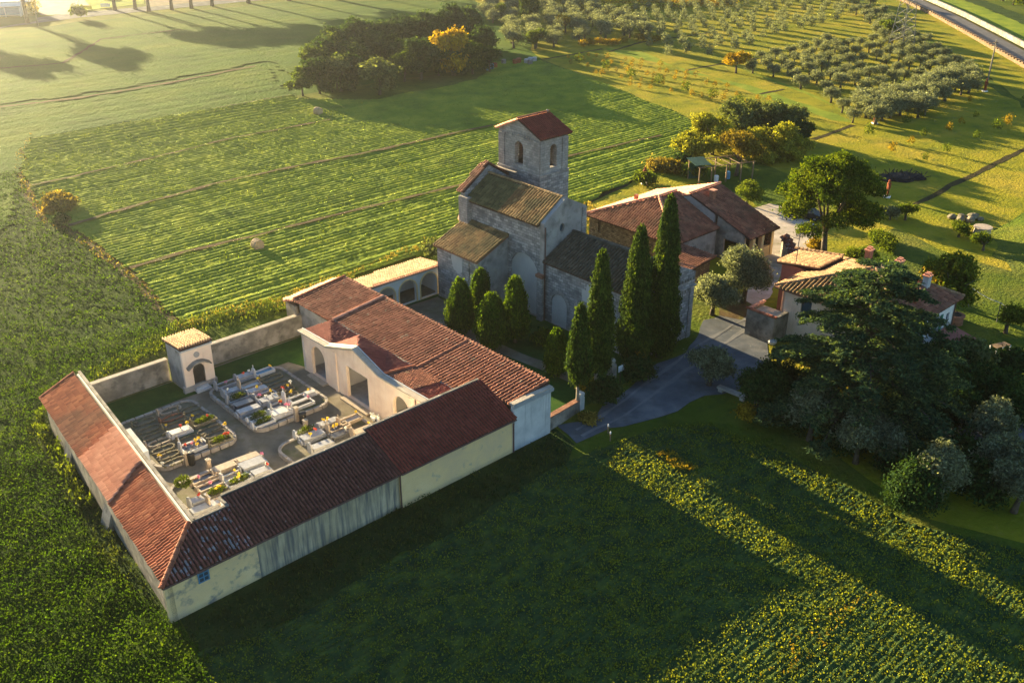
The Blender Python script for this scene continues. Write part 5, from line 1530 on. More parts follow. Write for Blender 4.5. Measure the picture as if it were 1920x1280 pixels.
for i, (x, y, h, r, mt, lab) in enumerate([
        (1885, 625, 3.2, 1.1, 'leaf_mid', 'young round headed tree on the right lawn beside the clothes line'),
        (1843, 470, 1.7, .8, 'leaf_mid', 'small loose tree in front of the pale stone box'),
        (1797, 445, 1.6, .8, 'leaf_mid', 'low bush of three tufts on the golden lawn'),
        (1697, 413, 2.1, .75, 'leaf_mid', 'slim young tree on the golden lawn right of the umbrella pine'),
        (1668, 412, 1.6, .7, 'leaf_olive', 'pale young tree beside the umbrella pine'),
        (1400, 385, 2.6, 1.5, 'leaf_mid', 'round shrub behind the farmhouse roof'),
        (1608, 500, 1.8, 1.2, 'leaf_mid', 'shrub behind the roof of the country house'),
        (1642, 520, 1.9, 1.2, 'leaf_dark', 'dark shrub beside the chimneys of the country house')]):
    big_olive((x, y), r * 1.5, h, 300 + i, lab, mt, 260, .14, cat='tree' if 'tree' in lab else 'shrub', name='young_tree' if 'tree' in lab else 'shrub', nb=5)
bush((1655, 460), 1.3, 1.2, 'leaf_mid', 'low clipped hedge on the lawn behind the umbrella pine', name='hedge', nc=520, seed=66, sq=2.6, cat='hedge')
bush((1530, 480), 1.0, 2.0, 'leaf_yellow', 'yellow green shrub at the foot of the umbrella pine', nc=160, seed=67)

# thicket of canes and small trees behind the farmhouse
cane = [((1300, 300), 3.2, 3.6, 'leaf_cane'), ((1335, 290), 3.4, 4.6, 'leaf_cane'), ((1385, 262), 3.4, 4.8, 'leaf_willow'), ((1420, 262), 3.2, 5.0, 'leaf_willow'), ((1462, 262), 3.2, 4.6, 'leaf_willow'),
        ((1440, 298), 3.0, 4.6, 'leaf_cane'), ((1478, 300), 2.8, 3.8, 'leaf_cane'), ((1495, 275), 2.2, 3.4, 'leaf_dark')]
labs = ['lowest yellow cane clump at the left end of the thicket', 'tall yellow cane clump behind the green roofed shelter', 'blue green tree at the middle back of the thicket', 'second blue green tree at the back of the thicket',
        'blue green tree at the right back of the thicket', 'arching yellow green cane clump right of the rust coloured tree', 'cane clump drooping over the dark hollow at the right end', 'dark bush at the far right end of the thicket']
for i, ((px, r, h, mt), lab) in enumerate(zip(cane, labs)):
    r, h = r * 1.1, h * 1.25
    big_olive(px, r, h, 320 + i, lab, mt, 1000, .2, cat='cane clump' if 'cane' in lab else 'tree', name='cane_clump' if 'cane' in lab else 'thicket_tree', nb=13, base=.08)
big_olive((1380, 330), 3.2, 6.2, 340, 'rust and gold coloured tree rising over the green roofed shelter', 'leaf_rust', 700, .2, cat='tree', name='autumn_tree', nb=8)
for i, (x, y, mt, lab) in enumerate([(1255, 325, 'leaf_rust', 'brownish bramble at the ditch left of the shelter'), (1275, 312, 'leaf_dark', 'dark bramble hollow beside the canes'), (1230, 318, 'leaf_straw', 'yellowed bramble nearest the crop field corner'), (1300, 330, 'leaf_mid', 'green scrub just left of the green roofed shelter'),
                                     (1215, 345, 'leaf_mid', 'low scrub behind the farmhouse chimney')]):
    bush((x, y), 1.7, 1.7, mt, lab, nc=260, seed=350 + i, ls=.18, sig=.22, cat='bramble', name='bramble')
bush((120, 395), 2.2, 2.2, 'leaf_rust', 'brown and yellow bramble mound at the left field edge', nc=420, seed=71, ls=.2, sig=.25, cat='bramble', name='bramble')
bush((98, 402), 1.1, 1.0, 'leaf_yellow', 'small yellow weed clump left of the brown bramble mound', nc=120, seed=72, ls=.18)
bush((115, 420), 1.2, 1.0, 'leaf_dark', 'low dark weeds in front of the brown bramble mound', nc=120, seed=73, ls=.18)

# shelter with green sheeting
p = at(1350, 335)
t = empty('garden_shelter', (p[0], p[1], 0), .35, 'ramshackle timber shelter with torn green sheet roof under the rust coloured tree', 'shelter')
s_ = MB()
for x in (-4, -2.2, 0, 2.2, 4):
    for y in (-1.4, 1.4): MB().box(x - .07, x + .07, y - .07, y + .07, 0, 2.3 + .2 * (y > 0)).build('post', 'wood', t)
for y in (-1.4, 1.4): MB().box(-4.2, 4.2, y - .05, y + .05, 2.25 + .2 * (y > 0), 2.35 + .2 * (y > 0)).build('beam', 'wood', t)
for x in (-1, .4, 1.6, 3.0): s_.box(x - .04, x + .04, -1.9, 1.8, 2.38, 2.45)
s_.build('rafter', 'wood', t, kind='stuff')
MB().slab([(-4.4, -1.0, 2.5), (-2.2, -1.2, 2.45), (-1.9, 1.6, 2.75), (-4.3, 1.7, 2.8)], .03).build('sheet_roof', 'tarp_green', t)
MB().box(-4, -2.3, 1.3, 1.34, 0, 2.2).build('sheet_wall', 'tarp_green', t)
MB().lathe(.9, -.4, [(.3, 0), (.33, .5), (.3, .95), (.28, 1.0)], 12).build('drum', 'blue_paint', t)
MB().lathe(-1.2, -1.0, [(.28, 0), (.3, .8), (.25, .85)], 10).build('drum', 'white_paint', t)

# the copse in the upper middle
CP = []
def round_meshes(k, mats, H=7.0, R=3.0, n=420, seed0=400, ls=.3):
    out = []
    for i in range(k):
        rr = random.Random(seed0 + i)
        bl = [(rr.uniform(-.5, .5) * R, rr.uniform(-.5, .5) * R, H * rr.uniform(.16, .8), R * rr.uniform(.38, .55), R * rr.uniform(.38, .55), H * rr.uniform(.13, .2)) for _ in range(9)]
        for mt in mats:
            out.append((mt, crown_mesh('crown', bl, n, 10, .32, ls, mt, seed0 + i, -.7, .5, shell=(.5, 1.05)), trunk_mesh(H * .7, .2, seed0 + i, 3, 1.2)))
    return out


RM = round_meshes(3, ['leaf_dark', 'leaf_mid', 'leaf_copse', 'leaf_willow', 'leaf_gold'])
def rm(mt, rr): return rr.choice([x for x in RM if x[0] == mt])


rr = random.Random(77)
copse = []
for i in range(13):        # tall dark back row
    u = i / 12
    copse.append((640 + u * 240, 128 - u * 44 + rr.uniform(-3, 3), 'leaf_dark', rr.uniform(1.05, 1.3), 'dark tree in the tall back row of the copse'))
for i in range(12):        # front edge
    u = i / 11
    if .36 < u < .50: continue
    copse.append((568 + u * 350, 182 - 6 * math.sin(u * 3) - u * 44 + rr.uniform(-3, 3), 'leaf_dark' if i % 2 else 'leaf_copse', rr.uniform(.75, .95), 'low tree along the front edge of the copse'))
for x, y in ((600, 160), (632, 160), (660, 150), (615, 140), (760, 140), (790, 150), (850, 132), (880, 122), (905, 118)):
    copse.append((x, y, 'leaf_copse' if x < 680 else 'leaf_dark', rr.uniform(.9, 1.1), 'middle tree of the copse'))
ORD = ['first', 'second', 'third', 'fourth', 'fifth', 'sixth', 'seventh', 'eighth', 'ninth', 'tenth', 'eleventh', 'twelfth', 'thirteenth', 'fourteenth', 'fifteenth', 'sixteenth']
for i in range(9):
    u = i / 8
    copse.append((600 + u * 300, 150 - u * 30 + rr.uniform(-5, 5), 'leaf_dark', rr.uniform(.95, 1.15), 'dark tree filling the inside of the copse'))
seen_ = {}
for q_, (x, y, mt, s, lab) in enumerate(sorted(copse, key=lambda c_: c_[0])):
    seen_[lab] = seen_.get(lab, -1) + 1
    copse[q_] = (x, y, mt, s, lab + ', ' + ORD[seen_[lab]] + ' from the left')
for (x, y, mt, s, lab) in copse:
    _, cm, tm = rm(mt, rr)
    px_tree('copse_tree', (x, y), cm, tm, lab, 'tree', 'trees of the copse in the upper middle', (s, s, s * rr.uniform(.85, 1.1)))
_, cm, tm = rm('leaf_gold', rr)
px_tree('golden_tree', (850, 142), cm, tm, 'single golden yellow tree glowing at the right end of the copse', 'tree', scale=(1.25, 1.25, 1.4))
_, cm, tm = rm('leaf_willow', rr)
px_tree('willow_tree', (712, 178), cm, tm, 'pale green willow at the front edge of the copse', 'tree', scale=(1.25, 1.25, 1.0))
_, cm, tm = rm('leaf_willow', rr)
px_tree('willow_tree', (640, 172), cm, tm, 'olive green spreading tree at the left of the copse', 'tree', scale=(1.0, 1.0, .95))
# junk beside the copse
p = at(962, 122)
t = empty('scrap_heap', (p[0], p[1], 0), .4, 'heap of rusty and blue grey scrap beside the right end of the copse', 'scrap heap')
for i in range(9):
    x, y = RO.uniform(-6, 6), RO.uniform(-1.5, 1.5)
    MB().lathe(x, y, [(.45, 0), (.5, .1), (.5, .9), (.45, 1.0)], 9).build('drum', RO.choice(['rust', 'zinc', 'rust', 'pale_metal']), t)
MB().box(-6.8, -5.4, -3.2, -2.2, 0, 1.2).build('crate', 'blue_paint', t)

# silvery olives in the upper middle and the tall cypress among them
px_tree('cypress', (992, 48), cypress_mesh(13.5, 2.2, 5, .08, 1600, blunt=.3, clump=20, ls=.26), trunk_mesh(6, .25, 5, 1, .2), 'single dark cypress standing among the silvery olives at the top edge', 'cypress')
zone = [at(x, y)[:2] for x, y in [(925, 60), (900, 20), (890, -12), (1040, -12), (1140, 30), (1250, 62), (1232, 78), (1120, 80), (1010, 98), (960, 92)]]
xs, ys = [p[0] for p in zone], [p[1] for p in zone]
grp = 'silvery olives below the vineyard'
k = 0
rr = random.Random(12)
yy = min(ys)
placed = []
while yy < max(ys):
    xx = min(xs)
    while xx < max(xs):
        x, y = xx + rr.uniform(-1.2, 1.2), yy + rr.uniform(-1.2, 1.2)
        if inside(np.array([x]), np.array([y]), zone)[0] and math.hypot(x - 4, y - 249) > 3:
            c_, t_ = OL_[rr.randrange(4)]
            s = rr.uniform(1.15, 1.6)
            tree('olive_tree', (x, y), c_, t_, 'silvery olive tree in the grove below the yellow vineyard', 'olive tree', grp, (s, s, s * .95))
        xx += 5.2
    yy += 5.2
for i, (x, y, mt, lab) in enumerate([(940, 40, 'leaf_mid', 'green tree left of the dark cypress in the upper grove'), (1003, 92, 'leaf_mid', 'olive brown tree at the front edge of the upper grove'), (1060, 62, 'leaf_yellow', 'yellow green tree in the upper grove'),
                                      (1380, 138, 'leaf_gold', 'orange brown tree at the left corner of the olive orchard'), (1667, 75, 'leaf_mid', 'yellow green tree left of the pylon'), (1580, 12, 'leaf_gold', 'golden tree at the top of the orchard')]):
    big_olive((x, y), 2.6, 4.2, 360 + i, lab, mt, 380, .22, cat='tree', name='broadleaf_tree', nb=7)
vm = crown_mesh('yellow_vine', [(0, 0, .7, .8, .8, .7), (.7, .2, .6, .6, .6, .6)], 40, 8, .2, .17, 'leaf_yellow', 5, -.5)
for i in range(16):
    x = 1092 + i * 9.4
    if 1168 < x < 1190: continue
    p = at(x, 86 - (i > 7) * 8 + rr.uniform(-3, 3))
    tag(link('yellow_bush', vm, None, (p[0], p[1], 0), rr.uniform(0, 6)), 'bright yellow bush in the row in front of the upper grove', 'bush', 'row of yellow bushes')

# young orchard, the dense olive orchard, young trees on the golden lawn
YT = []
for i in range(3):
    m_ = crown_mesh('young_tree', [(0, 0, 1.3, .48, .48, .8)], 60, 8, .13, .11, 'leaf_olive', 500 + i, -.9, .4)
    YT.append(m_)
YV = [crown_mesh('young_tree', [(0, 0, .8, .38, .38, .5)], 26, 8, .12, .10, mt, 510 + i, -.9, .4) for i, mt in enumerate(['leaf_yellow', 'leaf_mid', 'leaf_straw'])]


def grid_trees(px_poly, sa, sb, fn, jitter=.5, ang=GA, seed=3, skip=.05):
    rr_ = random.Random(seed)
    poly = [at(x, y)[:2] for x, y in px_poly]
    ax = (math.sin(ang), math.cos(ang))
    bx = (-ax[1], ax[0])
    pa = [(p[0] * ax[0] + p[1] * ax[1], p[0] * bx[0] + p[1] * bx[1]) for p in poly]
    a_ = min(p[0] for p in pa)
    n_ = 0
    while a_ < max(p[0] for p in pa):
        b_ = min(p[1] for p in pa)
        while b_ < max(p[1] for p in pa):
            a2, b2 = a_ + rr_.uniform(-jitter, jitter), b_ + rr_.uniform(-jitter, jitter)
            if rr_.random() > skip and inside(np.array([a2]), np.array([b2]), pa)[0]:
                fn(a2 * ax[0] + b2 * bx[0], a2 * ax[1] + b2 * bx[1], rr_)
                n_ += 1
            b_ += sb
        a_ += sa
    return n_


def f_young(x, y, r_):
    s = r_.uniform(1.2, 1.75)
    o = link('young_olive', YT[r_.randrange(3)], None, (x, y, 0), r_.uniform(0, 6))
    o.scale = (s, s, s)
    tag(o, 'small young olive tree planted in open rows on the striped grass', 'olive tree', 'young olives in open rows')


n1 = grid_trees([(1150, 45), (1235, 112), (1300, 133), (1380, 105), (1470, 70), (1560, 50), (1620, 20), (1560, -18), (1300, -10), (1200, 15)], 5.2, 5.0, f_young, .7, seed=4)


def f_olive(x, y, r_):
    s = r_.uniform(.85, 1.15)
    c_, t_ = OL_[r_.randrange(4)]
    tree('olive_tree', (x, y), c_, t_, 'mature silvery olive tree in the dense orchard', 'olive tree', 'olives of the dense orchard', (s, s, s))


n2 = grid_trees([(1395, 118), (1480, 95), (1560, 88), (1640, 70), (1600, 30), (1625, 8), (1700, 60), (1790, 125), (1835, 150), (1825, 178), (1760, 200), (1700, 225), (1600, 232), (1560, 205), (1480, 160), (1420, 150)], 4.9, 4.7, f_olive, .3, seed=5, skip=.03)


def f_hedge(x, y, r_):
    s = r_.uniform(1.15, 1.45)
    c_, t_ = OL_[r_.randrange(4)]
    tree('olive_tree', (x, y), c_, t_, 'closely planted olive at the near edge of the dense orchard', 'olive tree', 'olives along the orchard edge', (s, s, s))


n3 = grid_trees([(1600, 205), (1700, 195), (1780, 150), (1832, 155), (1812, 185), (1745, 215), (1650, 242), (1612, 238)], 2.9, 3.2, f_hedge, .5, seed=6)


def f_sap(x, y, r_):
    o = link('sapling', YV[r_.randrange(2)], None, (x, y, 0), r_.uniform(0, 6))
    s = r_.uniform(.9, 1.7)
    o.scale = (s, s, s)
    tag(o, 'spindly sapling on the golden lawn below the dense orchard', 'sapling', 'saplings on the golden lawn')


n4 = grid_trees([(1600, 255), (1680, 240), (1780, 200), (1915, 170), (1930, 250), (1800, 330), (1700, 310), (1620, 300)], 5.5, 6.0, f_sap, .8, seed=7, skip=.2)


def f_vine(x, y, r_):
    o = link('young_vine', YV[0 if r_.random() < .7 else 2], None, (x, y, 0), r_.uniform(0, 6))
    s = r_.uniform(.7, 1.15)
    o.scale = (s, s, s)
    tag(o, 'small yellow vine in the brown striped rows beside the crop field', 'vine', 'young yellow vines')


n5 = grid_trees([(1040, 112), (1130, 103), (1240, 125), (1440, 190), (1520, 222), (1440, 212), (1330, 190), (1260, 190), (1120, 145)], 2.1, 4.6, f_vine, .35, ang=math.radians(128), seed=8, skip=.3)
for i in range(9):
    a_, b_ = at(1085 + i * 50, 122 + i * 13.5)[:2]
    o = link('vine_row_bush', YV[1], None, (a_, b_, 0), i)
    o.scale = (2, 2, 1.7)
    tag(o, 'larger rounded bush along the crop field edge, ' + ORD[i] + ' from the copse', 'bush', 'bushes along the crop edge')
for i in range(7):
    px_, py_ = 1280 + i * 45, 126 + i * 15
# vineyard at the top edge: rows of vines
vz = [at(x, y) for x, y in ((1060, 8), (1150, 30), (1420, 6), (1500, -14), (1120, -20))]
rowm = []
rng = np.random.default_rng(9)
for k in range(2):
    n = 900
    P = np.stack([rng.uniform(-11, 11, n), rng.normal(0, .3, n), rng.uniform(.2, 1.7, n)], 1)
    V, Q = cards(P, .26, None, 1, .6, 600 + k)
    rowm.append(np_mesh('vine_row', V, Q, 'leaf_yellow' if k == 0 else 'leaf_cane'))
for i in range(11):
    for j in range(3):
        u, v = i / 10, j / 2
        p = at(1105 + 100 * j + u * 45, 26 - u * 46 - j * 7)
        tag(link('vine_row', rowm[(i + j) % 2], None, (p[0], p[1], 0), ROT - .75), 'row of yellowing vines in the vineyard at the top edge', 'vine row', 'vineyard rows')

# umbrella pines beyond the far road: trunks show at the top edge, crowns stand above it
rr = random.Random(21)
pl = [(rr.uniform(-3, 3), rr.uniform(-3, 3), 9 + rr.uniform(-1, 1.3), 2.2, 2.2, 1.5) for _ in range(12)]
PM = (crown_mesh('crown', pl, 700, 10, .45, .42, 'leaf_pine', 700, -.6, .5, shell=(.3, 1.05)), trunk_mesh(9.5, .42, 700, 5, 2.5, 'bark', .6, .02))
for i, (x, y) in enumerate([(216, 20), (254, 18), (279, 22), (322, 19), (359, 16), (398, 12)]):
    px_tree('pine_tree', (x, y), PM[0], PM[1], 'bare lower trunk of a tall pine beside the far road, ' + ORD[i] + ' from the left', 'pine', 'tall pines along the far road', (1, 1, 1.0))
for i, (x, y) in enumerate([(-118, 250), (-133, 243), (-72, 283), (-62, 288), (-52, 292), (-42, 297), (-31, 300), (-22, 303), (-13, 306), (-5, 309), (4, 312), (-58, 300), (-36, 309), (-16, 316)]):
    tree('pine_tree', (x, y), PM[0], PM[1], 'tall pine standing beyond the top edge of the fields', 'pine', 'tall pines beyond the fields', (1.15, 1.15, 1.05))
px_tree('bare_tree', (71, 48), crown_mesh('crown', [(0, 0, 4.5, 1.5, 1.5, 1.6)], 60, 6, .3, .2, 'leaf_straw', 720, -.9), trunk_mesh(6, .14, 720, 5, 1.4, 'bark_pale'), 'slim nearly bare tree beside the far road at the top left', 'tree')
bush((146, 36), 2.0, 3.4, 'leaf_mid', 'round bush beside the far road', nc=120, seed=74, ls=.3, sig=.3)
for i, (x, y, s) in enumerate([(1900, 10, 1.5), (1880, 2, 1.4), (1850, -8, 1.3), (1925, 25, 1.6), (1610, 8, 1.0), (1560, 0, .9)]):
    mt = 'leaf_dark' if i not in (3,) else 'leaf_mid'
    _, cm, tm = rm(mt, rr)
    px_tree('broadleaf_tree', (x, y), cm, tm, 'dark tree at the top right corner beyond the road' if i < 4 else 'dark tree at the top end of the olive orchard', 'tree', 'dark trees at the top right' if i < 4 else 'dark trees at the orchard end', s * .8)



# ================================================================== THE GRAVES
def z5(x, y): return ab(200 + x / 7.112, 730 + y / 7.112, .35)
def z6(x, y): return ab(380 + x / 7.385, 670 + y / 7.385, .35)
def z7(x, y): return ab(300 + x / 7.53, 820 + y / 7.53, .35)
def z8(x, y): return ab(500 + x / 8, 740 + y / 8, .35)


def rounded(a0, a1, b0, b1, r, n=6):
    pts = []
    for (cx, cy, t0) in ((a1 - r, b1 - r, 0), (a0 + r, b1 - r, 90), (a0 + r, b0 + r, 180), (a1 - r, b0 + r, 270)):
        for k in range(n + 1):
            th = math.radians(t0 + 90 * k / n)
            pts.append((cx + r * math.cos(th), cy + r * math.sin(th)))
    return pts


def plot(a0, a1, b0, b1, r, lab, gap=False):
    t, o = thing('grave_plot', (a0 + a1) / 2, (b0 + b1) / 2, lab, 'grave plot')
    outer, inner = rounded(a0, a1, b0, b1, r), rounded(a0 + .22, a1 - .22, b0 + .22, b1 - .22, max(.1, r - .22))
    # kerb stones laid end to end along the outline, each a part of its own
    per = list(zip(outer, inner))
    per.append(per[0])
    seg = []
    for i in range(len(per) - 1):
        (p0, q0), (p1, q1) = per[i], per[i + 1]
        L_ = math.hypot(p1[0] - p0[0], p1[1] - p0[1])
        k = max(1, round(L_ / .75))
        for j in range(k):
            f0, f1 = j / k, (j + 1) / k
            g = .015 / max(L_ / k, .05) if L_ / k > .2 else 0
            lp = lambda a_, b_, f: (a_[0] + (b_[0] - a_[0]) * f, a_[1] + (b_[1] - a_[1]) * f)
            h = .36 + RO.uniform(-.015, .015)
            seg.append([lp(p0, p1, f0 + g / 2), lp(p0, p1, f1 - g / 2), lp(q0, q1, f1 - g / 2), lp(q0, q1, f0 + g / 2), h])
    for s_ in seg:
        MB(o).prism(s_[:4], 0.02, s_[4]).build('kerb_stone', 'kerb_stone', t)
    MB(o).prism(rounded(a0 + .2, a1 - .2, b0 + .2, b1 - .2, max(.1, r - .2)), .02, .25).build('earth_bed', 'plot_earth', t)
    return t


plot(20.9, 27.3, 59.6, 67.7, 1.0, 'raised grave plot beside the left wing, mostly oval stone rimmed earth graves')
plot(28.6, 35.3, 59.5, 67.9, 1.0, 'raised grave plot between kiosk and hall crowded with white and grey tombs')
plot(28.3, 35.6, 49.6, 56.9, 1.2, 'raised grave plot partly bare earth, behind the bright red front roof')
plot(20.2, 26.9, 49.4, 57.4, 1.0, 'raised grave plot with pale stone tombs in the corner of both wings')
Zg = .25


def ringbox(m_, a0, a1, b0, b1, w, z0, z1):
    m_.box(a0, a1, b0, b0 + w, z0, z1).box(a0, a1, b1 - w, b1, z0, z1).box(a0, a0 + w, b0 + w, b1 - w, z0, z1).box(a1 - w, a1, b0 + w, b1 - w, z0, z1)
    return m_


def cross(m_, x, y, z, h, w=.07):
    m_.box(x - w / 2, x + w / 2, y - w / 2, y + w / 2, z, z + h).box(x - w / 2 + .004, x + w / 2 - .004, y - h * .28, y - w / 2, z + h * .6, z + h * .6 + w).box(x - w / 2 + .004, x + w / 2 - .004, y + w / 2, y + h * .28, z + h * .6, z + h * .6 + w)
    return m_


def flowers(t, o, spots, seed):
    for i, (x, y, z, mt) in enumerate(spots):
        v = MB(o).lathe(x, y, [(.05, z), (.08, z + .08), (.06, z + .16)], 7).build('vase', 'marble_grey', t)
        m_ = MB(o)
        rr_ = random.Random(seed * 9 + i)
        for k in range(6):
            m_.blob((x + rr_.uniform(-.09, .09), y + rr_.uniform(-.09, .09), z + .24 + rr_.uniform(-.05, .06)), rr_.uniform(.05, .085), 5, k)
        m_.build('flowers', mt, v)


FM = ['red_flower', 'yellow_flower', 'pink_flower', 'white_flower']
gi = [0]


def grave(kind, pos, lab, L_=1.75, Wd=.8, stone='grave_stone', fl=(), cat='grave', head=None, hh=.75, grp=None):
    a, b = pos
    gi[0] += 1
    t, o = thing('grave', a, b, lab, cat, grp)
    rr_ = random.Random(gi[0])
    a0, a1, b0, b1 = a - L_ / 2, a + L_ / 2, b - Wd / 2, b + Wd / 2
    if kind == 'earth':          # an oval of rough stones round bare earth
        n = 16
        for k in range(n):
            th0, th1 = 2 * math.pi * (k + .04) / n, 2 * math.pi * (k + .96) / n
            sq = lambda th, d: (a + (L_ / 2 - d) * math.copysign(abs(math.cos(th)) ** .7, math.cos(th)), b + (Wd / 2 - d) * math.copysign(abs(math.sin(th)) ** .7, math.sin(th)))
            z1 = Zg + .14 + rr_.uniform(-.02, .03)
            if rr_.random() < .06: continue
            MB(o).prism([sq(th0, 0), sq(th1, 0), sq(th1, .11), sq(th0, .11)], Zg, z1).build('rim_stone', stone, t)
        MB(o).prism([(a + (L_ / 2 - .12) * math.cos(2 * math.pi * k / 14), b + (Wd / 2 - .12) * math.sin(2 * math.pi * k / 14)) for k in range(14)], Zg, Zg + .05).build('earth', 'plot_earth', t)
        if head == 'cross':
            cross(MB(o), a0 - .12, b, Zg, hh).build('cross', stone, t)
        elif head:
            MB(o).wall('a', a0 - .2, a0 - .1, [(b - .2, Zg), (b + .2, Zg), (b + .2, Zg + hh * .7), (b, Zg + hh * .85), (b - .2, Zg + hh * .7)]).build('headstone', stone, t)
    elif kind == 'slab':         # a closed stone chest with a headstone
        MB(o).box(a0, a1, b0, b1, Zg, Zg + .16).build('base', stone, t)
        MB(o).prism([(a0 + .08, b0 + .07), (a1 - .08, b0 + .07), (a1 - .08, b1 - .07), (a0 + .08, b1 - .07)], Zg + .16, [Zg + .42, Zg + .34, Zg + .34, Zg + .42]).build('slab', stone, t)
        MB(o).wall('a', a0 - .12, a0 + .0, arch(b - .3, b + .3, Zg, Zg + hh, 8)).build('headstone', stone, t)
    elif kind == 'frame':        # a kerb frame with infill
        ringbox(MB(o), a0, a1, b0, b1, .11, Zg, Zg + .27).build('frame', stone, t)
        MB(o).box(a0 + .11, a1 - .11, b0 + .11, b1 - .11, Zg, Zg + .16).build('infill', head or 'plot_earth', t)
        MB(o).wall('a', a0 - .14, a0 - .02, [(b - .28, Zg), (b + .28, Zg), (b + .24, Zg + hh), (b + .1, Zg + hh * 1.1), (b - .1, Zg + hh * 1.1), (b - .24, Zg + hh)]).build('headstone', stone, t)
        cross(MB(o), a0 - .08, b, Zg + hh * 1.1, .28, .05).build('cross', stone, t)
    elif kind == 'planted':
        ringbox(MB(o), a0, a1, b0, b1, .1, Zg, Zg + .25).build('frame', stone, t)
        P, D, _ = crown_points([(0, 0, .35, L_ * .4, Wd * .4, .25)], 60, 9, .07, gi[0], (.4, 1), -.2)
        V, Q = cards(P + np.array([0, 0, Zg]), .055, D, .8, .6, gi[0])
        link('plants', np_mesh('plants', V, Q, 'leaf_mid'), t)
        MB(o).wall('a', a0 - .12, a0 - .02, arch(b - .24, b + .24, Zg, Zg + hh, 8)).build('headstone', stone, t)
    flowers(t, o, [(a + dx, b + dy, Zg + dz, mt) for dx, dy, dz, mt in fl], gi[0])
    return t


E_ = 'earth'
YF, RF, PF, WF = 'yellow_flower', 'red_flower', 'pink_flower', 'white_flower'
left = [  # zoomed survey of the plot beside the left wing
    (E_, z5(505, 425), 'faint earth grave at the kiosk end of the row beside the left wing', dict(head='cross', hh=.6)),
    (E_, z5(570, 525), 'oval earth grave with one curved rim, second from the back wall by left wing', dict(head='cross', hh=.5)),
    (E_, z5(635, 612), 'oval earth grave with complete low rim, middle of the row by left wing', {}),
    (E_, z5(700, 700), 'oval earth grave with a small white stone at its head beside the left wing', dict(head='stone', stone='travertine')),
    (E_, z5(755, 790), 'oval earth grave with mossy rim, three from the path end beside the left wing', {}),
    (E_, z5(820, 875), 'mossy oval earth grave, two from the path end beside the left wing', dict(fl=[(-.6, 0, .1, YF)])),
    (E_, z5(895, 960), 'last oval earth grave by the path end of the row beside the left wing', dict(fl=[(-.8, 0, .1, WF)])),
    (E_, z5(850, 270), 'faint earth grave with a pink faced marker near the kiosk in the middle row', dict(head='stone', stone='travertine')),
    (E_, z5(880, 370), 'open ended oval grave with reddish marker, second in the middle row of the left plot', dict(head='stone', stone='brick_wall', hh=.6)),
    (E_, z5(915, 468), 'oval earth grave just above the blue topped white tomb', dict(head='stone', hh=.7, fl=[(-.7, .1, .1, YF)])),
    ('slab', z5(985, 575), 'white marble tomb with bluish slab in the middle of the left plot', dict(stone='marble', hh=.6, fl=[(.1, .1, .4, RF), (.7, .2, .4, YF)])),
    (E_, z5(1090, 655), 'round rimmed earth grave between the blue topped tomb and the flower covered tomb', dict(head='stone', L_=1.4)),
    ('frame', z5(1165, 765), 'white framed tomb covered with coloured flowers at the path edge', dict(stone='marble', head='granite_dark', L_=1.9, Wd=1.3, hh=.9, fl=[(-.5, .2, .2, RF), (-.1, .1, .2, PF), (.3, .3, .2, YF), (.6, -.1, .25, WF), (.1, -.4, .25, YF), (.6, .4, .2, YF)])),
    (E_, z5(1120, 258), 'earth grave with a single straight rim nearest the kiosk in the right hand row', dict(head='cross', hh=.8)),
    (E_, z5(1215, 355), 'earth grave with tall ochre cross and green plants in the right hand row', dict(head='cross', hh=.9, fl=[(-.4, 0, .1, YF)])),
    ('planted', z5(1300, 430), 'wooden framed grave filled with green plants and an ochre post', dict(stone='grave_stone', hh=.8, L_=1.9, fl=[(.3, 0, .3, RF)])),
    (E_, z5(1370, 530), 'wide oval earth grave with thin ochre rim below the plant filled grave', dict(L_=1.9)),
    (E_, z5(1445, 590), 'half open earth grave with yellow flower on a post in the left plot', dict(head='cross', hh=.5, fl=[(.9, .1, .3, YF)])),
    ('planted', z5(1515, 690), 'corner grave with green plants and red flowers by the rounded kerb', dict(stone='grave_stone', hh=.8, fl=[(.4, 0, .3, RF), (.7, .1, .25, RF)])),
]
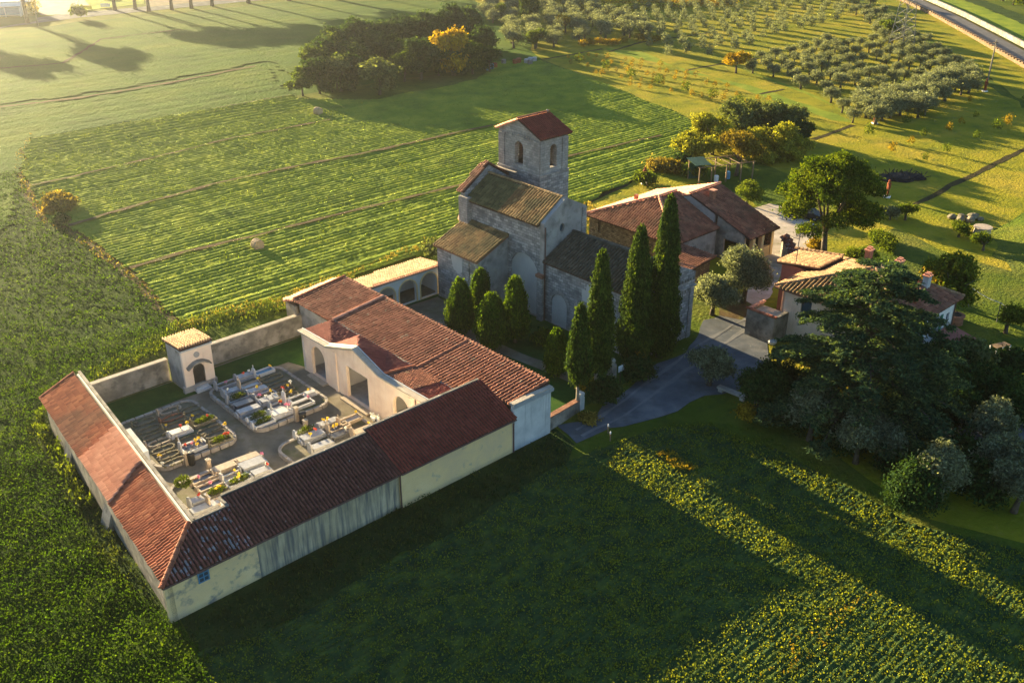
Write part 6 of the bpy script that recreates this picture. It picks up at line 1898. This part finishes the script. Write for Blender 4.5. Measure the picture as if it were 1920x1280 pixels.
far = [
    ('frame', z6(850, 205), 'white framed tomb alone at the kiosk end of the crowded plot', dict(stone='marble', head='blue_paint', L_=1.7, fl=[(.7, .15, .2, YF)])),
    ('slab', z6(600, 275), 'low grey tomb with brown dry flowers beside the upper kerb', dict(stone='marble_grey', fl=[(-.2, 0, .35, RF), (.4, .1, .3, WF)])),
    ('frame', z6(330, 380), 'shaded grey frame grave in the corner nearest the kiosk steps', dict(stone='marble_grey', fl=[(0, 0, .2, PF)])),
    ('frame', z6(660, 400), 'pale tomb with tall thin headstone at the left of the bare patch', dict(stone='travertine', head='marble', hh=1.0, fl=[(.8, .1, .3, YF)])),
    ('slab', z6(760, 470), 'blue shaded slab tomb right below the tall thin headstone', dict(stone='marble_grey', hh=.6, fl=[(0, 0, .3, YF)])),
    ('slab', z6(430, 480), 'shaded grey tomb with a leafy vase near the left kerb', dict(stone='marble_grey', hh=.8, fl=[(-.5, 0, .35, WF)])),
    ('planted', z6(490, 570), 'shaded grave with dark green planting and thin headstone', dict(stone='marble_grey', hh=.9)),
    ('slab', z6(570, 660), 'dark slab tomb with low grey headstone in the shade', dict(stone='granite_dark', hh=.5)),
    ('slab', z6(640, 745), 'long blue grey chest tomb along the left kerb of the crowded plot', dict(stone='marble_grey', L_=2.0, hh=.4)),
    ('planted', z6(770, 830), 'white framed grave with a big rounded green bush and square white marker', dict(stone='marble', hh=.5)),
    ('planted', z6(840, 905), 'white framed grave with low green bush at the rounded corner', dict(stone='marble', hh=.6)),
    ('slab', z6(1100, 770), 'large white marble tomb with pink flowers near the waste bin of the crowded plot', dict(stone='marble', L_=2.0, Wd=1.0, hh=.9, fl=[(.5, .15, .4, PF), (.6, -.1, .4, PF)])),
    ('frame', z6(1080, 665), 'dark topped tomb with orange flowers behind the large white tomb', dict(stone='marble_grey', head='granite_dark', hh=.8, fl=[(.0, 0, .2, RF), (.1, .2, .2, YF)])),
    ('slab', z6(930, 600), 'grey blue tomb with white ornaments in the middle of the crowded plot', dict(stone='marble_grey', hh=.5, fl=[(.3, 0, .35, WF), (-.2, .1, .35, WF)])),
    ('frame', z6(870, 535), 'grey framed tomb with a small pale vase in the centre of the crowded plot', dict(stone='marble_grey', hh=.6, fl=[(-.5, 0, .2, PF), (.5, 0, .2, YF)])),
    ('frame', z6(1300, 590), 'bright white framed tomb with a statue headstone facing the hall door', dict(stone='marble', head='plot_earth', L_=2.0, Wd=.9, hh=1.2)),
    ('frame', z6(1375, 655), 'bright white framed tomb beside the statue tomb, nearer the path', dict(stone='marble', head='plot_earth', L_=1.9, Wd=.85, hh=.9, fl=[(.7, .1, .3, PF)])),
    ('slab', z6(1490, 510), 'small low white slab with yellow flowers alone on the mossy patch', dict(stone='marble', L_=1.0, Wd=.6, hh=.3, fl=[(.1, .4, .1, YF)])),
    (E_, z6(960, 280), 'oval earth grave with ochre rim nearest the hall arch', dict(L_=1.9, head='cross')),
    (E_, z6(1050, 370), 'oval earth grave with broken ochre rim below the first one', dict(L_=1.9)),
    (E_, z6(1140, 440), 'earth grave with red and white flowers among low plants', dict(L_=1.7, fl=[(-.2, 0, .1, RF), (.6, .1, .3, WF), (.3, 0, .1, YF)])),
    (E_, z6(1200, 520), 'earth grave overgrown with ochre plants behind the statue tomb', dict(L_=1.6, head='cross', fl=[(.2, 0, .1, YF)])),
]
right = [
    ('planted', z8(600, 560), 'white framed grave with dense green turf next to the kerb', dict(stone='marble', hh=.7, L_=1.9)),
    ('slab', z8(690, 640), 'blue grey marble tomb with orange wreath below the green turf grave', dict(stone='marble_grey', hh=.35, L_=2.0, Wd=.9, fl=[(.4, .2, .35, RF), (-.2, -.1, .35, YF)])),
    ('slab', z8(830, 780), 'blue slab tomb half hidden by the roof edge with a dark standing stone', dict(stone='marble_grey', hh=.9, L_=1.9)),
    ('slab', z8(930, 440), 'grey tomb with yellow flowers along the upper kerb of the half bare plot', dict(stone='marble_grey', hh=.6, fl=[(-.3, .1, .35, YF), (0, .1, .35, YF)])),
    ('frame', z8(1080, 500), 'grey framed tomb with a round yellow flower pot', dict(stone='travertine', head='granite_dark', hh=.8, fl=[(-.4, 0, .2, YF), (-.2, 0, .25, YF)])),
    ('slab', z8(1110, 620), 'dark tomb with oval black headstone close to the roof edge', dict(stone='granite_dark', hh=.7, fl=[(.5, 0, .35, WF)])),
    ('frame', z8(1250, 385), 'pale stepped tomb with yellow flowers at the rounded corner', dict(stone='travertine', head='marble_grey', L_=1.9, hh=.7, fl=[(.8, .3, .2, YF)])),
    ('slab', z8(1440, 560), 'pale pink tomb with pointed headstone touching the red roof edge', dict(stone='travertine', hh=.9, fl=[(.7, .1, .35, YF)])),
]
near = [
    ('slab', z7(1250, 310), 'pinkish tomb with dark cross at the rounded kerb corner', dict(stone='travertine', L_=1.8, hh=.5)),
    ('slab', z7(1310, 390), 'large grey marble tomb with pink flowers right of the pinkish tomb', dict(stone='marble_grey', L_=2.0, Wd=1.1, hh=.5, fl=[(.9, .2, .35, PF)])),
    ('slab', z7(1430, 500), 'small grey slab with white and red flowers touching the dark roof edge', dict(stone='marble_grey', L_=1.5, hh=.4, fl=[(.5, .2, .35, WF), (.6, .1, .35, RF)])),
    ('slab', z7(930, 440), 'sunlit pink stone chest tomb with low headstone next to the kerb', dict(stone='travertine', L_=2.0, Wd=.9, hh=.5)),
    ('frame', z7(620, 580), 'pale framed tomb with dark infill and pink flowers, nearest the kerb', dict(stone='travertine', head='granite_dark', L_=1.9, hh=.5, fl=[(-.3, 0, .2, PF)])),
    ('frame', z7(720, 685), 'pale framed tomb with pink flowers directly below its twin', dict(stone='travertine', head='granite_dark', L_=1.9, hh=.5, fl=[(0, 0, .2, PF)])),
    ('frame', z7(1050, 550), 'white marble tomb with yellow flower in the middle of the corner plot', dict(stone='marble', head='travertine', L_=1.7, hh=.7, fl=[(.2, .2, .2, YF)])),
    ('planted', z7(1120, 620), 'dark planted tomb with two yellow flower heaps near the roof notch', dict(stone='marble_grey', L_=1.9, hh=.5, fl=[(.1, .1, .4, YF), (-.1, -.2, .4, YF)])),
    ('planted', z7(800, 790), 'low grave overgrown with yellow and green plants by the roof notch', dict(stone='grave_stone', hh=.5, fl=[(.3, .1, .3, YF), (.0, 0, .3, YF)])),
    ('slab', z7(570, 900), 'green and pink small tomb in the deep corner of the two wings', dict(stone='marble_grey', L_=1.4, hh=.8, fl=[(0, .1, .35, RF)])),
    ('slab', z7(620, 1020), 'bluish slab tomb lying against the front roof edge in the corner', dict(stone='marble_grey', L_=1.9, hh=.3)),
    ('frame', z7(850, 900), 'white framed tomb wedged beside the notch of the front roof', dict(stone='travertine', head='marble', L_=1.5, hh=.9)),
]
for lst in (left, far, right, near):
    for kind, pos, lab, kw in lst:
        grave(kind, pos, lab, **kw)
# a clipped golden green bush in the near plot
p = W(*z7(345, 760))
me = crown_mesh('clipped_bush', [(0, 0, .9, .5, .5, .35)], 90, 10, .07, .07, 'leaf_mid', 900, -.8)
tag(link('clipped_bush', me, None, (p[0], p[1], .25)), 'bright green mop headed bush in the corner plot near the left wing', 'bush')
for (f, x, y, lab) in ((z5, 1110, 925, 'black waste bin on the path beside the left plot pillar'), (z6, 1365, 840, 'black waste bin on the path beside the crowded plot pillar')):
    a, b = f(x, y)
    t, o = thing('waste_bin', a, b - .25, lab, 'bin')
    MB(o).lathe(a, b - .25, [(.22, 0), (.25, .1), (.27, .85), (.29, .88)], 12).build('body', 'metal_dark', t)
    MB(o).lathe(a, b - .25, [(.30, .88), (.28, .97), (.1, 1.02)], 12).build('lid', 'metal_dark', t)
for (f, x, y, h, lab) in ((z5, 1065, 950, 1.0, 'ochre stone water pillar beside the left plot bin'), (z6, 1300, 830, 1.2, 'ochre stone water pillar beside the crowded plot bin'),
                       (z7, 690, 410, .9, 'leaning ochre marker stone on the kerb of the corner plot'), (z8, 585, 480, .9, 'short ochre post on the kerb of the half bare plot')):
    a, b = f(x, y)
    t, o = thing('stone_pillar', a, b, lab, 'pillar')
    MB(o).box(a - .14, a + .14, b - .14, b + .14, 0, h).build('shaft', 'travertine', t)
    MB(o).box(a - .18, a + .18, b - .18, b + .18, h, h + .08).build('cap', 'coping', t)
a, b = 36.3, 55.2
t, o = thing('potted_flowers', a, b, 'group of white flower pots against the pink hall front', 'flower pots')
for k in range(4):
    x, y = a + RO.uniform(-.2, .2), b + (k - 1.5) * .28
    v = MB(o).lathe(x, y, [(.1, 0), (.15, .3)], 8).build('pot', 'white_paint', t)
    m_ = MB(o)
    for q in range(4): m_.blob((x + RO.uniform(-.1, .1), y + RO.uniform(-.1, .1), .42 + RO.uniform(0, .12)), .09, 5, q)
    m_.build('flowers', 'white_flower', v)

# ================================================================== FAR ROADS, BANKS AND STREET FURNITURE
# top right: embankment with road, low brick parapet, pale wall
RD = [Vector(at(x, y)[:2]) for x, y in ((1660, -14), (1700, 2), (1760, 30), (1830, 68), (1925, 122), (2080, 208))]


def offset(P, d):
    out = []
    for i, q in enumerate(P):
        t_ = (P[min(i + 1, len(P) - 1)] - P[max(i - 1, 0)]).normalized()
        out.append(q + Vector((-t_.y, t_.x)) * d)
    return out


strip('road', None, 5.0, .30, 'asphalt', .05, world_pts=offset(RD, 1.5))
strip('road_verge', None, 11.0, .05, 'lawn', .8, world_pts=offset(RD, -6))
strip('grass_bank', None, 9.0, .06, 'crop', .8, world_pts=offset(RD, 12))
strip('hedge_bottom', None, 5.0, .09, 'rough_grass', .8, world_pts=offset(RD, 19))
mm = MB()
base = offset(RD, 1.5)
lft, rgt = offset(RD, 4.4), offset(RD, -1.4)
for i in range(len(base) - 1):
    mm.add([(*lft[i], 0), (*lft[i + 1], 0), (*rgt[i + 1], 0), (*rgt[i], 0), (*lft[i], .29), (*lft[i + 1], .29), (*rgt[i + 1], .29), (*rgt[i], .29)], [(4, 7, 6, 5), (0, 1, 5, 4), (2, 3, 7, 6)])
mm.build('road_bank', 'soil', kind='structure')


def along_wall(name, pts, h, th, mat, lab, cat, crenel=None):
    p0 = pts[0]
    t = empty(name, (p0.x, p0.y, 0), 0, lab, cat)
    for i in range(len(pts) - 1):
        d = (pts[i + 1] - pts[i])
        nn = Vector((-d.y, d.x)).normalized() * th / 2
        q = [pts[i] + nn, pts[i] - nn, pts[i + 1] - nn, pts[i + 1] + nn]
        MB((p0.x, p0.y, 0)).prism([(v.x, v.y) for v in q], 0, h).build('wall_face', mat, t)
        if crenel:
            k = int(d.length / crenel)
            for j in range(k):
                c0, c1 = pts[i].lerp(pts[i + 1], (j + .15) / k), pts[i].lerp(pts[i + 1], (j + .62) / k)
                q = [c0 + nn * 1.6, c0 - nn * 1.6, c1 - nn * 1.6, c1 + nn * 1.6]
                MB((p0.x, p0.y, 0)).prism([(v.x, v.y) for v in q], h, h + .3).build('parapet_block', 'rubble', t)
    return t


along_wall('road_parapet', offset(RD, -1.6), 0.7, .4, 'rubble', 'long low brick parapet with gaps along the near side of the raised road', 'wall', 1.7)
along_wall('pale_road_wall', offset(RD, 6.0), 1.1, .5, 'wall_old', 'long pale wall along the far side of the raised road', 'wall')
# lattice pylon
p = at(1688, 96)
t = empty('electricity_pylon', (p[0], p[1], 0), .5, 'grey lattice pylon rising out of the dense olive orchard', 'pylon')
H_ = 24
for sx in (-1, 1):
    for sy in (-1, 1):
        MB().tube([(sx * 1.9, sy * 1.9, 0), (sx * .75, sy * .75, H_ * .6), (sx * .2, sy * .2, H_)], .09, 4).build('leg', 'pale_metal', t)
for k in range(9):
    z0, z1 = k * 1.8, (k + 1) * 1.8
    r0, r1 = 1.9 - 1.15 * z0 / (H_ * .6), 1.9 - 1.15 * z1 / (H_ * .6)
    for s0 in ((-1, -1, 1, -1), (1, -1, 1, 1), (1, 1, -1, 1), (-1, 1, -1, -1)):
        MB().tube([(s0[0] * r0, s0[1] * r0, z0), (s0[2] * r1, s0[3] * r1, z1)], .045, 3).build('brace', 'pale_metal', t)
        MB().tube([(s0[2] * r0, s0[3] * r0, z0), (s0[0] * r1, s0[1] * r1, z1)], .045, 3).build('brace', 'pale_metal', t)
for z in (16, 19, 22): MB().tube([(-3.2, 0, z), (3.2, 0, z)], .08, 4).build('cross_arm', 'pale_metal', t)
# top left: road, car park, sports ground and buildings
strip('far_road', [(-200, 84), (0, 48), (140, 30), (330, 12), (520, -6)], 8.0, .05, 'gravel', .3)
patch('car_park', [(75, 30), (130, 28), (170, 16), (150, -14), (60, -14)], .07, 'asphalt', .3, 3)
patch('sports_field', [(140, 22), (270, 8), (270, -20), (150, -20)], .065, 'crop', .2, 3)
patch('forecourt', [(280, 14), (500, -8), (500, -24), (270, -12)], .066, 'path_gravel', .2, 3)
patch('near_verge', [(-60, 62), (70, 40), (70, 30), (-60, 40)], .068, 'court_grass', .3, 3)
p = at(15, 30)
t = empty('sports_pavilion', (p[0], p[1], 0), .25, 'pale building with light blue awning in the top left corner', 'building')
MB().box(-10, 3.5, -1, 5, 0, 3.6).build('wall', 'plaster_white', t)
MB().slab([(-10.3, -2.6, 2.6), (3.8, -2.6, 2.6), (3.8, -.9, 3.2), (-10.3, -.9, 3.2)], .08).build('awning', 'white_paint', t)
MB().box(-9.8, 3.4, -2.2, -2.1, .5, 2.2).build('blue_panel', 'blue_paint', t)
for x in (-10, -5, 0, 3.5): MB().box(x - .08, x + .08, -2.55, -2.4, 0, 2.6).build('post', 'white_paint', t)
p = at(52, 26)
t = empty('white_shed', (p[0], p[1], 0), .25, 'small cream shed right of the blue awning building', 'shed')
MB().box(-1.6, 2.0, -.5, 2.5, 0, 3.0).build('wall', 'plaster_cream', t)
MB().slab([(-1.8, -.8, 3.0), (2.2, -.8, 3.0), (2.2, 2.8, 3.4), (-1.8, 2.8, 3.4)], .1).build('roof', 'zinc', t)
for (x, y, w_, mt, lab, nm, cat) in ((163, 19, 2.6, 'yellow_flower', 'low orange advertising board on the edge of the sports field', 'advert_board', 'board'), (198, 15, 2.4, 'white_paint', 'low white advertising board on the edge of the sports field', 'advert_board', 'board')):
    p = at(x, y)
    t = empty(nm, (p[0], p[1], 0), .1, lab, cat)
    MB().box(-w_ / 2, w_ / 2, -.03, .03, .2, 1.1).build('panel', mt, t)
    for q in (-w_ / 2 + .1, w_ / 2 - .1): MB().box(q - .04, q + .04, .03, .1, 0, 1.1).build('post', 'metal_dark', t)
p = at(150, 22)
t = empty('flag_pole', (p[0], p[1], 0), 0, 'tall thin white pole beside the far car park', 'pole')
MB().tube([(0, 0, 0), (-.1, 0, 9)], .07, 6).build('mast', 'white_paint', t)


def car(px, rz, mat, lab):
    p = at(*px)
    t = empty('parked_car', (p[0], p[1], 0), rz, lab, 'car')
    prof = [(-2.1, .35), (2.1, .35), (2.15, .7), (1.3, .88), (.55, 1.4), (-1.2, 1.42), (-1.9, .95), (-2.15, .85)]
    MB().wall('b', -.85, .85, prof).build('body', mat, t)
    MB().wall('b', -.87, .87, [(1.15, .9), (.5, 1.33), (-1.15, 1.34), (-1.7, .95)]).build('window', 'glass', t)
    for x in (-1.35, 1.35):
        for y in (-.8, .62):
            w_ = MB().tube([(x, y, .33), (x, y + .2, .33)], .33, 14).build('wheel', 'metal_dark', t)
            MB().tube([(x, y - .01, .33), (x, y + .21, .33)], .18, 10).build('rim', 'zinc', w_)
    for y in (-.6, .6): MB().box(2.08, 2.17, y - .15, y + .15, .55, .68).build('headlight', 'white_paint', t)


car((1508, 408), -.5, 'metal_dark', 'dark car parked on the gravel yard beside the umbrella pine')
car((205, -2), .2, 'white_paint', 'white car parked beyond the sports field at the top edge')

# hay bales
def bale(px, R_, L_, rz, lab):
    p = at(*px)
    t = empty('hay_bale', (p[0], p[1], 0), rz, lab, 'hay bale')
    n, m_ = 28, MB()
    prof = [(-.5, .0), (-.5, .90), (-.47, .97), (-.3, 1), (-.1, .985), (.1, 1), (.3, .99), (.47, .97), (.5, .90), (.5, 0)]
    rr_ = random.Random(int(px[0]))
    vs_ = []
    for (u, q) in prof:
        for k in range(n):
            th = 2 * math.pi * k / n
            r_ = R_ * q * (1 + rr_.uniform(-.015, .015))
            z = R_ * .96 + r_ * math.sin(th)
            vs_.append((u * L_, r_ * math.cos(th), max(.0, z)))
    fs = [(i * n + k, i * n + (k + 1) % n, (i + 1) * n + (k + 1) % n, (i + 1) * n + k) for i in range(len(prof) - 1) for k in range(n)]
    m_.add(vs_, fs).build('straw_roll', 'hay', t)
    for u in (-.25, 0, .25):
        r2 = MB().tube([(u * L_ + .0, R_ * 1.004 * math.cos(2 * math.pi * k / 24), R_ * .96 + R_ * 1.004 * math.sin(2 * math.pi * k / 24)) for k in range(25)], .012, 4, False).build('twine', 'wood_dark', t)


bale((484, 468), .62, .95, -.9, 'round hay bale on the green crop in front of the other, near the court')
bale((597, 216), .66, 1.0, -.6, 'distant round hay bale in front of the copse')

# rust coloured figures (steel sculptures) on plinths, the stone trough, stones, burnt heap
for (x, y, lab) in ((1208, 345, 'rust brown standing figure sculpture on a white plinth behind the farmhouse'), (1506, 262, 'rust brown figure sculpture at the right end of the cane thicket'), (1663, 370, 'rust brown figure sculpture on a white plinth beside the umbrella pine'),
                    (1846, 172, 'rust brown figure sculpture at the far corner of the olive orchard'), (1748, 196, 'rust brown figure sculpture at the edge of the olive orchard'), (1640, 232, 'rust brown figure sculpture with white plinth at the near orchard corner')):
    p = at(x, y)
    t = empty('steel_sculpture', (p[0], p[1], 0), x, lab, 'sculpture')
    MB().box(-.4, .4, -.4, .4, 0, .18).build('plinth', 'white_paint', t)
    m_ = MB()
    m_.tube([(-.16, 0, .18), (-.14, .02, .8), (-.08, 0, 1.15)], [.12, .13, .15], 7).tube([(.16, .05, .18), (.15, .03, .8), (.08, 0, 1.15)], [.12, .13, .15], 7)
    m_.tube([(0, 0, 1.05), (0, .02, 1.5), (0, 0, 1.85), (0, 0, 1.98)], [.2, .24, .27, .1], 9).tube([(-.25, 0, 1.8), (-.36, .05, 1.45), (-.3, .15, 1.15)], [.09, .08, .06], 6).tube([(.25, 0, 1.8), (.38, .02, 1.45), (.33, .1, 1.15)], [.09, .08, .06], 6)
    m_.blob((0, 0, 2.12), .16, 8, 3, 1.2)
    m_.build('figure', 'rust', t)
p = at(1839, 446)
t = empty('stone_well', (p[0], p[1], 0), .3, 'pale round stone well head on the golden lawn', 'well')
MB().lathe(0, 0, [(.9, 0), (.95, .5), (.85, 1.1), (1.0, 1.2), (1.0, 1.35), (.6, 1.36)], 14).build('ring', 'travertine', t)
for i, (dx, dy, r_) in enumerate([(-1.6, .4, .5), (-.9, -.5, .55), (0, -.9, .6), (.7, .2, .65), (1.3, .8, .5), (-.3, .7, .45), (1.5, -.3, .4)]):
    p = at(1812, 412)
    m_ = MB().blob((0, 0, r_ * .45), r_, 7, i, .7)
    tag(m_.build('boulder', 'grave_stone'), ['left end grey boulder of the stone ring on the golden lawn', 'low pale boulder second from the left of the stone ring', 'largest boulder at the front of the stone ring', 'rounded boulder in the middle of the stone ring', 'boulder at the back right of the stone ring', 'small boulder at the back of the stone ring', 'small boulder at the right end of the stone ring'][i], 'boulder').location = (p[0] + dx, p[1] + dy, 0)
p = at(1690, 335)
rr = random.Random(4)
m_ = MB()
for i in range(60):
    x, y = max(-3, min(3, rr.gauss(0, 1.6))), max(-1.6, min(1.6, rr.gauss(0, .9)))
    z = max(.1, .9 - math.hypot(x / 4, y / 2) * .7)
    m_.tube([(x, y, z * .6), (x + rr.uniform(-.9, .9), y + rr.uniform(-.8, .8), z + rr.uniform(-.1, .5))], .05, 4)
m_.blob((0, 0, .1), 1.9, 10, 2, .35).blob((1.8, .3, .05), 1.5, 9, 3, .3).blob((-1.9, -.2, .05), 1.5, 9, 5, .3)
tag(m_.build('brushwood_heap', 'burnt', kind='stuff'), 'low heap of dark burnt brushwood on the lawn right of the umbrella pine').location = (p[0], p[1], 0)
p = at(1372, 742)
t = empty('stone_bench', (p[0], p[1], 0), -.75, 'long pale stone block bench at the edge of the drive', 'bench')
MB().box(-1.3, 1.3, -.25, .25, .3, .48).build('seat', 'kerb_stone', t)
for x in (-1.0, 1.0): MB().box(x - .2, x + .2, -.2, .2, 0, .3).build('support', 'kerb_stone', t)
p = at(1447, 645)
tag(MB().blob((0, 0, .2), .42, 8, 2, .7).build('pale_boulder', 'marble'), 'pale rounded boulder at the right edge of the drive', 'boulder').location = (p[0], p[1], 0)
for (x, y, lab) in ((1140, 812, 'short wooden marker post at the drive edge, farther of two'), (1144, 826, 'short wooden marker post at the field edge, nearer of two')):
    p = at(x, y)
    t = empty('marker_post', (p[0], p[1], 0), .2, lab, 'post')
    MB().lathe(0, 0, [(.05, 0), (.055, .62)], 8).build('shaft', 'wood', t)
    MB().lathe(0, 0, [(.056, .62), (.056, .78), (.02, .82)], 8).build('top', 'white_paint', t)
# clothes line on the right lawn, white chairs
t = empty('clothes_line', (*at(1815, 575)[:2], 0), 0, 'sagging white clothes line on thin posts across the right lawn', 'clothes line')
q0, q1 = Vector(at(1815, 575)), Vector(at(1925, 635))
for f in (0, .5, 1):
    v = (q1 - q0) * f
    MB().tube([(v.x, v.y, 0), (v.x, v.y, 2.0)], .05, 6).build('post', 'pale_metal', t)
MB().tube([tuple((q1 - q0) * (k / 16) + Vector((0, 0, 1.95 - .15 * abs(math.sin(math.pi * k / 8))))) for k in range(17)], .03, 5).build('line', 'white_paint', t)
p = at(1873, 660)
t = empty('garden_table', (p[0], p[1], 0), .4, 'low white garden table on the shaded lawn right of the house', 'table')
MB().box(-.8, .8, -.35, .35, .68, .73).build('table_top', 'wood', t)
for x in (-.8, .8):
    for y in (-.35, .35): MB().box(x - .04, x + .04, y - .04, y + .04, 0, .68).build('leg', 'white_paint', t)
# poles in the orchard
for (x, y, h, lab) in ((1850, 160, 8, 'tall pale pole standing at the corner of the olive orchard'),):
    p = at(x, y)
    t = empty('wooden_pole', (p[0], p[1], 0), 0, lab, 'pole')
    MB().tube([(0, 0, 0), (.05, 0, h)], [.16, .11], 8).build('shaft', 'bark_pale', t)
    MB().box(-.5, .5, -.05, .05, h - .5, h - .38).build('cross_bar', 'wood', t)

print('COUNTS', n1, n2, n3, n4, n5)
for o_ in bpy.data.objects:
    import re as _re
    if 'label' in o_ and len(_re.findall(r"[A-Za-z']+", o_['label'])) > 16: print('LONG', o_.name, o_['label'])

# ------------------------------------------------------------------ morning haze: one closed box of thin air
def haze(density, aniso=.6):
    m_ = bpy.data.materials.new('haze')
    m_.use_nodes = True
    N, L = m_.node_tree.nodes, m_.node_tree.links
    N.clear()
    o_ = N.new('ShaderNodeOutputMaterial')
    pv = N.new('ShaderNodeVolumePrincipled')
    pv.inputs['Color'].default_value = (.92, .93, .95, 1)
    pv.inputs['Density'].default_value = density
    pv.inputs['Anisotropy'].default_value = aniso
    L.new(pv.outputs[0], o_.inputs['Volume'])
    MATS['haze'] = m_
    b = MB().box(-3000, 3000, -700, 5300, -1, 41.5).build('haze', 'haze', kind='stuff')
    return b


haze(.00029, .92)
